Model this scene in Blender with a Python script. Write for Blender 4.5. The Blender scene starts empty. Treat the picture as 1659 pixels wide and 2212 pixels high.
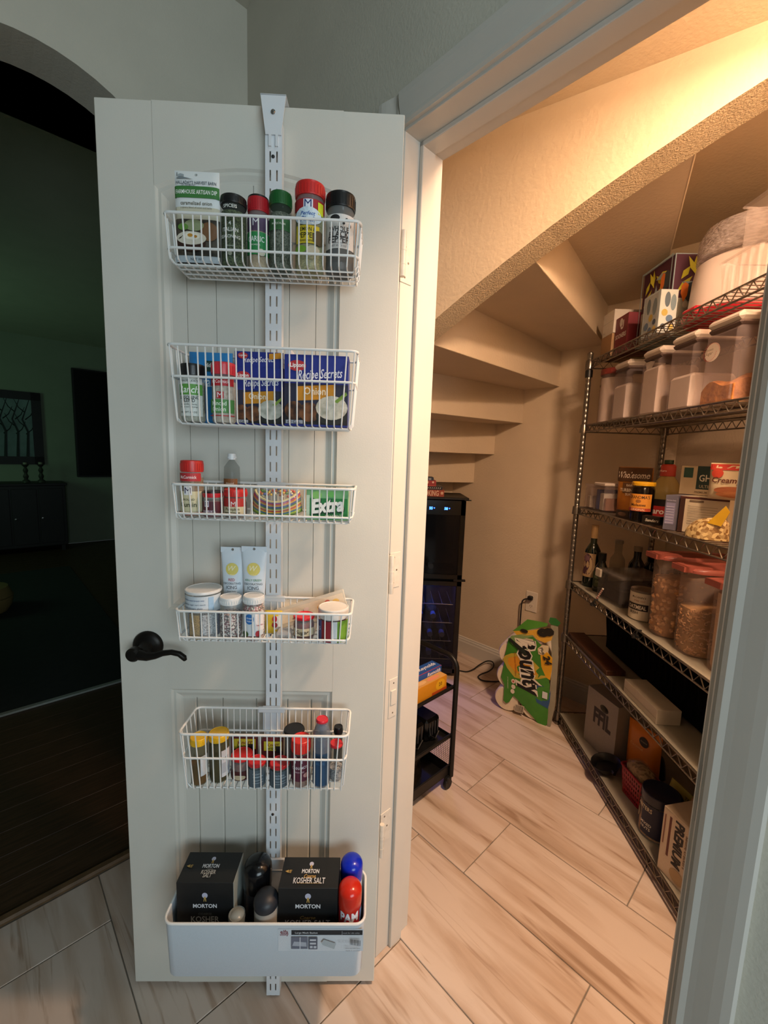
import bpy, math, random
from mathutils import Vector, Matrix
random.seed(7)
PI = math.pi
SC = bpy.context.scene
COL = SC.collection
# ------------------------------------------------------------------ camera (fitted to the photograph, 1659 x 2212)
IW, IH = 1659, 2212
FPX, YAW, PITCH, ROLL, CAMH = 930.64, -0.02625, 0.12842, 0.033816, 1.36457
_cy, _sy, _cp, _sp = math.cos(YAW), math.sin(YAW), math.cos(PITCH), math.sin(PITCH)
C_FWD = Vector((_sy*_cp, _cy*_cp, -_sp))
_r0 = Vector((_cy, -_sy, 0)); _u0 = _r0.cross(C_FWD)
C_R = _r0*math.cos(ROLL) + _u0*math.sin(ROLL)
C_U = _u0*math.cos(ROLL) - _r0*math.sin(ROLL)
EYE = Vector((0, 0, CAMH))
cd = bpy.data.cameras.new('camera'); cam = bpy.data.objects.new('camera', cd); COL.objects.link(cam)
cd.sensor_fit = 'HORIZONTAL'; cd.sensor_width = 36.0; cd.lens = FPX/IW*36.0; cd.clip_start = 0.02
cam.matrix_world = Matrix(((C_R.x, C_U.x, -C_FWD.x, 0), (C_R.y, C_U.y, -C_FWD.y, 0), (C_R.z, C_U.z, -C_FWD.z, CAMH), (0, 0, 0, 1)))
SC.camera = cam
SC.view_settings.view_transform = 'Standard'; SC.view_settings.look = 'None'
SC.view_settings.gamma = 1.0; SC.view_settings.use_curve_mapping = False
SC.view_settings.exposure = 0.0
# ------------------------------------------------------------------ world and large lights
wd = bpy.data.worlds.new('world'); SC.world = wd; wd.use_nodes = True
wd.node_tree.nodes['Background'].inputs[0].default_value = (0.72, 0.86, 0.90, 1)
wd.node_tree.nodes['Background'].inputs[1].default_value = 0.05
def area(name, loc, target, sx, sy, power, col):
    l = bpy.data.lights.new(name, 'AREA'); l.shape = 'RECTANGLE'; l.size = sx; l.size_y = sy; l.energy = power; l.color = col
    o = bpy.data.objects.new(name, l); COL.objects.link(o); o.location = loc
    o.rotation_euler = (Vector(target)-Vector(loc)).to_track_quat('-Z', 'Y').to_euler()
    return o
# kitchen window behind the photographer, and the kitchen ceiling lamp that throws the door's shadow on the tiles
area('kitchen_window_offscreen', (1.15, -1.85, 1.45), (-0.35, 1.0, 1.20), 1.5, 1.3, 46, (0.77, 0.92, 1.0))
area('kitchen_ceiling_lamp_offscreen', (0.28, 0.25, 2.735), (0.28, 0.25, 0), 0.16, 0.16, 1.6, (0.74, 0.92, 1.0))
def point(name, loc, power, col, r=0.05):
    l = bpy.data.lights.new(name, 'POINT'); l.energy = power; l.color = col; l.shadow_soft_size = r
    o = bpy.data.objects.new(name, l); COL.objects.link(o); o.location = loc
    return o
PANTRY_LAMP = (0.80, 0.60, 2.20)
point('pantry_ceiling_lamp_offscreen', PANTRY_LAMP, 11.0, (1.0, 0.66, 0.43), 0.09)
_dl = area('pantry_ceiling_dome_offscreen', (PANTRY_LAMP[0], PANTRY_LAMP[1], 2.29), (PANTRY_LAMP[0], PANTRY_LAMP[1], 0), 0.2, 0.2, 46.0, (1.0, 0.66, 0.43)); _dl.data.shape = 'DISK'
area('lounge_fill_offscreen', (-5.02, 2.55, 1.5), (-3.9, 4.9, 1.4), 1.1, 1.1, 9.0, (0.45, 1.0, 0.60))      # added dim green fill for the lounge, its source unseen
# ------------------------------------------------------------------ pixel -> place helpers
def ray(u, v): return C_R*((u-IW/2)/FPX) - C_U*((v-IH/2)/FPX) + C_FWD
def onz(u, v, z): d = ray(u, v); return EYE + d*((z-CAMH)/d.z)
def onx(u, v, x): d = ray(u, v); return EYE + d*(x/d.x)
def ony(u, v, y): d = ray(u, v); return EYE + d*(y/d.y)
def onplane(u, v, P, n): d = ray(u, v); P = Vector(P); n = Vector(n); return EYE + d*((P-EYE).dot(n)/d.dot(n))
def vert(u, v, xy): d = ray(u, v); t = (d.x*xy[0]+d.y*xy[1])/(d.x**2+d.y**2); return EYE + d*t
# ------------------------------------------------------------------ materials
MATS = {}
def lin(c):
    return tuple((x/12.92 if x <= 0.04045 else ((x+0.055)/1.055)**2.4) for x in c)
def hexc(h):
    h = h.lstrip('#'); return lin(tuple(int(h[i:i+2], 16)/255 for i in (0, 2, 4)))
def mat(key, col='#808080', rough=0.5, metal=0.0, trans=0.0, ior=1.45, noise=0.0, nscale=40.0, bump=0.0, bscale=120.0,
        emit=None, estr=0.0, col2=None, tex=None, tscale=(1, 1, 1), spec=0.5, coat=0.0, alpha=None, bdist=0.002):
    if key in MATS: return MATS[key]
    m = bpy.data.materials.new(key); m.use_nodes = True; nt = m.node_tree; N = nt.nodes; L = nt.links
    b = N['Principled BSDF']; c = hexc(col)
    b.inputs['Base Color'].default_value = (*c, 1); b.inputs['Roughness'].default_value = rough
    b.inputs['Metallic'].default_value = metal; b.inputs['IOR'].default_value = ior
    b.inputs['Transmission Weight'].default_value = trans; b.inputs['Specular IOR Level'].default_value = spec
    b.inputs['Coat Weight'].default_value = coat
    tc = None
    def coords(scale=(1, 1, 1)):
        t = N.new('ShaderNodeTexCoord'); mp = N.new('ShaderNodeMapping'); mp.inputs['Scale'].default_value = scale
        L.new(t.outputs['Object'], mp.inputs[0]); return mp.outputs[0]
    if noise > 0 or col2:
        if tex == 'voronoi':
            t = N.new('ShaderNodeTexVoronoi'); t.inputs['Scale'].default_value = nscale; fac = t.outputs['Color']
        else:
            t = N.new('ShaderNodeTexNoise'); t.inputs['Scale'].default_value = nscale; t.inputs['Detail'].default_value = 5; fac = t.outputs[0]
        L.new(coords(tscale), t.inputs['Vector'])
        cr = N.new('ShaderNodeValToRGB')
        c2 = hexc(col2) if col2 else tuple(x*(1-noise) for x in c)
        lo, hi = (0.35, 0.65) if tex != 'voronoi' else (0.25, 0.75)
        cr.color_ramp.elements[0].position = lo; cr.color_ramp.elements[1].position = hi
        cr.color_ramp.elements[0].color = (*c2, 1); cr.color_ramp.elements[1].color = (*c, 1)
        L.new(fac, cr.inputs[0]); L.new(cr.outputs[0], b.inputs['Base Color'])
    if bump > 0:
        t = N.new('ShaderNodeTexNoise'); t.inputs['Scale'].default_value = bscale; t.inputs['Detail'].default_value = 3
        L.new(coords(tscale), t.inputs['Vector'])
        bp = N.new('ShaderNodeBump'); bp.inputs['Strength'].default_value = bump; bp.inputs['Distance'].default_value = bdist
        L.new(t.outputs[0], bp.inputs['Height']); L.new(bp.outputs[0], b.inputs['Normal'])
    if emit:
        b.inputs['Emission Color'].default_value = (*hexc(emit), 1); b.inputs['Emission Strength'].default_value = estr
    if alpha is not None:      # thin clear plastic: mostly see-through skin with gloss and a little haze
        tr = N.new('ShaderNodeBsdfTransparent'); mx = N.new('ShaderNodeMixShader'); mx.inputs[0].default_value = alpha
        tr.inputs[0].default_value = (*[min(1, 0.80+0.20*x) for x in c], 1)
        out = N['Material Output']
        L.new(tr.outputs[0], mx.inputs[1]); L.new(b.outputs[0], mx.inputs[2]); L.new(mx.outputs[0], out.inputs['Surface'])
    MATS[key] = m; return m
def flat(col, rough=0.55):           # plain print / paint of one colour
    return mat('print_%s_%d' % (col.lstrip('#'), int(rough*100)), col, rough, noise=0.06, nscale=300)
# ------------------------------------------------------------------ mesh building
class MB:
    def __init__(s): s.v = []; s.f = []; s.m = []; s.mats = []; s.cur = 0
    def use(s, m):
        if m not in s.mats: s.mats.append(m)
        s.cur = s.mats.index(m); return s
    def add(s, vs, fs):
        o = len(s.v); s.v.extend([tuple(x) for x in vs]); s.f.extend([tuple(i+o for i in f) for f in fs]); s.m.extend([s.cur]*len(fs)); return s
    def box(s, x0, x1, y0, y1, z0, z1, b=0.0, M=None):
        if b <= 0:
            vs = [Vector((x, y, z)) for z in (z0, z1) for y in (y0, y1) for x in (x0, x1)]
            fs = [(0, 2, 3, 1), (4, 5, 7, 6), (0, 1, 5, 4), (2, 6, 7, 3), (0, 4, 6, 2), (1, 3, 7, 5)]
        else:          # chamfered box
            vs = []; idx = {}
            for sx in (0, 1):
                for sy in (0, 1):
                    for sz in (0, 1):
                        X, Y, Z = (x0, x1)[sx], (y0, y1)[sy], (z0, z1)[sz]
                        dx, dy, dz = (b, -b)[sx], (b, -b)[sy], (b, -b)[sz]
                        for ax in range(3):
                            p = [X+dx, Y+dy, Z+dz]; p[ax] = (X, Y, Z)[ax]
                            idx[(sx, sy, sz, ax)] = len(vs); vs.append(Vector(p))
            fs = []
            for ax in range(3):
                a1, a2 = [(1, 2), (2, 0), (0, 1)][ax]
                for sd in (0, 1):
                    q = []
                    for (i, j) in ((0, 0), (1, 0), (1, 1), (0, 1)):
                        k = [0, 0, 0]; k[ax] = sd; k[a1] = i; k[a2] = j; q.append(idx[(*k, ax)])
                    fs.append(tuple(q) if sd else tuple(reversed(q)))
            for ax in range(3):
                a1, a2 = [(1, 2), (2, 0), (0, 1)][ax]
                for i in (0, 1):
                    for j in (0, 1):
                        k0 = [0, 0, 0]; k0[a1] = i; k0[a2] = j; k1 = list(k0); k1[ax] = 1
                        q = (idx[(*k0, a1)], idx[(*k1, a1)], idx[(*k1, a2)], idx[(*k0, a2)])
                        fs.append(q if (i == j) else tuple(reversed(q)))
            for sx in (0, 1):
                for sy in (0, 1):
                    for sz in (0, 1):
                        q = (idx[(sx, sy, sz, 0)], idx[(sx, sy, sz, 1)], idx[(sx, sy, sz, 2)])
                        fs.append(q if (sx+sy+sz) % 2 == 1 else tuple(reversed(q)))
        if M is not None: vs = [M @ v for v in vs]
        return s.add(vs, fs)
    def lathe(s, prof, seg=24, cx=0, cy=0, z=0, a0=0.0, a1=2*PI, M=None):
        full = abs(a1-a0-2*PI) < 1e-6; n = seg if full else seg+1
        vs = []
        for (r, h) in prof:
            for i in range(n):
                a = a0+(a1-a0)*i/seg
                vs.append(Vector((cx+r*math.sin(a), cy-r*math.cos(a), z+h)))
        fs = []
        for j in range(len(prof)-1):
            for i in range(seg):
                k = (i+1) % n
                fs.append((j*n+i, j*n+k, (j+1)*n+k, (j+1)*n+i))
        if full:
            if prof[0][0] > 1e-6: fs.append(tuple(reversed(range(n))))
            if prof[-1][0] > 1e-6: fs.append(tuple((len(prof)-1)*n+i for i in range(n)))
        if M is not None: vs = [M @ v for v in vs]
        return s.add(vs, fs)
    def tube(s, pts, r, seg=6, closed=False, M=None):
        pts = [Vector(p) for p in pts]; n = len(pts); vs = []; prev = None
        for i, p in enumerate(pts):
            if closed: t = (pts[(i+1) % n]-pts[i-1])
            else: t = (pts[min(i+1, n-1)]-pts[max(i-1, 0)])
            t.normalize()
            if prev is None:
                a = Vector((0, 0, 1)) if abs(t.z) < 0.9 else Vector((1, 0, 0)); nn = t.cross(a).normalized()
            else:
                nn = (prev - t*prev.dot(t))
                nn = nn.normalized() if nn.length > 1e-6 else t.orthogonal().normalized()
            prev = nn; bb = t.cross(nn)
            rr = r[i] if isinstance(r, (list, tuple)) else r
            for k in range(seg):
                a = 2*PI*k/seg; vs.append(p + nn*math.cos(a)*rr + bb*math.sin(a)*rr)
        fs = []
        for i in range(n if closed else n-1):
            j = (i+1) % n
            for k in range(seg):
                l = (k+1) % seg; fs.append((i*seg+k, i*seg+l, j*seg+l, j*seg+k))
        if not closed: fs += [tuple(reversed(range(seg))), tuple((n-1)*seg+k for k in range(seg))]
        if M is not None: vs = [M @ v for v in vs]
        return s.add(vs, fs)
    def prism(s, poly, axis, h0, h1, M=None):      # poly of 2D points extruded along axis ('x','y','z')
        n = len(poly)
        def P(a, b, h): return Vector({'x': (h, a, b), 'y': (a, h, b), 'z': (a, b, h)}[axis])
        vs = [P(a, b, h0) for a, b in poly] + [P(a, b, h1) for a, b in poly]
        ar = sum(poly[i][0]*poly[(i+1) % n][1]-poly[(i+1) % n][0]*poly[i][1] for i in range(n))
        fs = [tuple(reversed(range(n))), tuple(range(n, 2*n))] + [(i, (i+1) % n, n+(i+1) % n, n+i) for i in range(n)]
        if (ar > 0) != (axis != 'y'): fs = [tuple(reversed(f)) for f in fs]
        if M is not None: vs = [M @ v for v in vs]
        return s.add(vs, fs)
    def grid(s, fn, nu, nv, flip=False):
        vs = [Vector(fn(i/nu, j/nv)) for j in range(nv+1) for i in range(nu+1)]
        fs = [(j*(nu+1)+i, j*(nu+1)+i+1, (j+1)*(nu+1)+i+1, (j+1)*(nu+1)+i) for j in range(nv) for i in range(nu)]
        if flip: fs = [tuple(reversed(f)) for f in fs]
        return s.add(vs, fs)
    def quad(s, a, b, c, d): return s.add([a, b, c, d], [(0, 1, 2, 3)])
    def mesh(s, name, m=None, smooth=False):
        me = bpy.data.meshes.new(name); me.from_pydata([tuple(v) for v in s.v], [], s.f)
        if s.mats:
            for x in s.mats: me.materials.append(x)
            me.polygons.foreach_set('material_index', s.m)
        elif m: me.materials.append(m)
        if smooth:
            me.polygons.foreach_set('use_smooth', [True]*len(me.polygons))
            try: me.set_sharp_from_angle(angle=math.radians(38))
            except Exception: pass
        me.update(); return me
    def obj(s, name, m=None, parent=None, smooth=False, loc=None, rotz=0):
        o = bpy.data.objects.new(name, s.mesh(name, m, smooth)); COL.objects.link(o)
        if parent: o.parent = parent
        if loc is not None: o.location = loc
        if rotz: o.rotation_euler = (0, 0, rotz)
        return o
def tag(o, label=None, cat=None, group=None, kind=None):
    if label: o['label'] = label
    if cat: o['category'] = cat
    if group: o['group'] = group
    if kind: o['kind'] = kind
    return o
def thing(name, label, cat, loc=(0, 0, 0), rotz=0, group=None, rot=None):
    o = bpy.data.objects.new(name, None); COL.objects.link(o); o.empty_display_size = 0.05
    o.location = loc; o.rotation_euler = rot if rot else (0, 0, rotz)
    return tag(o, label, cat, group)
def struct(name, mb, m=None, parent=None, smooth=False, label=None):
    o = mb.obj(name, m, parent, smooth)
    if parent is None: o['kind'] = 'structure'
    if label: o['label'] = label
    return o
def link_copy(o, parent, loc=None, rot=None):
    c = o.copy(); COL.objects.link(c); c.parent = parent
    if loc is not None: c.location = loc
    if rot is not None: c.rotation_euler = rot
    return c
# ------------------------------------------------------------------ printed labels: shapes and lettering laid on a surface
_TX = {}
def text_mesh(s, shear=0.0, bold=0.0):
    k = (s, shear, bold)
    if k in _TX: return _TX[k]
    cu = bpy.data.curves.new('t', 'FONT'); cu.body = s; cu.align_x = 'CENTER'; cu.align_y = 'CENTER'; cu.resolution_u = 2
    cu.shear = shear; cu.offset = bold; cu.size = 1.0
    ob = bpy.data.objects.new('t', cu); me = bpy.data.meshes.new_from_object(ob)
    vs = [tuple(v.co) for v in me.vertices]; fs = [tuple(p.vertices) for p in me.polygons]
    bpy.data.objects.remove(ob); bpy.data.curves.remove(cu); bpy.data.meshes.remove(me)
    xs = [v[0] for v in vs] or [0]; ys = [v[1] for v in vs] or [0]
    w = max(max(xs)-min(xs), 1e-4); cx = (max(xs)+min(xs))/2; cyy = (max(ys)+min(ys))/2; hh = max(max(ys)-min(ys), 1e-4)
    _TX[k] = ([(x-cx, y-cyy) for x, y, _ in vs], fs, w, hh); return _TX[k]
def S_plane(d):  return lambda x, y, o: Vector((x, -d-o, y))                   # front face at local y=-d
def S_left(d):   return lambda x, y, o: Vector((-d-o, -x, y))                   # face at local x=-d, x runs to the viewer's right
def S_right(d):  return lambda x, y, o: Vector((d+o, x, y))
def S_top(h):    return lambda x, y, o: Vector((x, y, h+o))
def S_cyl(r, cx=0, cy=0):
    return lambda x, y, o: Vector((cx+(r+o)*math.sin(x/r), cy-(r+o)*math.cos(x/r), y))
def printed(parent, S, specs, name='printed_label', base=0.0005, step=0.00025):
    """specs: ('r',x0,x1,y0,y1,col) ('e',cx,cy,rx,ry,col) ('p',pts,col) ('t',str,cx,cy,width,col[,opts])"""
    mb = MB()
    for i, sp in enumerate(specs):
        o = base + i*step; k = sp[0]
        if k == 'r':
            _, x0, x1, y0, y1, c = sp; mb.use(c if not isinstance(c, str) else flat(c))
            nx = max(1, min(24, int(abs(x1-x0)/0.004))); ny = max(1, min(10, int(abs(y1-y0)/0.012)))
            mb.grid(lambda u, v: S(x0+(x1-x0)*u, y0+(y1-y0)*v, o), nx, ny)
        elif k == 'e':
            _, cx, cy, rx, ry, c = sp; mb.use(c if not isinstance(c, str) else flat(c)); n = 20
            vs = [S(cx, cy, o)]
            for rr in (0.5, 1.0): vs += [S(cx+rx*rr*math.cos(2*PI*j/n), cy+ry*rr*math.sin(2*PI*j/n), o) for j in range(n)]
            fs = [(0, 1+j, 1+(j+1) % n) for j in range(n)] + [(1+j, 1+n+j, 1+n+(j+1) % n, 1+(j+1) % n) for j in range(n)]
            mb.add(vs, fs)
        elif k == 'p':
            _, pts, c = sp; mb.use(c if not isinstance(c, str) else flat(c))
            mb.add([S(a, b, o) for a, b in pts], [tuple(range(len(pts)))])
        elif k == 't':
            s, cx, cy, w, c = sp[1:6]; op = sp[6] if len(sp) > 6 else {}
            vs, fs, tw, th = text_mesh(s, op.get('shear', 0.0), op.get('bold', 0.012)); sc = w/tw; sy = (op['h']/th) if 'h' in op else sc*op.get('tall', 1.0)
            ca, sa = math.cos(op.get('rot', 0.0)), math.sin(op.get('rot', 0.0)); mb.use(flat(c) if isinstance(c, str) else c)
            mb.add([S(cx+x*sc*ca-y*sy*sa, cy+x*sc*sa+y*sy*ca, o) for x, y in vs], fs)
    return mb.obj(name, None, parent)

def punch(o, centre, rx, rz, depth=0.1, n=20):
    """cut a real hole (axis along local y) into a mesh part"""
    bpy.context.view_layer.update()
    mb = MB(); mb.prism([(centre[0]+rx*math.cos(2*PI*i/n), centre[2]+rz*math.sin(2*PI*i/n)) for i in range(n)], 'y', centre[1]-depth, centre[1]+depth)
    c = bpy.data.objects.new('cutter', mb.mesh('cutter')); COL.objects.link(c); c.matrix_world = o.matrix_world
    md = o.modifiers.new('hole', 'BOOLEAN'); md.object = c; md.operation = 'DIFFERENCE'; md.solver = 'EXACT'
    bpy.context.view_layer.update()
    me = bpy.data.meshes.new_from_object(o.evaluated_get(bpy.context.evaluated_depsgraph_get()))
    o.modifiers.clear(); o.data = me; bpy.data.objects.remove(c)
# ================================================================== STRUCTURE
R2 = math.sqrt(0.5)
def wall_mat(key, col, bump=0.25, bscale=170):
    return mat(key, col, 0.85, noise=0.05, nscale=6, bump=bump, bscale=bscale, spec=0.2)
M_WALL = wall_mat('wall_paint', '#c2bdae', 0.35)
M_PANTRY = wall_mat('pantry_paint', '#cfbda3', 0.75, 85)
M_ROUGH = mat('knockdown_texture', '#b9a88c', 0.9, noise=0.10, nscale=90, bump=0.8, bscale=210, bdist=0.006, spec=0.2)
M_TRIM = mat('white_trim_paint', '#c6c1b7', 0.38, noise=0.03, nscale=8)
M_DOOR = mat('door_paint', '#d0cdc2', 0.42, noise=0.04, nscale=5, bump=0.06, bscale=300)
M_GROUT = mat('grout', '#7d7468', 0.9, noise=0.15, nscale=60)
M_WOOD_DARK = mat('dark_wood_floor', '#4a3524', 0.45, noise=0.45, nscale=9, tscale=(1, 14, 1))
def tile_material():
    m = bpy.data.materials.new('travertine_tile'); m.use_nodes = True; N = m.node_tree.nodes; L = m.node_tree.links; b = N['Principled BSDF']
    b.inputs['Roughness'].default_value = 0.42; b.inputs['Specular IOR Level'].default_value = 0.4
    tc = N.new('ShaderNodeTexCoord'); oi = N.new('ShaderNodeObjectInfo')
    ad = N.new('ShaderNodeVectorMath'); ad.operation = 'ADD'
    cb = N.new('ShaderNodeCombineXYZ'); ml = N.new('ShaderNodeMath'); ml.operation = 'MULTIPLY'; ml.inputs[1].default_value = 37.0
    L.new(oi.outputs['Random'], ml.inputs[0]); L.new(ml.outputs[0], cb.inputs[0]); L.new(ml.outputs[0], cb.inputs[1])
    L.new(tc.outputs['Object'], ad.inputs[0]); L.new(cb.outputs[0], ad.inputs[1])
    mp = N.new('ShaderNodeMapping'); mp.inputs['Scale'].default_value = (1.3, 9.0, 1.0); mp.inputs['Rotation'].default_value = (0, 0, 0.09); L.new(ad.outputs[0], mp.inputs[0])
    n1 = N.new('ShaderNodeTexNoise'); n1.inputs['Scale'].default_value = 1.6; n1.inputs['Detail'].default_value = 7; n1.inputs['Distortion'].default_value = 0.5; L.new(mp.outputs[0], n1.inputs['Vector'])
    cr = N.new('ShaderNodeValToRGB'); e = cr.color_ramp.elements
    e[0].position = 0.30; e[0].color = (*hexc('#a8927e'), 1); e[1].position = 0.56; e[1].color = (*hexc('#cab9ab'), 1)
    x = cr.color_ramp.elements.new(0.42); x.color = (*hexc('#baa492'), 1)
    L.new(n1.outputs[0], cr.inputs[0])
    mp2 = N.new('ShaderNodeMapping'); mp2.inputs['Scale'].default_value = (2.2, 26.0, 1.0); mp2.inputs['Rotation'].default_value = (0, 0, 0.09); L.new(ad.outputs[0], mp2.inputs[0])
    n2 = N.new('ShaderNodeTexNoise'); n2.inputs['Scale'].default_value = 1.1; n2.inputs['Detail'].default_value = 4; n2.inputs['Distortion'].default_value = 1.2; L.new(mp2.outputs[0], n2.inputs['Vector'])
    c2 = N.new('ShaderNodeValToRGB'); f = c2.color_ramp.elements
    f[0].position = 0.30; f[0].color = (0.60, 0.50, 0.41, 1); f[1].position = 0.40; f[1].color = (1, 1, 1, 1)
    L.new(n2.outputs[0], c2.inputs[0])
    mx = N.new('ShaderNodeMix'); mx.data_type = 'RGBA'; mx.blend_type = 'MULTIPLY'; mx.inputs[0].default_value = 0.75
    L.new(cr.outputs[0], mx.inputs[6]); L.new(c2.outputs[0], mx.inputs[7]); L.new(mx.outputs[2], b.inputs['Base Color'])
    return m
M_TILE = tile_material()
def frame(loc, rotz): return Matrix.Translation(Vector(loc)) @ Matrix.Rotation(rotz, 4, 'Z')

# ---- floor: grout bed plus single tiles, laid parallel to the pantry wall
fb = MB(); FM = Matrix.Rotation(-PI/4, 4, 'Z')          # local x = along the pantry wall, local y = into the pantry
fb.box(-2.6, 2.0, -1.6, 2.5, -0.06, -0.003, M=FM)
floor = struct('floor', fb, M_GROUT, label='beige streaked travertine tile floor laid on the diagonal')
TP, TL = 0.297, 0.610; U0 = 1.0946
V_EDGE = -1.488                                            # edge towards the dark wooden floor
row_off = {0: -0.71, 1: -0.304, -1: -0.299, -2: -0.71, -3: -0.908, -4: -1.307, 2: -0.50, 3: -0.1}
def tile_mesh(l, w):
    m = MB(); m.box(0, l, 0, w, -0.010, 0.0, b=0.0012); return m.mesh('tile', M_TILE)
full_tile = tile_mesh(TL-0.003, TP-0.003)
for k in range(-9, 5):
    u0 = U0+TP*k
    if u0 > 2.42: continue
    off = row_off.get(k, -0.3-0.2*(k % 3)); lo = V_EDGE if u0 < 0.75 else -2.4
    w = min(TP-0.003, 2.44-u0)
    v = off - 10*TL
    while v < 1.9:
        a, b_ = max(v, lo), min(v+TL-0.003, 1.9)
        if b_-a > 0.02:
            me = full_tile if (b_-a > TL-0.0045 and w > TP-0.004) else tile_mesh(b_-a, w)
            t = bpy.data.objects.new('tile', me); COL.objects.link(t); t.parent = floor
            t.rotation_euler = (0, 0, -PI/4); t.location = FM @ Vector((a, u0+0.0015, 0))
        v += TL

# ---- the pantry door wall (45 degrees), local x along it, y into the pantry, origin at the hinge-side jamb
JX, JY, OW, JD, HZ = -0.0081, 1.0160, 0.6370, 0.1252, 2.0537
WM = frame((JX, JY, 0), -PI/4)
CEIL = 2.745
w = MB()
w.box(-0.731, -0.018, 0, JD, 0, CEIL, M=WM); w.box(OW+0.018, 2.1, 0, JD, 0, CEIL, M=WM); w.box(-0.018, OW+0.018, 0, JD, HZ+0.018, CEIL, M=WM)
struct('wall_front', w, M_WALL, label='grey painted wall around the pantry doorway')
j = MB()
j.box(-0.018, 0, -0.001, JD+0.001, 0, HZ+0.018, b=0.0015, M=WM); j.box(OW, OW+0.018, -0.001, JD+0.001, 0, HZ+0.018, b=0.0015, M=WM)
j.box(-0.018, OW+0.018, -0.001, JD+0.001, HZ, HZ+0.0185, b=0.001, M=WM)
jamb = struct('trim_1', j, M_TRIM, label='white painted door jamb lining the pantry opening')
s_ = MB(); s_.box(0, 0.011, 0.046, 0.088, 0, HZ, b=0.0015, M=WM); s_.box(OW-0.011, OW, 0.046, 0.088, 0, HZ, b=0.0015, M=WM)
s_.box(0, OW, 0.046, 0.088, HZ-0.011, HZ, b=0.0015, M=WM)
struct('door_stop', s_, M_TRIM, parent=jamb)
def casing_profile(): return [(0, 0), (0, -0.009), (0.006, -0.012), (0.014, -0.011), (0.022, -0.0125), (0.040, -0.0165), (0.052, -0.0185), (0.062, -0.0185), (0.066, -0.015), (0.066, 0)]
def casing(name, side, yface, label, xs=(1, 1)):
    c = MB()
    prof = casing_profile(); sg = -1 if side == 'kitchen' else 1
    def pf(d): return -d*1.0 if side == 'kitchen' else d
    top = HZ+0.006+0.066
    P = [(x, yface + (q if side == 'kitchen' else -q)) for x, q in prof]
    if xs[0]: c.prism([(-0.006-x, y) for x, y in P], 'z', 0, top, M=WM)
    if xs[1]: c.prism([(OW+0.006+x, y) for x, y in P], 'z', 0, top, M=WM)
    c.prism([(y, HZ+0.006+x) for x, y in P], 'x', -0.006, OW+0.006, M=WM)
    return struct(name, c, M_TRIM, label=label)
casing('trim_2', 'kitchen', 0.0, 'white moulded casing round the pantry opening, kitchen side')
casing('trim_3', 'pantry', JD, 'white moulded casing round the pantry opening, pantry side', xs=(0, 0))
# strike plate on the latch-side jamb
sp = tag(MB().box(OW-0.0016, OW+0.001, 0.010, 0.040, 0.885-0.028, 0.885+0.062, b=0.0006, M=WM).obj('strike_plate', mat('oil_rubbed_bronze', '#1d1a16', 0.42, metal=0.6)), 'dark bronze strike plate set in the white jamb', 'strike plate')
spi = MB().box(OW-0.0020, OW-0.0012, 0.018, 0.034, 0.885, 0.885+0.034, M=WM).obj('latch_hole', mat('oil_rubbed_bronze', '#1d1a16', 0.42, metal=0.6), sp)
# old catch plate let into the hinge-side jamb
cp = tag(MB().box(-0.001, 0.0018, 0.012, 0.041, 0.700, 0.805, b=0.0006, M=WM).obj('catch_plate', M_TRIM), 'white painted-over catch plate on the hinge-side jamb', 'catch plate')
MB().box(0.001, 0.0045, 0.017, 0.036, 0.735, 0.775, b=0.0012, M=WM).obj('keeper', M_TRIM, cp)
for zz in (0.712, 0.793): MB().lathe([(0.0022, 0), (0.0018, 0.0008), (0, 0.0010)], 10, M=WM @ Matrix.Translation((0.0017, 0.027, zz)) @ Matrix.Rotation(PI/2, 4, 'Y')).obj('screw', mat('old_screw', '#6d6459', 0.5, metal=0.5), cp)

# ---- archway wall (perpendicular), local x runs towards the near left, y into the dark lounge
CX, CY = -0.513, 1.545
AM = Matrix(((-R2, -R2, 0, CX), (-R2, R2, 0, CY), (0, 0, 1, 0), (0, 0, 0, 1)))
AC, AR, AZ, AT = 0.56, 0.365, 1.970, 0.135
aw = MB(); n = 28
arc = [(AC-AR*math.cos(PI*i/n), AZ+AR*math.sin(PI*i/n)) for i in range(n+1)]
for y, fl in ((0.0, False), (AT, True)):
    def Q(a, b): return AM @ Vector((a, y, b))
    strips = [[(-0.13, 0), (AC-AR, 0), (AC-AR, AZ), (-0.13, AZ)], [(AC+AR, 0), (2.4, 0), (2.4, AZ), (AC+AR, AZ)], [(-0.13, AZ), (AC-AR, AZ), (AC-AR, CEIL), (-0.13, CEIL)], [(AC+AR, AZ), (2.4, AZ), (2.4, CEIL), (AC+AR, CEIL)]]
    for i in range(n): strips.append([arc[i], arc[i+1], (arc[i+1][0], CEIL), (arc[i][0], CEIL)])
    for st in strips:
        q = [Q(a, b) for a, b in st]; aw.add(q if fl else list(reversed(q)), [(0, 1, 2, 3)])
path = [(AC-AR, 0)] + arc + [(AC+AR, 0)]
for i in range(len(path)-1):
    (a, b), (c, d) = path[i], path[i+1]
    aw.add([AM @ Vector(t) for t in ((a, 0, b), (c, 0, d), (c, AT, d), (a, AT, b))], [(0, 1, 2, 3)])
struct('wall_left', aw, M_WALL, label='grey painted wall with a rounded archway to the dark lounge')
k = MB(); k.box(-2.6, 2.1, -1.6, 0.02, CEIL, CEIL+0.05, M=FM @ Matrix.Translation((0, 0.713, 0)))
struct('ceiling', k, M_WALL, label='flat grey kitchen ceiling')

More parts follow.
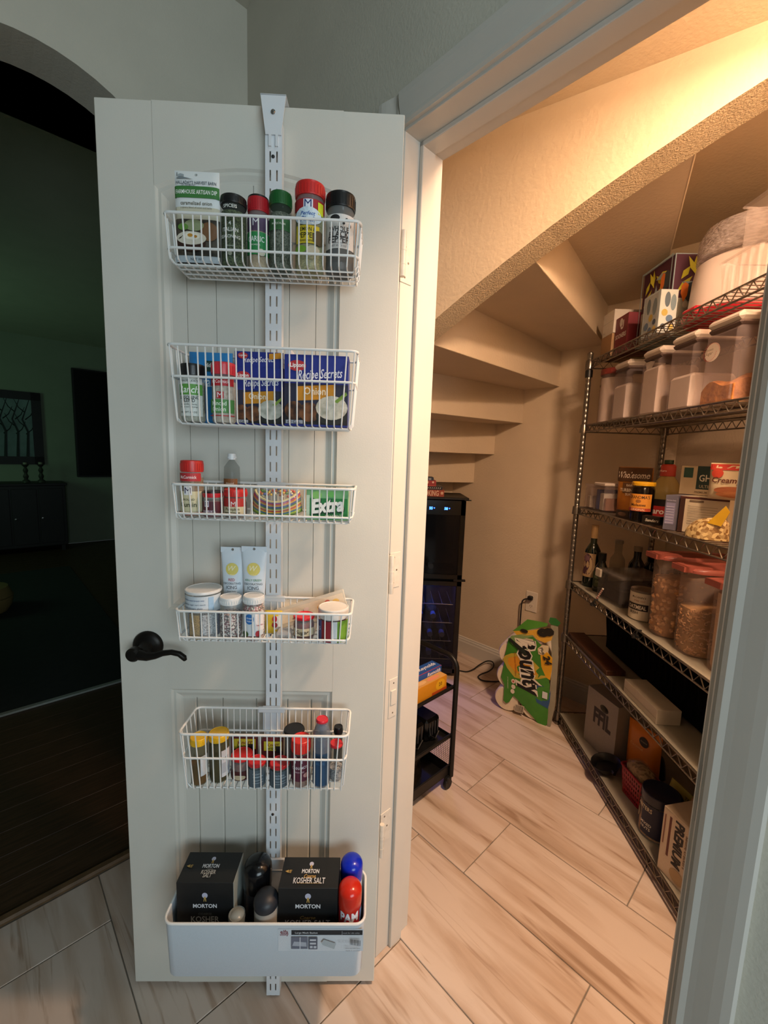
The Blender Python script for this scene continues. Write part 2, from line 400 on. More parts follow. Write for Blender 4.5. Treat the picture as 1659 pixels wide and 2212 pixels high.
# ---- dark lounge beyond the arch
LY = 5.90                                          # far wall distance behind the arch wall
lg = MB(); lg.box(-2.0, 2.7, LY, LY+0.1, 0, CEIL, M=AM); struct('wall_far', lg, mat('lounge_paint', '#8d9482', 0.9, noise=0.06, nscale=4), label='dim green-grey lounge wall')
lg = MB(); lg.box(-2.0, 2.7, -0.0, LY+0.1, CEIL, CEIL+0.05, M=AM); struct('ceiling_lounge', lg, M_WALL)
lg = MB(); lg.box(-0.30, -0.22, AT, 1.10, 0, CEIL, M=AM); lg.box(-1.95, -0.22, 1.02, 1.10, 0, CEIL, M=AM); lg.box(-2.0, -1.9, 1.10, LY, 0, CEIL, M=AM); struct('wall_lounge', lg, M_WALL)
lg = MB(); lg.box(2.6, 2.7, AT, LY, 0, CEIL, M=AM); struct('wall_lounge_side', lg, M_WALL)
lf = MB(); lf.box(-0.3, 2.7, 0.045, 1.1, -0.05, -0.004, M=AM); lf.box(-2.0, 2.7, 1.1, LY, -0.05, -0.004, M=AM); lf = struct('floor_lounge', lf, M_WOOD_DARK, label='dark wooden plank floor of the unlit lounge')
pm = MB(); pm.box(-2.7, 0.2, 0, 0.118, -0.006, 0.003, b=0.001); pm = pm.mesh('plank', M_WOOD_DARK)
pm2 = MB(); pm2.box(-2.7, 1.9, 0, 0.118, -0.006, 0.003, b=0.001); pm2 = pm2.mesh('plank', M_WOOD_DARK)
for i in range(48):
    yy = 0.070+i*0.12
    o = bpy.data.objects.new('plank', pm if yy < 1.0 else pm2); COL.objects.link(o); o.parent = lf
    o.location = AM @ Vector((0, yy, 0)); o.rotation_euler = (0, 0, PI/4)
th = MB(); th.prism([(0.040, -0.004), (0.040, 0.004), (0.046, 0.010), (0.064, 0.010), (0.070, 0.004), (0.070, -0.004)], 'x', AC-AR, 2.3, M=AM)
struct('trim_4', th, mat('threshold_wood', '#6a5138', 0.45, noise=0.3, nscale=30), label='narrow wooden threshold strip between tile and plank floor')

# ---- pantry shell
CB = 3.46                                          # back wall: x + y = CB
XR = 1.335                                         # right wall
b = MB(); BM = frame((CB/2, CB/2, 0), -PI/4)
b.box(-2.4, 0.75, 0, 0.1, 0, 2.75, M=BM)
struct('wall_back', b, M_PANTRY, label='beige pantry wall with the power outlet')
b = MB(); b.box(XR, XR+0.1, -0.3, 2.2, 0, 2.75); struct('wall_right', b, M_PANTRY, label='beige pantry wall behind the wire shelving')
b = MB(); b.box(-2.42, -2.32, 0.9, 2.5, 0, 2.75, M=FM); struct('wall_side', b, M_PANTRY)
b = MB(); b.box(-1.62, -1.44, 0.72, 1.03, 0, 2.75, M=FM); struct('wall_divider', b, M_PANTRY)
bb = MB(); bb.prism([(-0.014, 0), (-0.014, 0.080), (-0.011, 0.088), (-0.011, 0.098), (-0.006, 0.104), (-0.006, 0.112), (0, 0.116), (0, 0)], 'x', -2.3, 0.68, M=BM)
struct('baseboard_back', bb, M_TRIM, label='white moulded baseboard along the pantry back wall', smooth=False)
bb = MB(); bb.box(-0.012, 0, 0, 0.10, 0, 0.11)
# drop wall under the stair string, with its curved textured lower edge
DA = Vector((0.325, 1.352, 0)); DD = Vector((0.857, -0.515, 0)).normalized(); DN = Vector((0.515, 0.857, 0)).normalized()
PC = 2.329                                         # pantry ceiling
edge = [(-1.30, 1.16), (-0.95, 1.385), (-0.60, 1.605), (-0.42, 1.715), (-0.248, 1.819), (-0.15, 1.880), (-0.038, 1.945), (0.09, 2.015), (0.218, 2.079), (0.30, 2.117), (0.387, 2.154), (0.46, 2.186), (0.529, 2.213), (0.66, 2.256), (0.80, 2.295), (0.95, 2.320), (1.17, 2.329)]
dw = MB(); dw.use(M_PANTRY)
def DP(s, o, z): return DA + DD*s + DN*o + Vector((0, 0, z))
TOPZ = 2.75
for i in range(len(edge)-1):
    (s0, z0), (s1, z1) = edge[i], edge[i+1]
    dw.use(M_PANTRY); dw.quad(DP(s0, 0, z0), DP(s1, 0, z1), DP(s1, 0, TOPZ), DP(s0, 0, TOPZ)); dw.quad(DP(s1, .12, z1), DP(s0, .12, z0), DP(s0, .12, TOPZ), DP(s1, .12, TOPZ))
    dw.use(M_ROUGH); dw.quad(DP(s0, 0, z0), DP(s0, .12, z0), DP(s1, .12, z1), DP(s1, 0, z1))
struct('wall_drop', dw, label='warm lit drop wall with a curved rough-textured lower edge')
pc = MB(); pc.box(-2.4, 2.1, JD*0+0.713+JD-0.02, 2.5, PC, PC+0.04, M=FM)
pc = MB(); l0 = FM @ Vector((-2.4, 0.713+JD-0.02, 0)); l1 = FM @ Vector((1.2, 0.713+JD-0.02, 0))
poly = [(l0.x, l0.y), (l1.x, l1.y), (XR+0.05, l1.y), (XR+0.05, DP(1.17, 0, 0).y-0.02), tuple(DP(1.17, 0.005, 0))[:2], tuple(DP(-1.6, 0.005, 0))[:2]]
pc.prism(poly, 'z', PC, PC+0.04); struct('ceiling_pantry', pc, M_PANTRY, label='warm lit pantry ceiling')
# stepped underside of the winding stair: flat undersides and fascia boards
zk = {4: 1.209, 3: 1.4015, 2: 1.594, 1: 1.792, 0: 1.985, -1: 2.180}
def bwp(u, v): return onplane(u, v, (CB, 0, 0), (1, 1, 0))
pr = {4: bwp(1022.8, 1042.4), 3: bwp(1067, 981.4), 2: bwp(1128, 914), 1: bwp(1207, 835)}
pl = {2: onz(932.7, 891.8, zk[2]), 1: onz(939.6, 745.7, zk[1]), 0: onz(1151.8, 560, zk[0]), -1: onz(1504, 321, zk[-1])}
pr[0] = onz(1250, 678, zk[0]); pr[-1] = onz(1440, 573, zk[-1])
def dirv(a): return Vector((math.cos(a), math.sin(a), 0))
pl[3] = pr[3]-dirv(math.radians(27))*0.9; pl[4] = pr[4]-dirv(math.radians(17))*0.9
zk[5] = 1.018; pr[5] = Vector((0.40, 3.06, 0)); pl[5] = pr[5]-dirv(math.radians(8))*0.9
def hitline(P, Q, A, d):       # intersection of line PQ with the line A + t d (plan)
    r = (Q-P); den = r.x*d.y-r.y*d.x; t = ((A.x-P.x)*d.y-(A.y-P.y)*d.x)/den; return P+r*t
Ls = {}
for kk in (5, 4, 3, 2, 1, 0, -1):
    P, Q = Vector((pl[kk].x, pl[kk].y, 0)), Vector((pr[kk].x, pr[kk].y, 0))
    A = hitline(P, Q, DA+DN*0.119, DD)
    if kk >= 3: A = P - (Q-P)*0.6
    B = hitline(P, Q, Vector((CB/2, CB/2, 0)), Vector((1, -1, 0)))
    if B.x > XR: B = hitline(P, Q, Vector((XR, 0, 0)), Vector((0, 1, 0)))
    Ls[kk] = (A, B)
up = bpy.data.objects.new('ceiling_understair', None); COL.objects.link(up); tag(up, 'stepped beige underside of the winding staircase', kind='structure')
def slab(name, pts, z0, z1, m, parent):
    mb = MB(); mb.prism([(q.x, q.y) for q in pts], 'z', z0, z1); return mb.obj(name, m, parent)
for kk in (5, 4, 3, 2, 1, 0, -1):
    A, B = Ls[kk]; t = (B-A).normalized(); nrm = Vector((-t.y, t.x, 0))      # nrm points away from the viewer
    ztop = zk[kk-1] if (kk-1) in zk else zk[kk]+0.193
    ex = t*0.03
    slab('stair_fascia', [A-ex, B+ex, B+ex+nrm*0.02, A-ex+nrm*0.02], zk[kk], ztop+0.003, M_PANTRY, up)
    MB().tube([A+Vector((0, 0, zk[kk]+0.002)), B+Vector((0, 0, zk[kk]+0.002))], 0.0035, 8).obj('corner_bead', M_PANTRY, up, smooth=True)
    if kk+1 in Ls:
        C_, D_ = Ls[kk+1]; t2 = (D_-C_).normalized()
        corner = []
        slab('stair_soffit', [A-ex+nrm*0.0199, B+ex+nrm*0.0199, D_+t2*0.03, C_-t2*0.03], zk[kk], zk[kk]+0.02, M_PANTRY, up)
A, B = Ls[-1]; t = (B-A).normalized()
slab('stair_soffit', [A-t*0.05, Vector((XR+0.02, A.y-0.35, 0)), Vector((XR+0.02, B.y+0.1, 0)), B+t*0.03], zk[-1]+0.193, zk[-1]+0.213, M_PANTRY, up)
# ceiling dome of the pantry lamp, just out of frame
lamp = thing('ceiling_lamp', 'round frosted dome lamp on the pantry ceiling', 'lamp', (PANTRY_LAMP[0], PANTRY_LAMP[1], PC))
MB().lathe([(0.0, 0), (0.115, 0), (0.115, -0.018), (0.0, -0.018)], 32).obj('base', M_TRIM, lamp, smooth=True)
# ================================================================== DOOR
HX, HY, TH = -0.00997, 0.95354, 3.19723
DWID, DHT, DT, DZ0 = 0.610, 2.030, 0.035, 0.012
DE = Vector((-math.cos(TH), -math.sin(TH), 0)); DF = Vector((HX, HY, 0))-DE*DWID     # free edge -> hinge
DNV = Vector((DE.y, -DE.x, 0))                                                       # towards the viewer
DPSI = math.atan2(DE.y, DE.x)
def od(u, v, dy):
    P = onplane(u, v, DF+DNV*dy, DNV); return ((P-DF).dot(DE), P.z)
def Dp(a, dy, z): return DF+DE*a+DNV*dy+Vector((0, 0, z))
door = bpy.data.objects.new('door_1', None); COL.objects.link(door); door.location = DF; door.rotation_euler = (0, 0, DPSI)
tag(door, 'white two-panel pantry door standing open, hung with wire storage baskets', kind='structure')
# local door frame: x from free edge to hinge, -y towards the viewer, z up
PX0, PX1 = 0.113, 0.486
UZ0, UZ1, UARC = 1.005, 1.888, 0.040
LZ0, LZ1 = 0.205, 0.812
zt = DZ0+DHT
def arch_z(x): c = (x-(PX0+PX1)/2)/((PX1-PX0)/2); return UZ1+UARC*(1-c*c)
sl = MB()
sl.box(0, PX0, 0, DT, DZ0, zt, b=0.0015); sl.box(PX1, DWID, 0, DT, DZ0, zt, b=0.0015)
sl.box(PX0-0.002, PX1+0.002, 0, DT, DZ0, LZ0); sl.box(PX0-0.002, PX1+0.002, 0, DT, LZ1, UZ0)
na = 16; ax = [PX0+(PX1-PX0)*i/na for i in range(na+1)]
sl.prism([(PX0-0.002, zt)]+[(PX0-0.002, UZ1)]+[(x, arch_z(x)) for x in ax]+[(PX1+0.002, UZ1), (PX1+0.002, zt)], 'y', 0, DT)
sl.box(PX0, PX1, 0.014, DT, LZ0-0.01, zt-0.02)
sl.obj('door_slab', M_DOOR, door)
IN = 0.026
def sticking(name, outer, inner, depth=0.010):
    m = MB(); n = len(outer)
    loops = [[(x, 0.0, z) for x, z in outer]]
    for f, d in ((0.18, 0.004), (0.40, 0.0035), (0.75, 0.0085), (1.0, depth)):
        loops.append([(ox+(ix-ox)*f, d, oz+(iz-oz)*f) for (ox, oz), (ix, iz) in zip(outer, inner)])
    vs = [p for l in loops for p in l]; fs = []
    for a in range(len(loops)-1):
        for i in range(n):
            k2 = (i+1) % n; fs.append((a*n+i, a*n+k2, (a+1)*n+k2, (a+1)*n+i))
    m.add(vs, fs); return m.obj(name, M_DOOR, door)
lo = [(PX0, LZ0), (PX1, LZ0), (PX1, LZ1), (PX0, LZ1)]; li = [(PX0+IN, LZ0+IN), (PX1-IN, LZ0+IN), (PX1-IN, LZ1-IN), (PX0+IN, LZ1-IN)]
sticking('panel_moulding', lo, li)
uo = [(PX0, UZ0), (PX1, UZ0)]+[(x, arch_z(x)) for x in reversed(ax)]
cxm = (PX0+PX1)/2
ui = [(PX0+IN, UZ0+IN), (PX1-IN, UZ0+IN)]+[(cxm+(x-cxm)*((PX1-PX0)/2-IN)/((PX1-PX0)/2), arch_z(x)-IN) for x in reversed(ax)]
sticking('panel_moulding', uo, ui)
gr = [PX0+IN-0.004, 0.168, 0.2285, 0.307, 0.381, 0.437, PX1-IN+0.004]
for (z0, z1) in ((LZ0+IN-0.006, LZ1-IN+0.006), (UZ0+IN-0.006, None)):
    for i in range(len(gr)-1):
        x0, x1 = gr[i]+0.0006, gr[i+1]-0.0006; m = MB()
        if z1: m.box(x0, x1, 0.0095, 0.0150, z0, z1, b=0.0022)
        else:
            xs = [x0+(x1-x0)*t/4 for t in range(5)]
            m.prism([(x0, z0), (x1, z0)]+[(x, arch_z(cxm+(x-cxm)/0.86)-IN+0.006) for x in reversed(xs)], 'y', 0.0095, 0.0150)
        m.obj('panel_plank', M_DOOR, door)
# lever handle
M_BRONZE = mat('oil_rubbed_bronze', '#1d1a16', 0.42, metal=0.6)
hd = MB(); HXl, HZl = 0.066, 0.918
RX = Matrix.Translation((HXl, 0, HZl)) @ Matrix.Rotation(PI/2, 4, 'X')
hd.lathe([(0.034, 0), (0.034, 0.004), (0.031, 0.008), (0.024, 0.011), (0.016, 0.013), (0.013, 0.018), (0.012, 0.040), (0, 0.040)], 32, M=RX)
ho = hd.obj('handle', M_BRONZE, door, smooth=True)
lv = MB()
pts = [(HXl-0.006, -0.046, HZl), (HXl+0.006, -0.047, HZl-0.001), (HXl+0.022, -0.048, HZl-0.004), (HXl+0.040, -0.049, HZl-0.001), (HXl+0.056, -0.049, HZl+0.005), (HXl+0.074, -0.048, HZl+0.007), (HXl+0.090, -0.047, HZl+0.003), (HXl+0.100, -0.046, HZl-0.006), (HXl+0.102, -0.045, HZl-0.012)]
lv.tube(pts, [0.010, 0.0115, 0.0095, 0.0075, 0.0066, 0.006, 0.006, 0.0062, 0.004], 12)
lv.lathe([(0.0135, 0), (0.0155, 0.004), (0.0155, 0.016), (0.0115, 0.021), (0, 0.022)], 24, M=Matrix.Translation((HXl-0.008, -0.036, HZl)) @ Matrix.Rotation(PI/2, 4, 'X'))
lv.obj('lever', M_BRONZE, ho, smooth=True)
# three butt hinges between door edge and jamb
M_HINGE = mat('painted_hinge', '#cfc9bd', 0.4, noise=0.12, nscale=60)
for hz in (1.795, 1.090, 0.392):
    hg = MB()
    hg.lathe([(0.006, -0.046), (0.0062, -0.045), (0.0062, 0.045), (0.006, 0.046)], 12, cx=DWID+0.008, cy=0.030, z=hz)
    hinge = hg.obj('hinge', M_HINGE, door, smooth=True)
    for q in (-0.022, 0.006): MB().lathe([(0.0066, 0), (0.0066, 0.0016)], 12, cx=DWID+0.008, cy=0.030, z=hz+q).obj('knuckle_ring', M_HINGE, hinge)
    lf_ = tag(MB().box(-0.0005, 0.0018, -0.002, 0.034, hz-0.044, hz+0.044, b=0.0006, M=WM).obj('hinge_leaf', M_HINGE), 'white painted hinge leaf on the jamb, %s of three' % {1.795: 'uppermost', 1.090: 'middle', 0.392: 'lowest'}[hz], 'hinge leaf')
    for (y, q) in ((0.012, 0.032), (0.022, 0.0), (0.012, -0.032)):
        MB().lathe([(0.0028, 0), (0.002, 0.0009), (0, 0.001)], 10, M=WM @ Matrix.Translation((0.0016, y, hz+q)) @ Matrix.Rotation(PI/2, 4, 'Y')).obj('screw', mat('old_screw', '#6d6459', 0.5, metal=0.5), lf_)
# ================================================================== DOOR RACK AND BASKETS
M_WIRE = mat('white_coated_wire', '#e2e4e2', 0.35, noise=0.03, nscale=30)
M_RACK = mat('white_steel', '#d9dde0', 0.38, noise=0.03, nscale=30)
M_STEEL = mat('steel', '#9a9a98', 0.3, metal=1.0)
rack = thing('door_rail', 'long white slotted steel rail hooked over the open door', 'door rail', Dp(0.355, 0, 0), DPSI)
RT = 2.000
r_ = MB()
for (x0, x1) in ((-0.0165, -0.0080), (-0.0050, 0.0050), (0.0080, 0.0165)): r_.box(x0, x1, -0.023, -0.0215, 0.004, RT)
zz = 0.018-0.0335                                  # cross bars left between the punched slots
while zz < RT:
    z0, z1 = max(0.004, zz+0.020), min(RT, zz+0.0335)
    if z1 > z0:
        for x in (-0.0065, 0.0065): r_.box(x-0.0015, x+0.0015, -0.023, -0.0215, z0, z1)
    zz += 0.0335
r_.box(-0.0165, -0.0150, -0.0225, -0.004, 0.004, RT); r_.box(0.0150, 0.0165, -0.0225, -0.004, 0.004, RT)
r_.obj('rail', M_RACK, rack)
hk = MB(); hk.prism([(-0.0245, zt+0.003), (0.0245, zt+0.003), (0.0150, RT-0.025), (-0.0150, RT-0.025)], 'y', -0.0262, -0.0235)
hk.box(-0.0245, 0.0245, -0.0262, DT+0.004, zt+0.001, zt+0.0035); hk.box(-0.0245, 0.0245, DT+0.001, DT+0.004, zt-0.03, zt+0.0035)
hk.box(-0.009, -0.004, -0.0265, -0.0225, RT-0.045, RT-0.02); hk.box(0.004, 0.009, -0.0265, -0.0225, RT-0.045, RT-0.02)
hk = hk.obj('hook_bracket', M_RACK, rack)
MB().lathe([(0.0035, 0), (0.0045, 0.002), (0.003, 0.0035), (0, 0.004)], 14, M=Matrix.Translation((0, -0.026, zt-0.028)) @ Matrix.Rotation(PI/2, 4, 'X')).obj('rivet', M_STEEL, hk)
for zz in (RT-0.062, 0.512): MB().lathe([(0.0036, 0), (0.003, 0.0015), (0, 0.002)], 14, M=Matrix.Translation((-0.001, -0.0228, zz)) @ Matrix.Rotation(PI/2, 4, 'X')).obj('screw', mat('dark_screw', '#4a4a4a', 0.4, metal=0.8), rack)
BA, BW = 0.358, 0.1745                      # basket centre along the door and half width
YR, YF = -0.028, -0.124
BASK = {}
def rounded(x0, x1, y0, y1, z, r=0.012, n=4):
    pts = []
    for cx, cy, a0 in ((x1-r, y1-r, 0), (x0+r, y1-r, PI/2), (x0+r, y0+r, PI), (x1-r, y0+r, 1.5*PI)):
        for i in range(n+1):
            a = a0+PI/2*i/n; pts.append((cx+r*math.cos(a), cy+r*math.sin(a), z))
    return pts
def basket(idx, ztop, zmid, zbot, label):
    t = thing('wire_basket', label, 'basket', Dp(BA, 0, zbot), DPSI, 'white wire baskets on the door rail')
    H = ztop-zbot; taper = min(0.010, H*0.07)
    MB().tube(rounded(-BW, BW, YF, YR, H), 0.0026, 8, closed=True).obj('rim_wire', M_WIRE, t, smooth=True)
    m = zmid-zbot; tp = taper*(1-m/H)
    pts = rounded(-BW+tp, BW-tp, YF+tp*0.6, YR, m)
    MB().tube(pts, 0.0023, 8, closed=True).obj('middle_wire', M_WIRE, t, smooth=True)
    c = 0.008; mb = MB()
    yf0 = YF+taper*0.6
    mb.tube([(0, YR, H), (0, YR, c), (0, YR-c*0.3, c*0.3), (0, YR-c, 0), (0, yf0+c, 0), (0, yf0+c*0.3, c*0.3), (0, yf0, c), (0, YF+0.001, H)], 0.0014, 5)
    me = mb.mesh('wire', M_WIRE, True); nW = 24; hw = BW-taper-0.004
    for i in range(nW):
        x = -hw+2*hw*i/(nW-1); o = bpy.data.objects.new('wire', me); COL.objects.link(o); o.parent = t; o.location = (x, 0, 0)
        if abs(i-nW/2) > nW/2-3: o.rotation_euler = (0, taper*(x/hw)/H*0.9, 0)
    lm = MB(); xs = BW-taper
    lm.tube([(-BW, 0, H), (-xs-0.0005, 0, c), (-xs+c, 0, -0.0022), (xs-c, 0, -0.0022), (xs+0.0005, 0, c), (BW, 0, H)], 0.0016, 5)
    lme = lm.mesh('long_wire', M_WIRE, True)
    for y in (-0.043, -0.064, -0.085, -0.106):
        o = bpy.data.objects.new('long_wire', lme); COL.objects.link(o); o.parent = t; o.location = (0, y, 0)
    cl = MB(); cl.box(-0.026, 0.014, YR+0.0015, YR+0.0045, max(0.004, H-0.055), H+0.004, b=0.0008); cl.box(-0.036, 0.024, YR-0.002, YR+0.004, H-0.010, H+0.003, b=0.001)
    cl.obj('mounting_clip', M_RACK, t)
    BASK[idx] = zbot+0.0016
basket(1, 1.778, 1.721, 1.701, 'shallow white wire basket holding a dip packet and spice jars, top of the door rail')
basket(2, 1.555, 1.499, 1.416, 'deep white wire basket holding two blue soup-mix cartons')
basket(3, 1.299, 1.243, 1.232, 'shallow white wire basket holding green gum and rainbow candy')
basket(4, 1.048, 0.993, 0.982, 'shallow white wire basket holding white icing tubes and sprinkles')
basket(5, 0.785, 0.730, 0.653, 'deep white wire basket holding yellow-capped bottles and red-capped jars')
# big closed basket at the bottom
mbk = thing('mesh_basket', 'large solid-looking white mesh basket at the bottom of the door, with product sticker', 'basket', Dp(0.365, 0, 0.230), DPSI)
BW6, YF6, H6 = 0.214, -0.150, 0.138
def ring(x, yf, yr, z, r=0.02): return rounded(-x, x, yf, yr, z, r, 5)
M_MESH = mat('fine_white_mesh', '#ccd6de', 0.5, noise=0.08, nscale=900)
b6 = MB(); lp = [ring(BW6-0.008, YF6+0.006, -0.030, 0.0), ring(BW6-0.004, YF6+0.002, -0.029, 0.006), ring(BW6, YF6, -0.028, H6)]
li_ = [ring(BW6-0.002, YF6+0.002, -0.030, H6), ring(BW6-0.007, YF6+0.005, -0.032, 0.004)]
vs = [p for l in lp+li_ for p in l]; n6 = len(lp[0]); fs = [tuple(reversed(range(n6)))]
for a in range(4):
    for i in range(n6): fs.append((a*n6+i, a*n6+(i+1) % n6, (a+1)*n6+(i+1) % n6, (a+1)*n6+i))
fs.append(tuple(4*n6+i for i in range(n6)))
b6.add(vs, fs); b6.obj('basket_wall', M_MESH, mbk, smooth=True)
rimp = [(x, y, z+(0.030*max(0.0, min(1.0, (y-YF6-0.02)/0.10)))) for x, y, z in ring(BW6, YF6, -0.028, H6+0.001)]
MB().tube(ring(BW6, YF6, -0.028, H6+0.001), 0.0028, 8, closed=True).obj('rim_wire', M_WIRE, mbk, smooth=True)
MB().box(-0.03, 0.018, -0.030, -0.024, 0.05, H6+0.03, b=0.001).obj('mounting_clip', M_RACK, mbk)
S6 = lambda x, y, o: Vector((x, YF6+0.002*(1-(y-0.006)/(H6-0.006))-o-0.0002, y))
printed(mbk, S6, [('r', 0.030, 0.212, 0.072, 0.128, '#cfd5db'), ('r', 0.058, 0.210, 0.113, 0.125, '#2b2c30'), ('r', 0.0, 0.0, 0, 0, '#cfd5db'),
    ('t', 'elfa', 0.043, 0.121, 0.017, '#8a4a55'), ('t', 'utility', 0.043, 0.114, 0.018, '#8a4a55'), ('t', 'Large Mesh Basket', 0.090, 0.119, 0.048, '#c9ccd0'),
    ('t', 'mesh for elfa utility', 0.186, 0.119, 0.036, '#9fa2a8'), ('r', 0.166, 0.1665, 0.113, 0.125, '#c9ccd0'),
    ('r', 0.058, 0.093, 0.080, 0.110, '#6d7180'), ('p', [(0.060, 0.088), (0.091, 0.086), (0.090, 0.097), (0.064, 0.099)], '#aab0bb'), ('r', 0.076, 0.078, 0.080, 0.110, '#c6cad2'),
    ('r', 0.095, 0.114, 0.080, 0.110, '#5a5d6a'), ('r', 0.098, 0.104, 0.083, 0.089, '#c0c4cc'), ('r', 0.106, 0.112, 0.083, 0.089, '#c0c4cc'), ('r', 0.098, 0.111, 0.093, 0.098, '#c0c4cc'), ('r', 0.098, 0.111, 0.102, 0.107, '#c0c4cc'),
    ('p', [(0.122, 0.098), (0.128, 0.106), (0.154, 0.096), (0.150, 0.082), (0.126, 0.092)], '#aeb6ba'), ('t', '43 x 15 x 16 cm', 0.170, 0.101, 0.022, '#8b8f96')]
    + [('r', 0.1835+i*0.0021, 0.1835+i*0.0021+(0.0012 if i % 3 else 0.0006), 0.094, 0.108, '#3a3a3e') for i in range(11)]
    + [('t', 'Wire rod mesh, white', 0.190, 0.088, 0.032, '#8b8f96'), ('t', 'made in sweden', 0.190, 0.083, 0.030, '#8b8f96')], name='product_sticker')
BASK[6] = 0.230+0.0045
# ------------------------------------------------------------------ generic containers
def shell(key, col, alpha=0.22, rough=0.12): return mat(key, col, rough, alpha=alpha, spec=0.6)
M_CLEAR = shell('clear_plastic', '#dfe4e2', 0.16)
M_GLASS = shell('clear_glass', '#7d847f', 0.12, 0.05)
def powder(key, c1, c2, sc=260): return mat(key, c1, 0.9, col2=c2, nscale=sc, tex='noise')
def flakes(key, c1, c2, sc=380): return mat(key, c1, 0.8, col2=c2, nscale=sc, tex='voronoi')
def cap_mat(col, rough=0.35): return mat('cap_%s' % col.lstrip('#'), col, rough, noise=0.05, nscale=120)
def jar_at(loc, rotz, name, label, cat, r, h, cap_h, cap, contents, specs=(), group=None, fill=0.9, cap_top=None, neck=0.9, shellm=None, cap_r=1.0, lean=None, ridged=True, shoulder=0.012, base_r=1.0):
    t = thing(name, label, cat, loc, rotz, group, rot=lean)
    bh = h-cap_h
    prof = [(r*0.9*base_r, 0), (r*base_r, 0.004), (r, bh*0.3), (r, bh-shoulder), (r*0.97, bh-shoulder*0.5), (r*neck, bh-0.001), (r*neck, bh+0.003)]
    MB().lathe([(0, 0)]+prof+[(0, bh+0.003)], 28).obj('body', shellm or M_CLEAR, t, smooth=True)
    if contents is not None:
        ft = 0.003+(bh-0.006)*fill
        cp_ = [(0, 0.0015), (r*0.86*base_r, 0.0015), (r*0.955*base_r, 0.006), (r*0.955, max(0.008, min(bh*0.3, ft-0.002)))]
        if ft > bh-shoulder: cp_ += [(r*0.955, bh-shoulder), (r*neck*0.93, ft)]
        else: cp_ += [(r*0.955, ft)]
        MB().lathe(cp_+[(0, ft+0.0005)], 24).obj('contents', contents, t, smooth=True)
    if cap_h > 0:
        cr = r*cap_r; mb = MB()
        mb.use(cap_mat(cap)).lathe([(0, bh), (cr*0.985, bh), (cr, bh+0.002), (cr, h-0.004)], 32)
        mb.use(cap_mat(cap_top or cap)).lathe([(cr, h-0.004), (cr*0.985, h-0.001), (cr*0.93, h), (cr*0.90, h-0.001), (0, h-0.001)], 32)
        co = mb.obj('cap', None, t, smooth=True)
        if ridged:
            rm = MB(); n = 28
            for i in range(n):
                a = 2*PI*i/n; rm.box(-0.0006, 0.0006, -cr-0.0006, -cr+0.001, bh+0.003, h-0.006, M=Matrix.Rotation(a, 4, 'Z'))
            rm.obj('cap_ridges', cap_mat(cap), co)
    if specs: printed(t, S_cyl(r+0.0002), specs)
    return t
def door_jar(bk, u0, u1, vtop, dyc, name, label, cat, cap_px, cap, contents, specs=(), turn=0.0, fit=(1.0, 0.0), **kw):
    if isinstance(dyc, tuple): dyc, fit = dyc[0], dyc[1:]      # depth, size factor, sideways nudge
    """spice jar in a door basket, sized from its outline (pixels) at the depth dyc off the door"""
    vm = vtop+40; a0, _ = od(u0, vm, dyc); a1, _ = od(u1, vm, dyc); r = (a1-a0)/2*0.99*fit[0]; ac = (a0+a1)/2+fit[1]
    zf = BASK[bk]; _, zt_ = od((u0+u1)/2, vtop, dyc-r if zf < 1.33 else dyc+r*0.7); h = max(0.03, zt_-zf)
    _, zc = od((u0+u1)/2, vtop+cap_px, dyc+r*0.9); ch = max(0.006, zt_-zc)
    sp = specs(r, h, h-ch) if callable(specs) else specs
    t = jar_at(Dp(ac, dyc, zf), DPSI+turn, name, label, cat, r, h, ch, cap, contents, sp, **kw)
    return t
def S_pillow(w, h, T, edge=0.0012):
    def S(x, y, o):
        fx = max(0.0, 1-(2*x/w)**4) if abs(x) < w/2 else 0.0; fy = max(0.0, 1-((y-h/2)/(h/2))**4) if 0 < y < h else 0.0
        return Vector((x, -(edge+T*math.sqrt(fx*fy))-o, y))
    return S
def pouch_at(loc, rot, name, label, cat, w, h, T, m, specs=(), group=None, crimp='#c8c8c8', wr=0.0, parts=True):
    t = thing(name, label, cat, loc, 0, group, rot=rot); S = S_pillow(w, h, T)
    mb = MB(); nx, ny = 14, 16; rnd = random.Random(hash(name+label) % 1000)
    jit = [[(rnd.random()-0.5)*wr for _ in range(nx+1)] for _ in range(ny+1)]
    def fr(u, v):
        p = S((u-0.5)*w, v*h, 0); i, j = int(round(u*nx)), int(round(v*ny))
        if 0 < i < nx and 0 < j < ny: p.y += jit[j][i]
        return p
    mb.grid(fr, nx, ny)
    mb.grid(lambda u, v: (lambda p: Vector((p.x, -p.y, p.z)))(S((u-0.5)*w, v*h, 0)), nx, ny, flip=True)
    n1 = (nx+1)*(ny+1)
    per = [i for i in range(nx+1)]+[j*(nx+1)+nx for j in range(1, ny+1)]+[ny*(nx+1)+i for i in range(nx-1, -1, -1)]+[j*(nx+1) for j in range(ny-1, 0, -1)]
    for i in range(len(per)):
        a, b = per[i], per[(i+1) % len(per)]; mb.f.append((b, a, a+n1, b+n1)); mb.m.append(0)
    mb.obj('pouch', m, t, smooth=True)
    if specs: printed(t, S, specs, base=0.0009+wr*0.5)
    return t
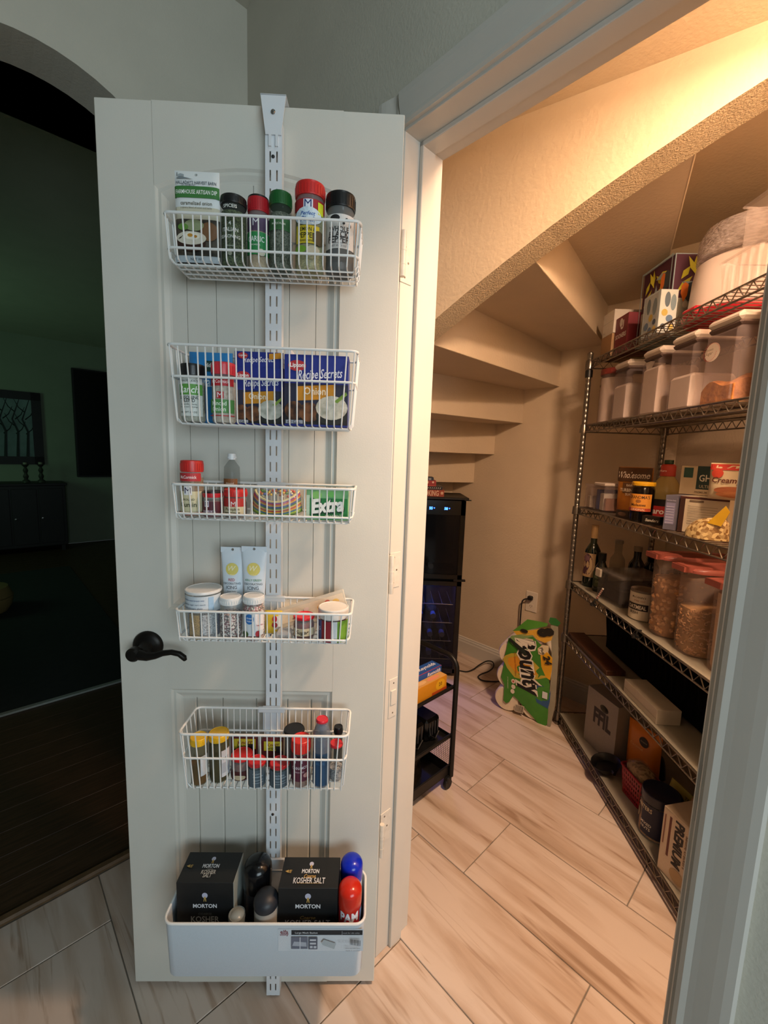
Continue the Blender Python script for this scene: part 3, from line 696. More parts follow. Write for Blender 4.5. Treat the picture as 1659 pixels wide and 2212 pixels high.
def carton_at(loc, rotz, name, label, cat, w, d, h, col, front=(), left=(), right=(), top=(), group=None, lean=None, b=0.0008, rough=0.45, flaps=None):
    t = thing(name, label, cat, loc, rotz, group, rot=lean)
    m = col if not isinstance(col, str) else mat('card_'+col.lstrip('#'), col, rough, noise=0.05, nscale=60)
    MB().box(-w/2, w/2, -d/2, d/2, 0, h, b=b).obj('box', m, t)
    if front: printed(t, S_plane(d/2), front)
    if left: printed(t, S_left(w/2), left, name='side_print')
    if right: printed(t, S_right(w/2), right, name='side_print')
    if top: printed(t, S_top(h), top, name='top_print')
    return t
# ------------------------------------------------------------------ basket 1: dip packet and spices
def pkt_geo(u0, u1, vt, dy, bk):
    vm = vt+70; a0, _ = od(u0, vm, dy); a1, _ = od(u1, vm, dy); _, z1 = od((u0+u1)/2, vt, dy); return (a0+a1)/2, a1-a0, z1-BASK[bk]
ac, pw, ph = pkt_geo(372, 478, 374, 0.0861, 1); pw *= 0.90; ac += 0.0032
k = ph/0.198
M_FOOD = mat('onion_dip_photo', '#5b5244', 0.6, col2='#2b2a26', nscale=60)
dip = pouch_at(Dp(ac, 0.0861, BASK[1]), (0.02, 0, DPSI), 'dip_packet', 'white and green caramelized onion dip mix packet', 'packet', pw, ph, 0.006, mat('paper_white', '#dfe2e0', 0.6, noise=0.03, nscale=50), [
    ('r', -pw*.5, pw*.5, ph*0.02, ph*0.615, '#c9c4ae'), ('r', -pw*.5, pw*.5, ph*0.02, ph*0.49, M_FOOD), ('r', -pw*.5, pw*.5, ph*0.71, ph*0.83, '#3f7a3c'),
    ('t', 'FARMHOUSE ARTISAN DIP', 0, ph*0.770, pw*0.92, '#f0f2ea', {'tall': 1.6}), ('t', 'caramelized onion', 0, ph*0.655, pw*0.70, '#6d6a5c', {'tall': 1.1}),
    ('t', 'a savory blend of onion and herbs', 0, ph*0.605, pw*0.7, '#8f8b7d'),
    ("t", "HALLADAY'S HARVEST BARN", 0, ph*0.865, pw*0.90, '#4d5a63', {'tall': 1.3}), ('t', 'OF VERMONT', -pw*0.16, ph*0.838, pw*0.32, '#6b767d'),
    ('p', [(-pw*.45, ph*.905), (-pw*.36, ph*.925), (-pw*.2, ph*.912), (-pw*.05, ph*.895), (-pw*.2, ph*.900)], '#7b8488'), ('p', [(-pw*.40, ph*.925), (-pw*.40, ph*.945), (-pw*.34, ph*.955), (-pw*.26, ph*.945), (-pw*.26, ph*.922)], '#9aa3a6'), ('r', -pw*.425, -pw*.41, ph*.925, ph*.965, '#50585c'),
    ('e', pw*0.28, ph*0.36, pw*0.20, ph*0.10, '#7a5637'), ('e', -pw*0.05, ph*0.42, pw*0.22, ph*0.06, '#8f9a74'), ('e', -pw*0.30, ph*0.40, pw*0.12, ph*0.035, '#5f8a3a'),
    ('e', -pw*0.12, ph*0.235, pw*0.33, ph*0.09, '#3a2419'), ('e', -pw*0.12, ph*0.285, pw*0.34, ph*0.070, '#d8d2c0'), ('e', -pw*0.10, ph*0.305, pw*0.18, ph*0.04, '#ece7d6'), ('e', -pw*0.14, ph*0.312, pw*0.06, ph*0.018, '#c8913a'), ('e', -pw*0.02, ph*0.300, pw*0.04, ph*0.014, '#b9802e'),
    ('r', -pw*.5, pw*.5, ph*0.03, ph*0.10, '#aeb9bf'), ('t', 'NET WT', 0, ph*0.065, pw*0.3, '#49525a')])
punch(dip.children[0], (-pw*0.01, 0, ph*0.955), 0.0026, 0.0026, 0.02)
G1 = 'spice jars in the top wire basket'
def leafy(key): return flakes(key, '#6b7a52', '#2f3a26', 420)
door_jar(1, 478, 533, 420, (0.0830, 0.984, -0.0005), 'spice_jar', 'glass Italian seasoning jar with black lid and dark green herbs', 'spice jar', 16, '#1b1b1b', leafy('italian_herbs'), lambda r, h, b: [
    ('t', 'SPICEIS', 0, b*0.93, r*1.1, '#dfe3dc'), ('t', '4', 0, b*0.66, r*0.2, '#dfe3dc'), ('t', 'ITALIAN', 0, b*0.56, r*1.25, '#dfe3dc', {'tall': 1.2}), ('t', 'SEASONING', 0, b*0.45, r*1.55, '#dfe3dc', {'tall': 1.2}), ('t', 'ORGANIC', 0, b*0.30, r*0.7, '#b8c0b0'), ('e', 0, b*0.18, r*0.16, r*0.16, '#b8c0b0')], shellm=M_GLASS, cap_r=1.02, neck=0.92)
door_jar(1, 535, 581, 421, (0.0684, 0.990, 0.0004), 'spice_jar', 'garlic powder jar with red and black lid, green label', 'spice jar', 33, '#b3232a', powder('garlic_powder', '#c9b08a', '#b39a74'), lambda r, h, b: [
    ('r', -r*1.5, r*1.5, b*0.66, b*0.90, '#5b4763'), ('t', 'M', 0, b*0.80, r*0.6, '#e8e8ee', {'bold': 0.0}), ('r', -r*1.5, r*1.5, b*0.26, b*0.64, '#2f8a4c'), ('t', 'GARLIC', 0, b*0.52, r*1.55, '#eaf2ea', {'tall': 1.5}), ('t', 'POWDER', 0, b*0.42, r*0.8, '#d8e6d8'), ('e', r*0.5, b*0.30, r*0.35, b*0.06, '#d9d3bd')], cap_top='#1d1b1b', cap_r=1.0)
door_jar(1, 582, 631, 412, 0.075, 'spice_jar', 'herb jar with dark green lid and grey-green leaves', 'spice jar', 27, '#1f5a2a', flakes('grey_herbs', '#8a9080', '#4d5646', 420), lambda r, h, b: [
    ('r', -r*1.4, r*1.4, b*0.60, b*0.78, '#3c6a3e'), ('t', 'MARJORAM', 0, b*0.69, r*1.2, '#c8d8c4')], shellm=M_GLASS, cap_r=0.98)
door_jar(1, 638, 703, 391, (0.0747, 0.996, -0.0001), 'spice_jar', 'large lemon and pepper seasoning jar with red lid', 'spice jar', 27, '#c92a26', flakes('lemon_pepper', '#b5ac6a', '#8a8450', 420), lambda r, h, b: [
    ('r', -r*1.35, r*1.35, b*0.78, b*0.93, '#a3242c'), ('r', -r*0.30, r*0.32, b*0.80, b*0.92, '#dfe3ee'), ('t', 'M', 0, b*0.862, r*0.46, '#26346e', {'bold': 0.0}), ('r', r*0.66, r*1.1, b*0.74, b*0.90, '#d6dc2e'),
    ('e', 0, b*0.70, r*0.95, b*0.12, '#cfe0ea'), ('t', 'Perfect', 0, b*0.735, r*0.95, '#2454a0', {'shear': 0.3}), ('t', 'Pinch', 0, b*0.66, r*0.95, '#2454a0', {'shear': 0.3}),
    ('r', -r*0.8, r*0.75, b*0.34, b*0.575, '#d9c22c'), ('t', 'LEMON &', -r*0.05, b*0.525, r*1.1, '#20200f', {'tall': 1.3}), ('t', 'PEPPER', -r*0.05, b*0.445, r*1.1, '#20200f', {'tall': 1.3}), ('t', 'SEASONING', -r*0.05, b*0.375, r*0.9, '#4a4416'),
    ('e', r*0.72, b*0.42, r*0.42, b*0.10, '#5a4a30'), ('e', -r*0.45, b*0.26, r*0.4, b*0.05, '#78a832'), ('e', r*0.35, b*0.25, r*0.40, b*0.06, '#c9bfa6')], neck=0.9)
door_jar(1, 704, 768, 414, 0.075, 'spice_jar', 'whole black pepper jar with tall black lid and white label', 'spice jar', 29, '#161616', flakes('peppercorns', '#3a3532', '#151312', 300), lambda r, h, b: [
    ('r', -r*1.2, r*1.2, b*0.34, b*0.86, '#d8d6d2'), ('e', -r*0.3, b*0.80, r*0.34, b*0.05, '#242424'), ('e', r*0.5, b*0.78, r*0.10, b*0.03, '#242424'), ('e', r*0.75, b*0.70, r*0.09, b*0.03, '#242424'), ('e', r*0.3, b*0.72, r*0.08, b*0.02, '#242424'),
    ('t', 'WHOLE', 0, b*0.63, r*1.3, '#2a2a2c', {'tall': 1.2}), ('t', 'BLACK', 0, b*0.55, r*1.3, '#2a2a2c', {'tall': 1.2}), ('t', 'PEPPER', 0, b*0.47, r*1.4, '#2a2a2c', {'tall': 1.2}), ('r', -r*0.7, r*0.7, b*0.415, b*0.42, '#55555a'), ('t', 'NET WT 3 OZ', 0, b*0.375, r*1.0, '#77777c'), ('r', r*1.25, r*1.6, b*0.3, b*0.86, '#b58a6a')])
# ------------------------------------------------------------------ basket 2: ranch mixes and two soup-mix cartons
ac, pw, ph = pkt_geo(397, 496, 760, 0.0563, 2); pw *= 0.939; ac += 0.0077
pouch_at(Dp(ac, 0.0545, BASK[2]), (-0.03, 0.0, DPSI), 'ranch_packet', 'bright blue ranch dip packet behind the seasoning jars', 'packet', pw, ph, 0.010, mat('blue_film', '#2f86c9', 0.3, noise=0.1, nscale=20), [
    ('r', -pw*0.10, pw*0.46, ph*0.72, ph*0.87, '#123f3a'), ('t', 'Hidden Valley', pw*0.17, ph*0.80, pw*0.52, '#dfe8e4', {'tall': 1.5}), ('t', 'ranch', pw*0.1, ph*0.58, pw*0.45, '#d7ebf5', {'tall': 1.6})], wr=0.001)
door_jar(2, 388, 441, 785, (0.0915, 0.970, 0.0022), 'spice_jar', 'ranch seasoning blend jar with black lid and white and green label', 'spice jar', 24, '#1c1d1e', powder('ranch_powder', '#b9b7a6', '#8f9080'), lambda r, h, b: [
    ('r', -r*1.15, r*1.15, b*0.12, b*0.93, '#d4d8d2'), ('t', "TRADER JOE'S", 0, b*0.865, r*1.5, '#2c2f2c'), ('r', -r*1.15, r*1.15, b*0.57, b*0.80, '#5e9c45'), ('t', 'Ranch', 0, b*0.685, r*1.6, '#eef4ea', {'shear': 0.25, 'tall': 1.2}), ('t', 'SEASONING', 0, b*0.515, r*1.65, '#1f2320', {'tall': 1.2}), ('t', 'BLEND', 0, b*0.45, r*1.0, '#1f2320', {'tall': 1.2}), ('t', 'buttermilk & herbs', 0, b*0.37, r*1.3, '#6b706c'), ('t', 'for dips and dressings', 0, b*0.31, r*1.4, '#6b706c'), ('t', 'NET WT 2.5 OZ', 0, b*0.20, r*1.3, '#4b504c')]
    + [('r', r*1.22+i*r*0.07, r*1.25+i*r*0.07, b*0.2, b*0.8, '#2a2c2c') for i in range(6)], cap_r=0.98)
door_jar(2, 457, 510, 782, (0.0920, 0.965, 0.0), 'spice_jar', 'minced onion jar with translucent red lid and green label', 'spice jar', 26, '#d23a44', powder('minced_onion', '#cbbfae', '#a89a8a', 160), lambda r, h, b: [
    ('r', -r*1.2, r*1.2, b*0.76, b*0.93, '#b5252e'), ('t', 'McCormick', 0, b*0.85, r*1.5, '#f0dada', {'tall': 1.3}), ('r', -r*0.28, r*0.30, b*0.50, b*0.64, '#b5252e'), ('t', 'M', 0, b*0.57, r*0.4, '#f2f2f2', {'bold': 0.0}), ('r', -r*1.2, r*1.2, b*0.20, b*0.48, '#4f8a48'), ('t', 'Minced', -r*0.1, b*0.40, r*1.2, '#dcebd6', {'tall': 1.2}), ('t', 'Onion', -r*0.1, b*0.28, r*1.1, '#dcebd6', {'tall': 1.2}), ('r', -r*1.2, r*1.2, b*0.135, b*0.155, '#b5252e')])
def soup_specs(w, h, blue, open_top):
    Mn = mat('soup_photo', '#7a4d2a', 0.55, col2='#2a1710', nscale=70); Ms = mat('dip_photo', '#d5d5c8', 0.6, col2='#9b9d8e', nscale=60)
    return [('r', -w/2, w/2, h*0.03, h*0.30, '#1d1a1c'), ('r', -w/2, w/2, h*0.28, h*0.60, '#22273f'), ('p', [(-w*.30, h*.36), (w*.30, h*.40), (w*.30, h*.60), (-w*.30, h*.56)], '#c98a1d'),
        ('e', -w*.30, h*.845, w*.14, h*.075, '#b62f35'), ('t', 'Lipton', -w*.30, h*.845, w*.22, '#f4eeee', {'bold': 0.03}),
        ('t', 'Recipe Secrets', w*.06, h*.72, w*.70, '#dfe3f2', {'shear': 0.35, 'tall': 1.7, 'rot': 0.07}), ('t', 'Onion', -w*.02, h*.50, w*.34, '#f2e6c8', {'tall': 1.2}),
        ('e', -w*.34, h*.22, w*.15, h*.13, Mn), ('e', -w*.10, h*.20, w*.16, h*.14, Mn), ('e', w*.25, h*.15, w*.25, h*.12, '#20231f'), ('e', w*.25, h*.27, w*.25, h*.17, Ms), ('p', [(w*.28, h*.36), (w*.47, h*.50), (w*.49, h*.46), (w*.34, h*.34)], '#7fa03e'),
        ('r', -w*.47, -w*.20, h*.035, h*.085, '#9fa4b0'), ('t', '60 CAL', -w*.34, h*.06, w*.2, '#1f2130')]
def soup(u0, u1, vt, vtface, dy, d, label, rz, tilt, flap):
    a0, _ = od(u0, vt+70, dy); a1, _ = od(u1, vt+70, dy); _, z1 = od((u0+u1)/2, vtface, dy); wv, hv = a1-a0, z1-BASK[2]
    t = carton_at(Dp((a0+a1)/2, dy-d/2, BASK[2]), DPSI+rz, 'soup_mix_carton', label, 'carton', wv, d, hv, '#1f2f86', soup_specs(wv, hv, 0, 0), lean=(tilt, 0, DPSI+rz))
    return t, wv, hv, d
t1_, wv, hv, d_ = soup(504, 612, 790, 793, 0.0712, 0.032, 'dark blue onion soup-mix carton with its printed top flap raised', 0.02, 0.0, 0)
f_ = MB().box(-wv/2+0.002, wv/2-0.002, -d_/2+0.006, -d_/2+0.0075, hv-0.006, hv+0.030, M=Matrix.Rotation(0.0, 4, 'X')).obj('raised_flap', mat('card_1f2f86', '#1f2f86', 0.45, noise=0.05, nscale=60), t1_)
printed(t1_, lambda x, y, o: Vector((x, -d_/2+0.006-o, y)), [('t', 'Recipe Secrets', 0, hv+0.014, wv*0.62, '#dfe3f2', {'shear': 0.35, 'rot': 0.05, 'tall': 1.4}), ('e', -wv*0.32, hv+0.022, wv*0.1, 0.006, '#b62f35'), ('t', 'Lipton', -wv*0.32, hv+0.022, wv*0.15, '#f4eeee'), ('p', [(wv*.20, hv+.016), (wv*.46, hv+.019), (wv*.46, hv+.030), (wv*.20, hv+.027)], '#c98a1d')], name='flap_print')
t2_, wv, hv, d_ = soup(614, 752, 767, 767, 0.090, 0.045, 'bright blue onion soup-mix carton with a white inner flap showing', 0.0, 0.0, 0)
MB().box(-wv/2+0.002, -wv/2+0.012, -d_/2+0.004, d_/2-0.004, hv-0.004, hv+0.010).obj('inner_flap', mat('card_white', '#d8dade', 0.6), t2_)
# ------------------------------------------------------------------ basket 3: cumin, small jars, extract bottle, candy, gum
door_jar(3, 388, 440, 994, (0.0916, 0.910, 0.0012), 'spice_jar', 'ground cumin jar with red lid and cream label', 'spice jar', 26, '#bf2f2a', powder('cumin', '#8a6a3a', '#6f522c'), lambda r, h, b: [
    ('r', -r*1.2, r*1.2, b*0.80, b*0.98, '#b32f34'), ('t', 'McCormick', 0, b*0.89, r*1.5, '#f2e2e0', {'tall': 1.3}), ('r', -r*0.32, r*0.34, b*0.53, b*0.70, '#e6e6e8'), ('t', 'M', 0, b*0.615, r*0.5, '#8c2230', {'bold': 0.0}), ('r', -r*1.2, r*1.2, b*0.10, b*0.58, '#cfc7a2'), ('r', -r*0.32, r*0.34, b*0.50, b*0.70, '#e6e6e8'), ('t', 'M', 0, b*0.60, r*0.5, '#3c2a4e', {'bold': 0.0}), ('t', 'GROUND', 0, b*0.40, r*1.1, '#4b4a2a'), ('t', 'Cumin', 0, b*0.29, r*1.35, '#3b3a1c', {'tall': 1.2}), ('r', -r*1.2, r*1.2, b*0.06, b*0.12, '#b32f34')])
door_jar(3, 438, 481, 1058, (0.0960, 0.972, 0.0009), 'spice_jar', 'small paprika jar with red lid and purple-brown label', 'spice jar', 17, '#c02a33', powder('paprika', '#6e2620', '#521a16'), lambda r, h, b: [
    ('r', -r*1.2, r*1.2, b*0.10, b*0.80, '#5b2530'), ('r', -r*0.55, -r*0.05, b*0.55, b*0.85, '#d9d4e0'), ('t', 'M', -r*0.3, b*0.70, r*0.35, '#3c2a4e', {'bold': 0.0}), ('t', 'PAPRIKA', -r*0.05, b*0.32, r*1.3, '#d7c6d2', {'tall': 1.3})], cap_top='#2a1f1f')
door_jar(3, 483, 533, 1054, (0.0880, 0.980, 0.0013), 'spice_jar', 'small pumpkin pie spice jar with red lid and cream label', 'spice jar', 20, '#c8322f', powder('pie_spice', '#6e3a22', '#542a18'), lambda r, h, b: [
    ('r', -r*1.2, r*1.2, b*0.55, b*0.95, '#b3322e'), ('r', -r*1.2, r*1.2, b*0.12, b*0.55, '#cfc6a4'), ('t', 'M', r*0.1, b*0.68, r*0.4, '#ece6e6', {'bold': 0.0}), ('t', 'Pumpkin', 0, b*0.42, r*1.2, '#5b4a22'), ('t', 'PIE SPICE', 0, b*0.24, r*1.3, '#5b4a22')])
eb = door_jar(3, 484, 518, 980, 0.052, 'extract_bottle', 'slim clear extract bottle with white screw cap', 'bottle', 13, '#dfe3e4', mat('extract_liquid', '#5a3418', 0.2, noise=0.1, nscale=20), lambda r, h, b: [('r', -r*1.0, r*1.0, b*0.30, b*0.66, '#8a5a32'), ('t', 'Almond', 0, b*0.58, r*1.0, '#ecdcc4'), ('t', 'Extract', 0, b*0.46, r*1.1, '#ecdcc4')], shellm=M_GLASS, neck=0.34, cap_r=0.52, shoulder=0.030, fill=0.55)
# rainbow candy in a clear bag
ac, zz = od(600, 1110, 0.085); cb = thing('candy_bag', 'clear bag of rainbow striped candies slumped in the basket', 'candy bag', Dp(0.3774, 0.082, BASK[3]), DPSI)
bw = 0.050
bag = MB(); bag.lathe([(0, 0), (0.042, 0.002), (0.052, 0.018), (0.055, 0.034), (0.046, 0.050), (0.030, 0.060), (0.0, 0.064)], 24, M=Matrix.Diagonal((1, 0.62, 1, 1)))
bag.obj('bag', shell('candy_film', '#d8dcd4', 0.10, 0.1), cb, smooth=True)
for i, c in enumerate(['#5d7f3c', '#8fae42', '#3f6f8f', '#cfa63a', '#b8403a', '#c9b25a', '#2f6f4f', '#34429a', '#c8a030', '#c2453a', '#7c3f86', '#d8cf9a']):
    pts = []
    for q in range(15):
        a = -1.45+2.9*q/14; rr = 0.049-0.0005*i; pts.append((rr*math.sin(a), -0.60*rr*math.cos(a)-0.0015, 0.006+0.0036*i+0.012*(math.sin(a)**2)-0.001*i*math.cos(a)))
    MB().tube(pts, 0.0025, 6).obj('candy_strip', mat('candy_'+c[1:], c, 0.35, noise=0.15, nscale=90), cb, smooth=True)
nb = MB(); rc = random.Random(3)
for c in ('#d8b23c', '#c4423a', '#4b8a3e', '#3b5aa8', '#d9d2b4', '#c97a2e'): 
    nb.use(mat('nerd_'+c[1:], c, 0.4))
    for i in range(16):
        a = rc.random()*2*PI; rr = 0.040*math.sqrt(rc.random()); nb.lathe([(0, 0), (0.0026, 0.0012), (0.0032, 0.003), (0.002, 0.005), (0, 0.0056)], 6, cx=rr*math.cos(a), cy=0.55*rr*math.sin(a), z=0.046+rc.random()*0.010-rr*0.10)
tag(nb.obj('candies', None, cb, smooth=True), kind='stuff')
a0, _ = od(662, 1085, 0.095); a1, _ = od(752, 1085, 0.095); gw = a1-a0
carton_at(Dp((a0+a1)/2, 0.095-0.0205, BASK[3]), DPSI, 'gum_pack', 'green spearmint gum multipack with large white lettering', 'gum pack', gw, 0.040, 0.062, mat('green_gum_wrap', '#3c8f55', 0.3, col2='#7fb487', nscale=14), [
    ('r', -gw*.49, gw*.49, 0.004, 0.044, '#1f7a3d'), ('e', -gw*0.25, 0.050, gw*0.12, 0.008, '#7fbf6a'), ('e', gw*0.1, 0.052, gw*0.10, 0.006, '#5fae5a'),
    ('t', 'Extra', 0.0015, 0.0285, gw*0.80, '#123a2c', {'shear': 0.25, 'bold': 0.07, 'tall': 1.3, 'rot': 0.10}), ('t', 'Extra', 0, 0.030, gw*0.78, '#eef3f0', {'shear': 0.25, 'bold': 0.04, 'tall': 1.3, 'rot': 0.10}), ('t', 'LONG LASTING FLAVOR', gw*0.12, 0.016, gw*0.52, '#10301f', {'rot': 0.08}), ('t', 'SPEARMINT', gw*0.15, 0.009, gw*0.4, '#d8ead8', {'rot': 0.05}), ('r', -gw*.5, -gw*.42, 0.004, 0.05, '#bcd6c2')])
# ------------------------------------------------------------------ basket 4: sprinkles, icing tubes
MS_GOLD = flakes('gold_sprinkles', '#c79a3f', '#8f6a24', 500); MS_SILV = flakes('silver_pearls', '#c9cdd2', '#7f858c', 500)
def multi(key, cols, sc):
    if key in MATS: return MATS[key]
    m = bpy.data.materials.new(key); m.use_nodes = True; N = m.node_tree.nodes; L = m.node_tree.links; b = N['Principled BSDF']; b.inputs['Roughness'].default_value = 0.5
    t = N.new('ShaderNodeTexCoord'); v = N.new('ShaderNodeTexVoronoi'); v.inputs['Scale'].default_value = sc; L.new(t.outputs['Object'], v.inputs['Vector'])
    cr = N.new('ShaderNodeValToRGB'); cr.color_ramp.interpolation = 'CONSTANT'
    for i, c in enumerate(cols):
        if i < 2: e = cr.color_ramp.elements[i]; e.position = i/len(cols)
        else: e = cr.color_ramp.elements.new(i/len(cols))
        e.color = (*hexc(c), 1)
    L.new(v.outputs['Color'], cr.inputs[0]); L.new(cr.outputs[0], b.inputs['Base Color']); MATS[key] = m; return m
t = door_jar(4, 396, 481, 1258, (0.0832, 0.873, 0.0019), 'sprinkle_tub', 'wide clear sprinkle tub with flat white lid and paper band', 'sprinkle tub', 24, '#d9dcdc', None, lambda r, h, b: [('r', -r*1.5, r*1.5, b*0.62, b*0.97, '#c9d3da'), ('t', 'sprinkles assortment mix', -r*0.3, b*0.88, r*1.4, '#54688a'), ('t', 'Ingredients: sugar, corn starch', -r*0.3, b*0.79, r*1.5, '#6a7686'), ('t', 'confectioners glaze', -r*0.3, b*0.71, r*1.2, '#6a7686'), ('r', r*0.62, r*0.9, b*0.66, b*0.95, '#9fc0dc')], cap_r=1.04, neck=0.97, ridged=False)
rr = 0.034; bhh = 0.052
MB().lathe([(0, 0.002), (0.031, 0.002), (0.031, bhh), (0, bhh)], 10, a0=-0.75, a1=0.10).obj('gold_sprinkles', MS_GOLD, t, smooth=True)
MB().lathe([(0, 0.002), (0.031, 0.002), (0.031, bhh), (0, bhh)], 10, a0=0.25, a1=1.3).obj('silver_sprinkles', MS_SILV, t, smooth=True)
MB().lathe([(0, 0.002), (0.030, 0.002), (0.030, bhh), (0, bhh)], 20, a0=1.4, a1=5.4).obj('violet_sprinkles', flakes('violet_sprinkles', '#8f93b4', '#5d6080', 500), t, smooth=True)
def icing(u0, u1, vt, dy, name, col, lab, da=0.0):
    a0, _ = od(u0, vt+25, dy); a1, _ = od(u1, vt+25, dy); _, z1 = od((u0+u1)/2, vt, dy); w_ = a1-a0; h_ = z1-BASK[4]
    t = thing('icing_tube', lab, 'icing tube', Dp((a0+a1)/2+da, dy, BASK[4]), DPSI, 'icing tubes in the fourth basket')
    cap_h = 0.018
    def prof(v):                     # v 0 bottom of tube .. 1 crimp : half width and half depth
        return (w_*(0.36+0.14*v), 0.015*(1-v)**0.8+0.0012)
    def S(x, y, o):
        v = max(0, min(1, (y-cap_h)/(h_-cap_h))); hw, hd = prof(v); q = max(-1, min(1, x/hw)); return Vector((x, -hd*math.sqrt(max(0, 1-q*q))-o, y))
    mb = MB(); n = 20; rows = 12
    for j in range(rows+1):
        v = j/rows; hw, hd = prof(v)
        for i in range(n): a = 2*PI*i/n; mb.v.append((hw*math.sin(a), -hd*math.cos(a), cap_h+(h_-cap_h)*v))
    for j in range(rows):
        for i in range(n): mb.f.append((j*n+i, j*n+(i+1) % n, (j+1)*n+(i+1) % n, (j+1)*n+i)); mb.m.append(0)
    mb.f += [tuple(reversed(range(n))), tuple(rows*n+i for i in range(n))]; mb.m += [0, 0]
    tb_ = mb.obj('tube', mat('icing_tube_white', '#d8e2ea', 0.32, noise=0.04, nscale=30), t, smooth=True)
    MB().lathe([(0, 0), (0.010, 0), (0.012, 0.003), (0.013, cap_h), (0, cap_h)], 16).obj('cap', cap_mat('#e4e6e6'), t, smooth=True)
    cr_ = MB().box(-w_/2, w_/2, -0.0016, 0.0016, h_-0.012, h_+0.0, b=0.0004).obj('crimp', mat('icing_tube_white', '#d8e2ea', 0.32), t)
    for q in (tb_, cr_): punch(q, (0, 0, h_-0.0055), 0.0028, 0.0028, 0.02)
    printed(t, S, [('e', 0, h_*0.74, w_*0.26, w_*0.26, '#e0d172'), ('t', 'W', 0, h_*0.75, w_*0.32, '#f2ecc8', {'shear': 0.3}), ('t', 'Wilton', 0, h_*0.675, w_*0.2, '#f2ecc8'),
        ('t', name, 0, h_*0.615, w_*(0.26 if name == 'RED' else 0.62), col, {'tall': 1.1}), ('t', 'DECORATING', 0, h_*0.57, w_*0.70, '#6b7780', {'tall': 1.1}), ('t', 'ICING', 0, h_*0.525, w_*0.44, '#55616b', {'tall': 1.1}), ('t', 'Great Taste!', 0, h_*0.48, w_*0.36, '#7b868e')], base=0.0011)
icing(471, 523, 1181, 0.0477, 'RED', '#b06068', 'white icing tube printed red, with yellow round logo', 0.0062)
icing(522, 577, 1180, 0.0565, 'KELLY GREEN', '#4f8f6d', 'white icing tube printed kelly green, with yellow round logo')
door_jar(4, 472, 521, 1279, (0.0943, 0.958, 0.0020), 'sprinkle_jar', 'small jar of pink, white and black sprinkles with white lid', 'sprinkle jar', 30, '#dcdedd', multi('mixed_sprinkles', ['#3a2b2c', '#d8c4c0', '#7a3f46', '#e0dcd6', '#241c1e', '#a8646c'], 420), fill=0.75, cap_r=0.98)
door_jar(4, 525, 572, 1277, (0.0953, 0.985, -0.0001), 'sprinkle_jar', 'small jar of red and white sprinkles with white lid and blue oval label', 'sprinkle jar', 30, '#dcdedd', multi('pink_sprinkles', ['#c9a7a4', '#8f3c44', '#e2d8d2', '#3d4a2c', '#b85a5e', '#d9cfc8'], 420), lambda r, h, b: [
    ('r', -r*1.25, r*1.25, b*0.16, b*0.82, '#cfd6da'), ('e', -r*0.15, b*0.62, r*0.42, b*0.14, '#2d6fb4'), ('t', 'Great', -r*0.15, b*0.65, r*0.5, '#eef3f8'), ('t', 'Value', -r*0.15, b*0.57, r*0.5, '#eef3f8'), ('r', r*0.35, r*1.25, b*0.30, b*0.80, '#e2dede'), ('t', 'hearts', r*0.8, b*0.45, r*0.6, '#b0424a'), ('e', r*0.6, b*0.22, r*0.22, b*0.08, '#b8323a'), ('e', -r*0.5, b*0.22, r*0.3, b*0.08, '#3f5a2c')], fill=0.96, cap_r=0.98)
ac, zz = od(590, 1350, 0.090)
pouch_at(Dp(0.3665, 0.0700, BASK[4]), (0.0, 0.0, DPSI), 'candy_packet', 'little yellow candy packet printed with red hearts', 'packet', 0.036, 0.050, 0.006, mat('yellow_film', '#e0bf35', 0.35, noise=0.08, nscale=20), [
    ('r', 0.002, 0.017, 0.002, 0.048, '#d7d6cf'), ('e', 0.004, 0.034, 0.005, 0.007, '#b8262f'), ('e', 0.004, 0.021, 0.006, 0.006, '#8e1d28'), ('t', 'LOVE', 0.013, 0.012, 0.010, '#4a4a52', {'rot': 1.3})])
# leaning clear packet of candy eyes
pk = thing('topping_packet', 'flat clear packet of pale candy toppings lying askew', 'packet', Dp(0.4422, 0.0430, BASK[4]+0.047), 0, rot=(1.15, -0.33, DPSI))
mb = MB(); mb.box(-0.078, 0.078, -0.024, 0.020, 0, 0.0035, b=0.001); mb.obj('film', shell('packet_film', '#e0d8c8', 0.55, 0.2), pk)
printed(pk, S_top(0.0036), [('r', -0.070, 0.075, -0.016, 0.012, '#d8c8b0'), ('e', 0.020, -0.004, 0.006, 0.005, '#d8a24a'), ('e', 0.038, 0.002, 0.006, 0.005, '#c8665a'), ('e', 0.056, -0.002, 0.008, 0.006, '#dfb968'), ('e', -0.040, -0.010, 0.0022, 0.0018, '#3a3430'), ('e', -0.01, 0.0, 0.006, 0.004, '#e2c8c0')])
pk2 = MB(); pk2.box(-0.0155, 0.0155, -0.0155, 0.0155, 0, 0.018, b=0.004)
t = tag(pk2.obj('topping_bag', shell('grey_film', '#c6c8ca', 0.5, 0.25), None, loc=Dp(0.3940, 0.0950, BASK[4]), rotz=DPSI), 'small crumpled clear bag under the leaning packet', 'bag')
door_jar(4, 632, 679, 1319, (0.0876, 0.990, 0.0009), 'spice_jar', 'small red-capped jar of red sugar with cream script label', 'sugar jar', 22, '#d2202e', mat('red_sugar', '#7d141d', 0.5, col2='#4f0c12', nscale=300), lambda r, h, b: [('r', -r*0.9, r*1.2, b*0.25, b*0.62, '#cdbf9f'), ('p', [(-r*.9, b*.25), (r*.4, b*.25), (-r*.9, b*.5)], '#5a1a18'), ('t', 'Sugar', 0, b*0.42, r*1.2, '#2a1512', {'shear': 0.3})], ridged=False)
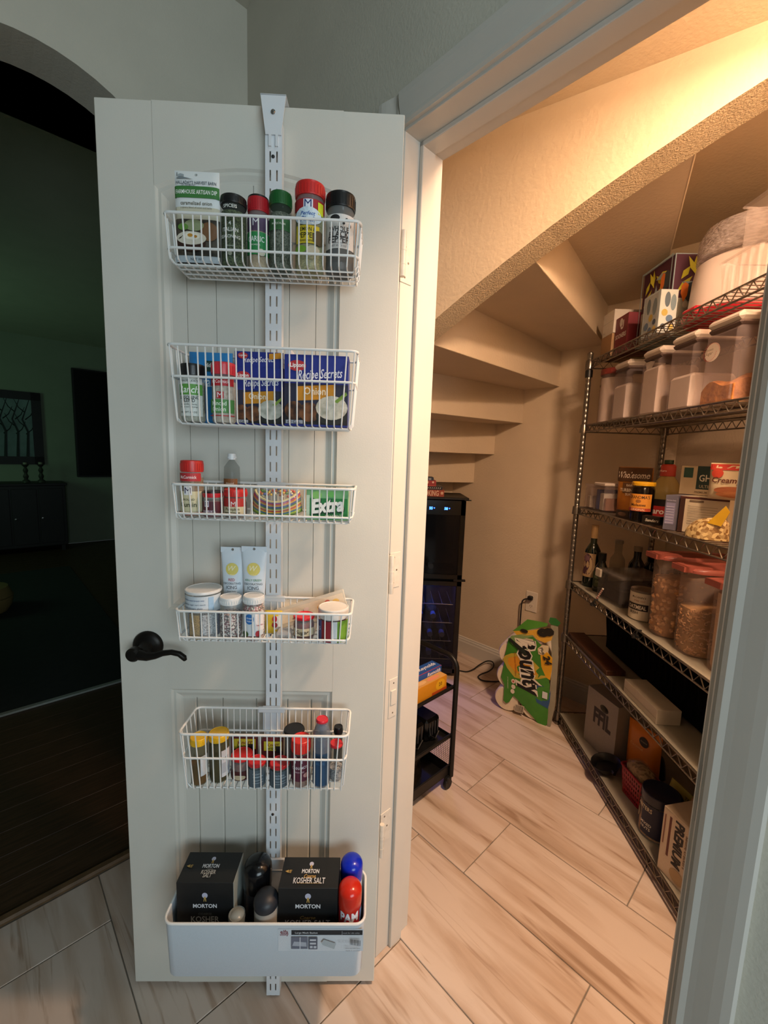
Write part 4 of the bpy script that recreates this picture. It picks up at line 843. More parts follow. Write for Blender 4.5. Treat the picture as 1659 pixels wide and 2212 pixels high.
door_jar(4, 687, 753, 1298, (0.0876, 0.975, 0.0), 'sprinkle_jar', 'wide jar of red, white and green sprinkles with deep white lid', 'sprinkle jar', 42, '#ddd9d3', multi('xmas_sprinkles', ['#7a1f2a', '#9a2f38', '#7a1f2a'], 60), lambda r, h, b: [('r', -r*1.3, -r*0.75, b*0.05, b*0.95, '#4b5a8c'), ('r', -r*0.75, -r*0.05, b*0.05, b*0.95, '#8f2530'), ('r', -r*0.05, r*0.35, b*0.05, b*0.95, '#c9cdd0'), ('r', r*0.35, r*1.4, b*0.05, b*0.95, '#6c9a35'), ('t', '25', -r*1.0, b*0.6, r*0.35, '#c8cce0')], cap_r=1.03, ridged=False)
# ------------------------------------------------------------------ basket 5: bottles and red-capped jars
def brown(key, c1, c2): return mat(key, c1, 0.35, col2=c2, nscale=30)
door_jar(5, 408, 448, 1578, (0.0925, 0.900, 0.0020), 'spice_bottle', 'brown spice bottle with bright yellow cap, light brown powder below', 'spice bottle', 36, '#e2b321', brown('tan_spice', '#8a4f22', '#6a3a18'), lambda r, h, b: [('r', r*0.5, r*1.5, b*0.25, b*0.75, '#c9cdd2')], fill=0.52, shellm=shell('olive_glass', '#7d7a58', 0.30, 0.1), cap_r=1.0, neck=0.95)
door_jar(5, 451, 494, 1568, (0.0809, 0.993, 0.0007), 'spice_bottle', 'dark brown bottle with bright yellow cap and white side label', 'spice bottle', 38, '#e2b321', brown('dark_sauce', '#2a1a10', '#1a0f0a'), lambda r, h, b: [('r', r*0.55, r*1.6, b*0.15, b*0.80, '#cfd3da'), ('t', 'BEE', r*1.0, b*0.6, r*0.6, '#3a3a40'), ('r', r*0.6, r*1.5, b*0.25, b*0.5, '#aeb4be')], fill=0.95, shellm=shell('olive_glass', '#7d7a58', 0.30, 0.1), neck=0.95)
for i, (u0, u1, vt) in enumerate(((501, 556, 1590), (566, 612, 1596))):
    a0, _ = od(u0, vt+25, 0.0425); a1, _ = od(u1, vt+25, 0.0425); _, z1 = od((u0+u1)/2, vt, 0.0425); w_, h_ = a1-a0, z1-BASK[5]
    carton_at(Dp((a0+a1)/2, 0.0425, BASK[5]), DPSI, 'bouillon_box', ['yellow and maroon bouillon box behind the small red-capped jars', 'yellow and maroon bouillon box with a dark stripe, beside the black-capped jar'][i], 'box', w_, 0.012, h_, '#5e1c20', [('r', -w_*.38, w_*.46, h_*0.62, h_*0.97, '#cfc034'), ('t', 'Knorr', w_*.05, h_*0.85, w_*0.6, '#7a1f24', {'shear': 0.2, 'rot': 0.1}), ('t', 'broth', 0, h_*0.73, w_*0.5, '#3a3510', {'rot': 0.1}), ('r', w_*.18, w_*.40, h_*0.55, h_*0.80, '#1f1b18')])
R5 = '#c3262b'
door_jar(5, 500, 546, 1612, (0.0742, 0.995, 0.0), 'spice_jar', 'small spice jar with plain red cap and cream label, behind the front pair', 'spice jar', 30, R5, powder('spice_red', '#6d2a1e', '#4f1d16'), lambda r, h, b: [('r', -r*1.3, r*1.3, b*0.1, b*0.55, '#4e1f1f'), ('e', 0, b*0.25, r*0.6, b*0.12, '#cdbb9a')])
def two(r, h, b, txt): return [('r', -r*1.4, r*1.4, b*0.06, b*0.92, '#4d5c66'), ('r', -r*0.2, r*0.9, b*0.55, b*0.60, '#8fa0aa'), ('t', txt, r*0.2, b*0.72, r*0.9, '#a9b8c2'), ('r', -r*0.2, r*0.9, b*0.40, b*0.43, '#8fa0aa'), ('r', -r*0.2, r*0.9, b*0.28, b*0.31, '#8fa0aa')]
door_jar(5, 536, 575, 1628, (0.0955, 0.97, 0.0), 'spice_jar', 'small slate-blue labelled jar with red flip cap, in front of the maroon box', 'spice jar', 31, R5, powder('spice_dark', '#4a3a30', '#352820'), lambda r, h, b: two(r, h, b, 'CLOVES'))
door_jar(5, 582, 626, 1630, (0.0940, 0.955, -0.0001), 'spice_jar', 'wider slate-blue labelled jar with red flip cap, beside the cinnamon', 'spice jar', 33, R5, powder('spice_dark', '#4a3a30', '#352820'), lambda r, h, b: two(r, h, b, 'NUTMEG'))
door_jar(5, 614, 657, 1560, (0.0532, 0.980, -0.0001), 'spice_jar', 'jar with wide black cap behind the cinnamon', 'spice jar', 30, '#17181a', powder('spice_dark', '#4a3a30', '#352820'), cap_r=1.05)
cj = door_jar(5, 629, 671, 1580, (0.0928, 0.992, 0.0002), 'spice_jar', 'tall ground cinnamon jar with red flip cap', 'spice jar', 50, '#d0302a', powder('cinnamon', '#8a5638', '#6f4228'), lambda r, h, b: [('r', -r*1.2, r*1.2, b*0.22, b*0.97, '#5b2436'), ('t', 'M', -r*0.1, b*0.86, r*0.8, '#d9d2de', {'bold': 0.0}), ('t', 'CINNAMON', r*0.05, b*0.62, r*1.7, '#d9ccd2', {'tall': 1.5, 'rot': 0.08}), ('t', 'GROUND', 0, b*0.50, r*1.0, '#c9a9b2'), ('e', r*0.7, b*0.40, r*0.3, b*0.07, '#b98a86')], shoulder=0.008)
bb_ = door_jar(5, 676, 716, 1540, (0.0922, 0.965, -0.0005), 'food_colour_bottle', 'tall blue-liquid bottle with red twist cap', 'bottle', 24, '#c92b3a', mat('blue_liquid', '#1d3f66', 0.25, noise=0.1, nscale=10), lambda r, h, b: [('r', -r*1.2, r*1.0, b*0.04, b*0.55, '#274a6c'), ('t', 'BLUE', 0, b*0.4, r*1.0, '#3c6a94')], shellm=shell('grey_plastic', '#7d8796', 0.55, 0.25), neck=0.55, cap_r=0.66, shoulder=0.05, fill=0.72)
door_jar(5, 690, 706, 1552, 0.045, 'food_colour_bottle', 'slim bottle with small red cap, hidden behind the blue-liquid bottle', 'bottle', 14, '#c92b3a', mat('blue_liquid2', '#28323c', 0.3), cap_r=1.1)
door_jar(5, 716, 749, 1594, (0.0777, 0.88, -0.0066), 'sprinkle_tube', 'slim clear tube of silver sprinkles with small red cap', 'tube', 15, '#c32f36', MS_SILV, fill=0.35, cap_r=0.95, shellm=M_GLASS)
door_jar(5, 737, 757, 1563, (0.0449, 0.950, -0.0175), 'extract_bottle', 'slim bottle with tall black cap at the basket corner', 'bottle', 26, '#131416', mat('vanilla', '#2a1a12', 0.3), shellm=M_GLASS, cap_r=1.0)
# ------------------------------------------------------------------ basket 6: salt cartons and spray cans
def salt(u0, u1, vt_back, vf_top, dyf, d, label, rz, coarse, lean=0.0):
    a0, _ = od(u0, 1960, dyf); a1, _ = od(u1, 1960, dyf); _, z1 = od((u0+u1)/2, vf_top, dyf); w_, h_ = a1-a0, z1-BASK[6]
    gold = '#b99a55'
    cw = '#b9bcc2' if coarse else '#a9aca8'
    def girl(y, s): return [('e', 0, y, s*0.42, s*0.46, '#b9bcd2'), ('p', [(-s*0.1, y-s*0.2), (s*0.12, y-s*0.2), (s*0.22, y-s*1.0), (s*0.10, y-s*1.0), (0, y-s*0.5), (-s*0.10, y-s*1.0), (-s*0.2, y-s*1.0)], gold)]
    yy = [od((u0+u1)/2, q, dyf)[1]-BASK[6] for q in ((1936, 1957, 1981, 1992) if coarse else (1934, 1956, 1973, 1984))]
    fr = girl(yy[0], w_*0.12) + [('t', 'MORTON', 0, yy[1], w_*0.42, '#d5d8dc', {'bold': 0.03, 'tall': 1.1})]
    fr += [('t', 'Coarse' if coarse else 'COARSE', 0, yy[2], w_*(0.26 if coarse else 0.24), '#8a7a4a' if coarse else '#5c605c', {'shear': 0.3 if coarse else 0}), ('t', 'KOSHER SALT' if coarse else 'KOSHER', 0, yy[3], w_*(0.76 if coarse else 0.5), cw, {'tall': 1.25})]
    tp = girl(d*0.26, w_*0.09) + [('t', 'MORTON', 0, d*0.02, w_*0.30, '#d5d8dc', {'bold': 0.03, 'tall': 1.5})]
    if coarse: tp += [('t', 'Coarse', 0, -d*0.14, w_*0.20, '#c9a25a', {'shear': 0.3, 'tall': 1.4}), ('t', 'KOSHER SALT', 0, -d*0.28, w_*0.54, '#d9dade', {'tall': 1.7}), ('r', -w_*.2, w_*.2, -d*0.37, -d*0.36, gold)]
    else: tp += [('t', 'COARSE', 0, -d*0.09, w_*0.11, '#7d807c', {'tall': 1.4}), ('t', 'KOSHER', 0, -d*0.18, w_*0.26, cw, {'tall': 1.6}), ('t', 'SALT', 0, -d*0.29, w_*0.15, cw, {'tall': 1.6})]
    tp += [('p', [(-w_*.44, d*0.0), (-w_*.38, d*0.05), (-w_*.38, -d*0.05)], gold), ('t', 'lift', -w_*.35, d*0.0, w_*.06, gold, {'rot': 1.3})]
    t = carton_at(Dp((a0+a1)/2, dyf-d/2, BASK[6]), 0, 'salt_carton', label, 'carton', w_, d, h_, mat('black_card', '#17191a', 0.5, noise=0.2, nscale=30), fr, top=tp, lean=(lean, 0, DPSI+rz))
    return t, w_, d, h_
t, w_, d_, h_ = salt(382, 504, 1848, 1907, 0.1129, 0.074, 'black kosher salt carton with one pale side', 0.0, False)
MB().box(w_/2+0.0002, w_/2+0.0012, -d_/2+0.001, d_/2-0.001, 0.001, h_-0.001).obj('pale_side', mat('pale_card', '#9aa09a', 0.6, noise=0.1, nscale=20), t)
salt(601, 729, 1852, 1919, 0.124, 0.074, 'shiny film-wrapped black coarse kosher salt carton', 0.0, True)
def dome_can(u0, u1, vt, dy, name, label, cat, cap, body, cap_px, specs=(), r_dome=0.5, gloss=0.2):
    a0, _ = od(u0, vt+40, dy); a1, _ = od(u1, vt+40, dy); r = (a1-a0)/2; _, z1 = od((u0+u1)/2, vt+3, dy-r*0.3); h = z1-BASK[6]
    _, zc = od((u0+u1)/2, vt+cap_px, dy+r); ch = z1-zc
    t = thing(name, label, cat, Dp((a0+a1)/2, dy, BASK[6]), DPSI)
    b = h-ch
    MB().lathe([(0, 0), (r*0.94, 0), (r*0.96, 0.003), (r*0.96, b-0.004), (r*0.9, b), (0, b)], 28).obj('can', body, t, smooth=True)
    mb = MB(); pr_ = [(0, b-0.002), (r*0.98, b-0.002), (r, b+0.001), (r, h-r*0.75)]
    for i in range(1, 9): q = PI/2*i/8; pr_.append((r*math.cos(q), h-r*0.75+r*0.75*math.sin(q)))
    mb.lathe(pr_, 32); mb.obj('cap', mat('gloss_'+cap[1:], cap, gloss, noise=0.03, nscale=30), t, smooth=True)
    if specs: printed(t, S_cyl(r*0.962), specs(r, h, b))
    return t
MC = lambda c: mat('can_'+c[1:], c, 0.35, noise=0.1, nscale=20)
dome_can(526.5, 587, 1842, 0.0659, 'spray_can', 'large can with glossy black domed cap between the salt cartons', 'spray can', '#0b0c0f', MC('#15161a'), 95)
dome_can(548.5, 601.5, 1916, 0.1170, 'spray_can', 'pale can with matt slate domed cap in front of the black domed can', 'spray can', '#23272e', MC('#9b958c'), 62, gloss=0.45)
dome_can(494.5, 529.5, 1962, 0.1263, 'salt_shaker', 'little translucent pale domed shaker against the salt carton', 'shaker', '#8f9490', MC('#8a8f8b'), 32, gloss=0.3)
dome_can(735.7, 783.3, 1841, 0.0611, 'spray_can', 'cooking spray can with glossy royal blue domed cap', 'spray can', '#1128b4', MC('#b9c4d6'), 74)
dome_can(730.6, 781.4, 1894, 0.1140, 'spray_can', 'cooking spray can with glossy orange-red domed cap', 'spray can', '#c22a1a', MC('#a8242b'), 80, lambda r, h, b: [('t', 'PAM', 0, b-0.0125, r*1.6, '#e4e6ec', {'bold': 0.04, 'tall': 1.3}), ('r', r*1.0, r*1.6, 0.01, b-0.004, '#6d86b0')])
# ================================================================== WIRE SHELVING
M_CHROME = mat('worn_chrome', '#8d857a', 0.28, metal=0.9, noise=0.25, nscale=60)
M_BLKPL = mat('black_plastic', '#141414', 0.45)
SX0, SX1, SY0, SY1 = 0.893, 1.275, 0.920, 2.138
DECK = [1.842, 1.545, 1.150, 0.772, 0.492, 0.066]
rackS = thing('wire_shelving', 'tall chrome wire shelving unit with six shelves, loaded with pantry goods', 'shelving', ((SX0+SX1)/2, (SY0+SY1)/2, 0))
OX, OY = (SX0+SX1)/2, (SY0+SY1)/2
pp = [(0.0145, 0.0), (0.0145, 0.012), (0.008, 0.016), (0.0125, 0.020)]
z = 0.045
while z < 1.85:
    pp += [(0.0125, z), (0.0116, z+0.0012), (0.0116, z+0.0024), (0.0125, z+0.0036)]; z += 0.0254
pp += [(0.0125, 1.868), (0.0135, 1.870), (0.0135, 1.878), (0.010, 1.882)]
pm_ = MB().lathe(pp, 12).mesh('post', M_CHROME, True)
slv = MB().lathe([(0.0195, -0.036), (0.0185, -0.004), (0.0165, 0.003), (0.0128, 0.004)], 16).mesh('sleeve', M_CHROME, True)
for px_ in (SX0, SX1):
    for py_ in (SY0, SY1):
        o = bpy.data.objects.new('post', pm_); COL.objects.link(o); o.parent = rackS; o.location = (px_-OX, py_-OY, 0)
        for i, dz in enumerate(DECK):
            q = bpy.data.objects.new('sleeve', slv); COL.objects.link(q); q.parent = o; q.location = (0, 0, dz)
bnd = MB().lathe([(0.0165, 1.768), (0.0165, 1.800), (0.0128, 1.802)], 16).obj('black_band', M_BLKPL, rackS, smooth=True); bnd.location = (SX0-OX, SY1-OY, 0)
def rail_mesh(L, name):
    mb = MB(); mb.tube([(0, 0, 0), (L, 0, 0)], 0.0032, 8); mb.tube([(0, 0, -0.032), (L, 0, -0.032)], 0.0032, 8)
    n = int(L/0.024); n += n % 2
    mb.tube([(L*i/n, 0, -0.001 if i % 2 else -0.031) for i in range(n+1)], 0.0021, 5)
    return mb.mesh(name, M_CHROME, True)
rl = rail_mesh(SY1-SY0-0.03, 'long_rail'); rs_ = rail_mesh(SX1-SX0-0.03, 'short_rail')
dk = MB()
for i in range(47):
    y = -0.59+1.18*i/46; dk.tube([(-0.188, y, -0.002), (0.188, y, -0.002)], 0.0014, 5)
for x in (-0.1, 0.0, 0.1): dk.tube([(x, -0.6, -0.006), (x, 0.6, -0.006)], 0.0030, 6)
dkm = dk.mesh('deck_wires', M_CHROME, True)
M_LINER = mat('shelf_liner', '#938d7e', 0.4, noise=0.06, nscale=10)
for i, dz in enumerate(DECK):
    sh = bpy.data.objects.new('shelf', dkm); COL.objects.link(sh); sh.parent = rackS; sh.location = (0, 0, dz); sh['kind'] = 'stuff'
    for (me, x, y, rz) in ((rl, SX0-OX, SY0-OY+0.015, PI/2), (rl, SX1-OX, SY0-OY+0.015, PI/2), (rs_, SX0-OX+0.015, SY0-OY, 0), (rs_, SX0-OX+0.015, SY1-OY, 0)):
        o = bpy.data.objects.new(me.name, me); COL.objects.link(o); o.parent = sh; o.location = (x, y, 0); o.rotation_euler = (0, 0, rz)
    if i >= 3:
        o = MB().box(-0.186, 0.186, -0.595, 0.595, 0.0, 0.0012).obj('shelf_liner', M_LINER, sh)
TOPD = [d+0.001 for d in DECK]; LIN = [d+0.0016 for d in DECK]
FACE = -PI/2                                            # goods face the aisle (-x)
# black scroll hooks hung on the fourth shelf
for (yy, zz) in ((1.842, 0.752), (1.505, 0.752)):
    h = MB(); h.tube([(0.004, 0, 0.024), (-0.008, 0, 0.026), (-0.012, 0, 0.014), (-0.012, 0, 0.004), (-0.017, 0, -0.004), (-0.024, 0, -0.002), (-0.025, 0, 0.006)], 0.0035, 8)
    h.tube([(-0.012, -0.016, 0.004), (-0.012, 0.016, 0.004)], 0.004, 8)
    tag(h.obj('shelf_hook', M_BLKPL, None, smooth=True, loc=(SX0, yy, zz)), 'black hook on the shelf rail, %s' % ('below the clear food bin' if yy > 1.7 else 'below the cereal containers'), 'hook')
# ------------------------------------------------------------------ top shelf
z1 = TOPD[0]
carton_at((1.010, 2.082, z1), FACE, 'brown_carton', 'low brown cardboard box under the white box on the top shelf', 'box', 0.098, 0.15, 0.100, '#9c7b58')
carton_at((1.005, 2.078, z1+0.1005), FACE, 'white_box', 'small plain white lidded box on the top shelf', 'box', 0.100, 0.14, 0.100, '#cbc4ba', [('r', -0.049, 0.049, 0.054, 0.0552, '#8f887e'), ('t', 'B.C.', -0.030, 0.014, 0.018, '#7d766c')])
t = carton_at((1.010, 1.974, z1), FACE, 'mug_box', 'maroon team mug box with interlocked white letters', 'box', 0.104, 0.13, 0.155, '#6d1c28', [
    ('t', 'O', -0.004, 0.128, 0.026, '#d6cdc6', {'bold': 0.05, 'tall': 1.45}), ('t', 'U', 0.006, 0.116, 0.026, '#d6cdc6', {'bold': 0.05, 'tall': 1.25}), ('t', 'SOONERS', 0, 0.073, 0.088, '#d6cdc6', {'bold': 0.03, 'tall': 1.3})])
tou = [('r', -0.097, 0.097, 0.004, 0.292, '#472032'), ('r', -0.097, 0.097, 0.004, 0.14, '#a9ab9e')]
rt = random.Random(5)
for i in range(16):
    cx, cy = -0.06+0.12*rt.random(), 0.17+0.085*rt.random(); a = rt.random()*3; l = 0.022+0.018*rt.random()
    tou.append(('p', [(cx-l*math.cos(a), cy-l*math.sin(a)), (cx+0.011*math.sin(a), cy-0.011*math.cos(a)), (cx+l*math.cos(a), cy+l*math.sin(a)), (cx-0.011*math.sin(a), cy+0.011*math.cos(a))], ['#b9b52e', '#cfc83c', '#7c8a2a', '#8a9c9e'][i % 4]))
for (cx, cy) in ((0.045, 0.215), (-0.055, 0.160)): tou += [('e', cx+0.02, cy, 0.024, 0.034, '#3b444c'), ('p', [(cx-0.004, cy+0.034), (cx+0.010, cy+0.026), (cx+0.008, cy-0.012), (cx-0.004, cy-0.036), (cx-0.016, cy-0.006), (cx-0.015, cy+0.020)], '#d9752c')]
for i in range(10): tou.append(('e', -0.08+0.16*rt.random(), 0.02+0.10*rt.random(), 0.008+0.012*rt.random(), 0.006+0.008*rt.random(), ['#5b6460', '#c9c4b4', '#7c8a88'][i % 3]))
def edge_frame(w, h, c): return [('r', -w/2, w/2, h-0.006, h, c), ('r', -w/2, w/2, 0, 0.006, c), ('r', -w/2, -w/2+0.006, 0, h, c), ('r', w/2-0.006, w/2, 0, h, c)]
t = carton_at((1.092, 1.816, z1), FACE, 'gift_box', 'tall gift box printed with toucans and yellow-green leaves', 'box', 0.200, 0.200, 0.296, '#8fa0a6', tou+edge_frame(0.2, 0.296, '#90a6ae'), right=[q for q in tou if q[0] != 'x'], left=[('r', -0.095, 0.095, 0.004, 0.29, '#2c2720')]+[('e', -0.07+0.14*rt.random(), 0.05+0.22*rt.random(), 0.012, 0.022, ['#6a5a40', '#55602c', '#a85a2c'][i % 3]) for i in range(14)])
carton_at((0.955, 1.713, z1), FACE, 'gift_box', 'short pale gift box printed with grey-blue leaves, before the toucan box', 'box', 0.100, 0.062, 0.150, '#a9b0b2', [('e', -0.02, 0.11, 0.012, 0.028, '#5d6c74'), ('e', 0.02, 0.10, 0.013, 0.030, '#6f7f86'), ('e', 0.0, 0.065, 0.013, 0.013, '#b09a4c'), ('e', -0.025, 0.04, 0.014, 0.014, '#566c86'), ('e', 0.025, 0.045, 0.010, 0.010, '#3f4f60'), ('e', 0.0, 0.02, 0.012, 0.012, '#51667e'), ('e', 0.03, 0.018, 0.010, 0.012, '#bfa858')]+edge_frame(0.1, 0.15, '#b4c2c6'), right=[('r', -0.030, 0.030, 0.002, 0.148, '#b9bdb8'), ('e', -0.005, 0.115, 0.010, 0.026, '#4f5c66'), ('e', 0.016, 0.105, 0.010, 0.028, '#6f7f86'), ('e', -0.012, 0.070, 0.011, 0.012, '#b09a4c'), ('e', 0.006, 0.050, 0.012, 0.012, '#566c86'), ('e', -0.014, 0.022, 0.010, 0.010, '#3f4f60'), ('e', 0.014, 0.020, 0.010, 0.010, '#bfa858')])
cc = thing('cake_carrier', 'large white domed cake carrier on a red base tray', 'cake carrier', (1.122, 1.542, z1))
M_FROST = mat('frosted_white_plastic', '#dccdc4', 0.35, noise=0.03, nscale=10)
M_RED = mat('red_plastic', '#b81c2c', 0.35, noise=0.08, nscale=20)
MB().lathe([(0, 0), (0.134, 0), (0.154, 0.008), (0.162, 0.022), (0.164, 0.030), (0.158, 0.032), (0.147, 0.026), (0, 0.024)], 48).obj('base_tray', M_RED, cc, smooth=True)
MB().lathe([(0.148, 0.026), (0.148, 0.045), (0.143, 0.150), (0.136, 0.190), (0.120, 0.200), (0.0, 0.202)], 48).obj('dome', M_FROST, cc, smooth=True)
MB().box(-0.170, -0.140, -0.035, 0.035, 0.020, 0.046, b=0.006).obj('clasp', M_RED, cc)
gb = thing('glass_cake_dome', 'pressed clear cake dome with hammered sides, resting on the cake carrier', 'cake dome', (1.122, 1.542, z1+0.2035))
MB().lathe([(0.134, 0), (0.138, 0.004), (0.136, 0.070), (0.122, 0.098), (0.090, 0.110), (0, 0.114)], 48).obj('dome', mat('hammered_clear', '#e2d6d2', 0.18, alpha=0.5, col2='#b4a6a2', nscale=55, tscale=(1, 1, 3), bump=0.9, bscale=90, bdist=0.01), gb, smooth=True)
# clear ribbed bin at the near end of the top shelf
def clear_bin(name, label, loc, w, d, h, rz, ribs, m, lip=True):
    t = thing(name, label, 'plastic bin', loc, rz); th_ = 0.002; tp = 0.008
    b_ = MB(); lo_ = [(-w/2+tp, -d/2+tp), (w/2-tp, -d/2+tp), (w/2-tp, d/2-tp), (-w/2+tp, d/2-tp)]; hi = [(-w/2, -d/2), (w/2, -d/2), (w/2, d/2), (-w/2, d/2)]
    v = [(x, y, 0) for x, y in lo_]+[(x, y, h) for x, y in hi]; b_.add(v, [(3, 2, 1, 0)]+[(i, (i+1) % 4, 4+(i+1) % 4, 4+i) for i in range(4)])
    b_.obj('bin_wall', m, t)
    if lip: MB().tube([(x*1.01, y*1.01, h) for x, y in hi], 0.0035, 6, closed=True).obj('lip', m, t)
    for i in range(ribs):
        x = -w/2+0.02+(w-0.04)*i/(ribs-1); MB().box(x-0.002, x+0.002, -d/2-0.001, -d/2+0.010, 0.004, h-0.004).obj('rib', m, t)
    return t
M_BIN = mat('clear_bin', '#e2d6d0', 0.15, alpha=0.13, spec=0.7)
clear_bin('plastic_bin', 'clear ribbed plastic bin beside the cake carrier on the top shelf', (1.010, 1.175, z1), 0.36, 0.19, 0.105, FACE, 12, M_BIN)
lid = thing('plastic_box', 'clear lidded plastic box standing in the ribbed bin', 'plastic box', (1.012, 1.222, z1+0.003), FACE)
MB().box(-0.115, 0.115, -0.060, 0.075, 0.002, 0.245, b=0.004).obj('box_wall', M_BIN, lid); MB().tube([(x, y, 0.245) for x, y in ((-0.118, -0.063), (0.118, -0.063), (0.118, 0.078), (-0.118, 0.078))], 0.004, 6, closed=True).obj('rim', M_BIN, lid)
MB().box(-0.02, 0.09, -0.04, -0.037, 0.17, 0.30).obj('paper', mat('white_paper', '#d8cfc4', 0.7), lid)
# ------------------------------------------------------------------ second shelf: flour and sugar canisters
z2 = TOPD[1]
M_CAN = mat('canister_plastic', '#bfaeac', 0.12, alpha=0.18, spec=0.7)
M_LIDW = mat('canister_lid', '#d2c4b6', 0.35, noise=0.03, nscale=20)
def canister(y0, y1, x0, dep, h, label, content, fill, tag_=None, pile=False):
    w_ = abs(y1-y0); t = thing('canister', label, 'canister', (x0+dep/2, (y0+y1)/2, z2), FACE, 'square canisters on the second shelf')
    lh = 0.028
    MB().box(-w_/2, w_/2, -dep/2, dep/2, 0, h-lh-0.010, b=0.012).obj('body', M_CAN, t, smooth=True)
    MB().box(-w_/2+0.003, w_/2-0.003, -dep/2+0.003, dep/2-0.003, h-lh-0.0105, h-lh+0.004, b=0.006).obj('gasket', mat('grey_gasket', '#5a4a44', 0.5), t)
    MB().box(-w_/2-0.001, w_/2+0.001, -dep/2-0.001, dep/2+0.001, h-lh, h, b=0.011).obj('lid', M_LIDW, t, smooth=True)
    if pile:
        mb = MB(); nn = 12
        def top(u, v):
            x, y = (u-0.5)*(w_-0.008), (v-0.5)*(dep-0.008); zz = fill*(1-0.45*((2*u-1)**2+(2*v-1)**2)/2)+0.010*math.sin(7*u+5*v); return Vector((x, y, max(0.01, zz)))
        mb.grid(top, nn, nn)
        per = [(i, 0) for i in range(nn)]+[(nn, j) for j in range(nn)]+[(i, nn) for i in range(nn, 0, -1)]+[(0, j) for j in range(nn, 0, -1)]
        for k in range(len(per)):
            (a, b), (c, d) = per[k], per[(k+1) % len(per)]; p, q = top(a/nn, b/nn), top(c/nn, d/nn); mb.add([p, q, (q.x, q.y, 0.004), (p.x, p.y, 0.004)], [(3, 2, 1, 0)])
        mb.obj('contents', content, t, smooth=True)
    else:
        MB().box(-w_/2+0.004, w_/2-0.004, -dep/2+0.004, dep/2-0.004, 0.004, fill, b=0.010).obj('contents', content, t, smooth=True)
    if tag_: printed(t, S_plane(dep/2), tag_)
    return t
M_FLOUR = mat('flour', '#d9cbc0', 0.95, noise=0.05, nscale=30); M_SUGAR = mat('white_sugar', '#ddd2ca', 0.9, noise=0.05, nscale=200); M_BROWN = mat('brown_sugar', '#b9783a', 0.95, col2='#94592a', nscale=45, bump=0.5, bscale=90, bdist=0.006)
def oval_tag(cx, cy, rx, ry, txt):
    sp = [('e', cx, cy, rx, ry, '#dccfc2')]
    for i in range(36):
        a = 2*PI*i/36; c, s = math.cos(a), math.sin(a); sp.append(('p', [(cx+rx*1.0*c-0.0012*s, cy+ry*1.0*s+0.0012*c), (cx+rx*0.84*c, cy+ry*0.84*s), (cx+rx*1.0*c+0.0012*s, cy+ry*1.0*s-0.0012*c)], '#c04a3a'))
    return sp+[('t', s_, cx, cy+ry*(0.22 if i == 0 and len(txt) > 1 else (-0.22 if len(txt) > 1 else 0)), rx*1.0, '#8a7a6a', {'shear': 0.3}) for i, s_ in enumerate(txt)]
jar_at((0.985, 2.055, z2), FACE-0.5, 'flour_jar', 'round flour jar with brown-red lid and handwritten label', 'jar', 0.066, 0.245, 0.026, '#7d2f28', M_FLOUR, [('t', 'Self Rising', 0.004, 0.172, 0.058, '#3a2a20', {'shear': 0.25}), ('t', 'Flour', 0.0, 0.154, 0.028, '#3a2a20', {'shear': 0.25})], fill=0.94, ridged=False, shellm=M_CAN, cap_r=1.03, neck=0.97)
canister(1.960, 1.838, 0.925, 0.150, 0.246, 'canister two-thirds full of white sugar, next to the round flour jar', M_SUGAR, 0.152)
sc = canister(1.742, 1.622, 0.925, 0.150, 0.246, 'canister nearly full of white flour with a scoop inside', M_FLOUR, 0.180)
MB().prism([(-0.050, 0.205), (-0.018, 0.205), (-0.040, 0.178)], 'y', -0.066, -0.050).obj('scoop', mat('scoop_white', '#d8d0c4', 0.5), sc)
canister(1.568, 1.440, 0.925, 0.150, 0.250, 'canister of flour with powder clinging to its clear walls', M_FLOUR, 0.118)
canister(1.398, 1.262, 0.925, 0.150, 0.252, 'canister with a heap of brown sugar and an oval paper tag', M_BROWN, 0.085, oval_tag(-0.030, 0.158, 0.031, 0.027, ['Brown', 'Sugar']), pile=True)
jar_at((1.020, 1.160, z2), FACE+0.15, 'sugar_jar', 'tall frosted round container with red lid and oval paper tag', 'container', 0.090, 0.268, 0.022, '#a83a30', M_SUGAR, oval_tag(-0.035, 0.185, 0.036, 0.030, ['Sugar']), fill=0.55, ridged=False, shellm=mat('frosted_jar', '#cfbdae', 0.3, alpha=0.6), cap_r=1.05, neck=0.98)
# ------------------------------------------------------------------ third shelf: baking goods
z3 = TOPD[2]
def clear_tub(loc, w_, d_, h_, label, lid_col, rz, inside):
    t = thing('food_tub', label, 'food tub', loc, rz)
    MB().box(-w_/2, w_/2, -d_/2, d_/2, 0, h_-0.014, b=0.006).obj('body', M_CAN, t, smooth=True); MB().box(-w_/2-0.002, w_/2+0.002, -d_/2-0.002, d_/2+0.002, h_-0.014, h_, b=0.004).obj('lid', lid_col, t, smooth=True)
    for i, (x, wi, hi, c) in enumerate(inside): MB().box(x-wi/2, x+wi/2, -d_/2+0.010, d_/2-0.012, 0.004, hi, b=0.003).obj('packet', mat('packet_'+c[1:], c, 0.5, noise=0.2, nscale=40), t)
    return t
clear_tub((0.982, 2.092, z3), 0.070, 0.12, 0.116, 'low clear tub with see-through lid by the shelf post', M_CAN, FACE, [(-0.01, 0.03, 0.06, '#c9bda8')])
clear_tub((0.992, 1.992, z3), 0.105, 0.13, 0.128, 'clear tub with white lid and blue and white packets inside', M_LIDW, FACE, [(-0.030, 0.03, 0.095, '#2f4a8c'), (0.010, 0.04, 0.080, '#cfc8be'), (0.042, 0.02, 0.06, '#8a5a3c')])
M_KRAFT = mat('amber_pouch', '#a5671c', 0.4, col2='#8a5015', nscale=14)
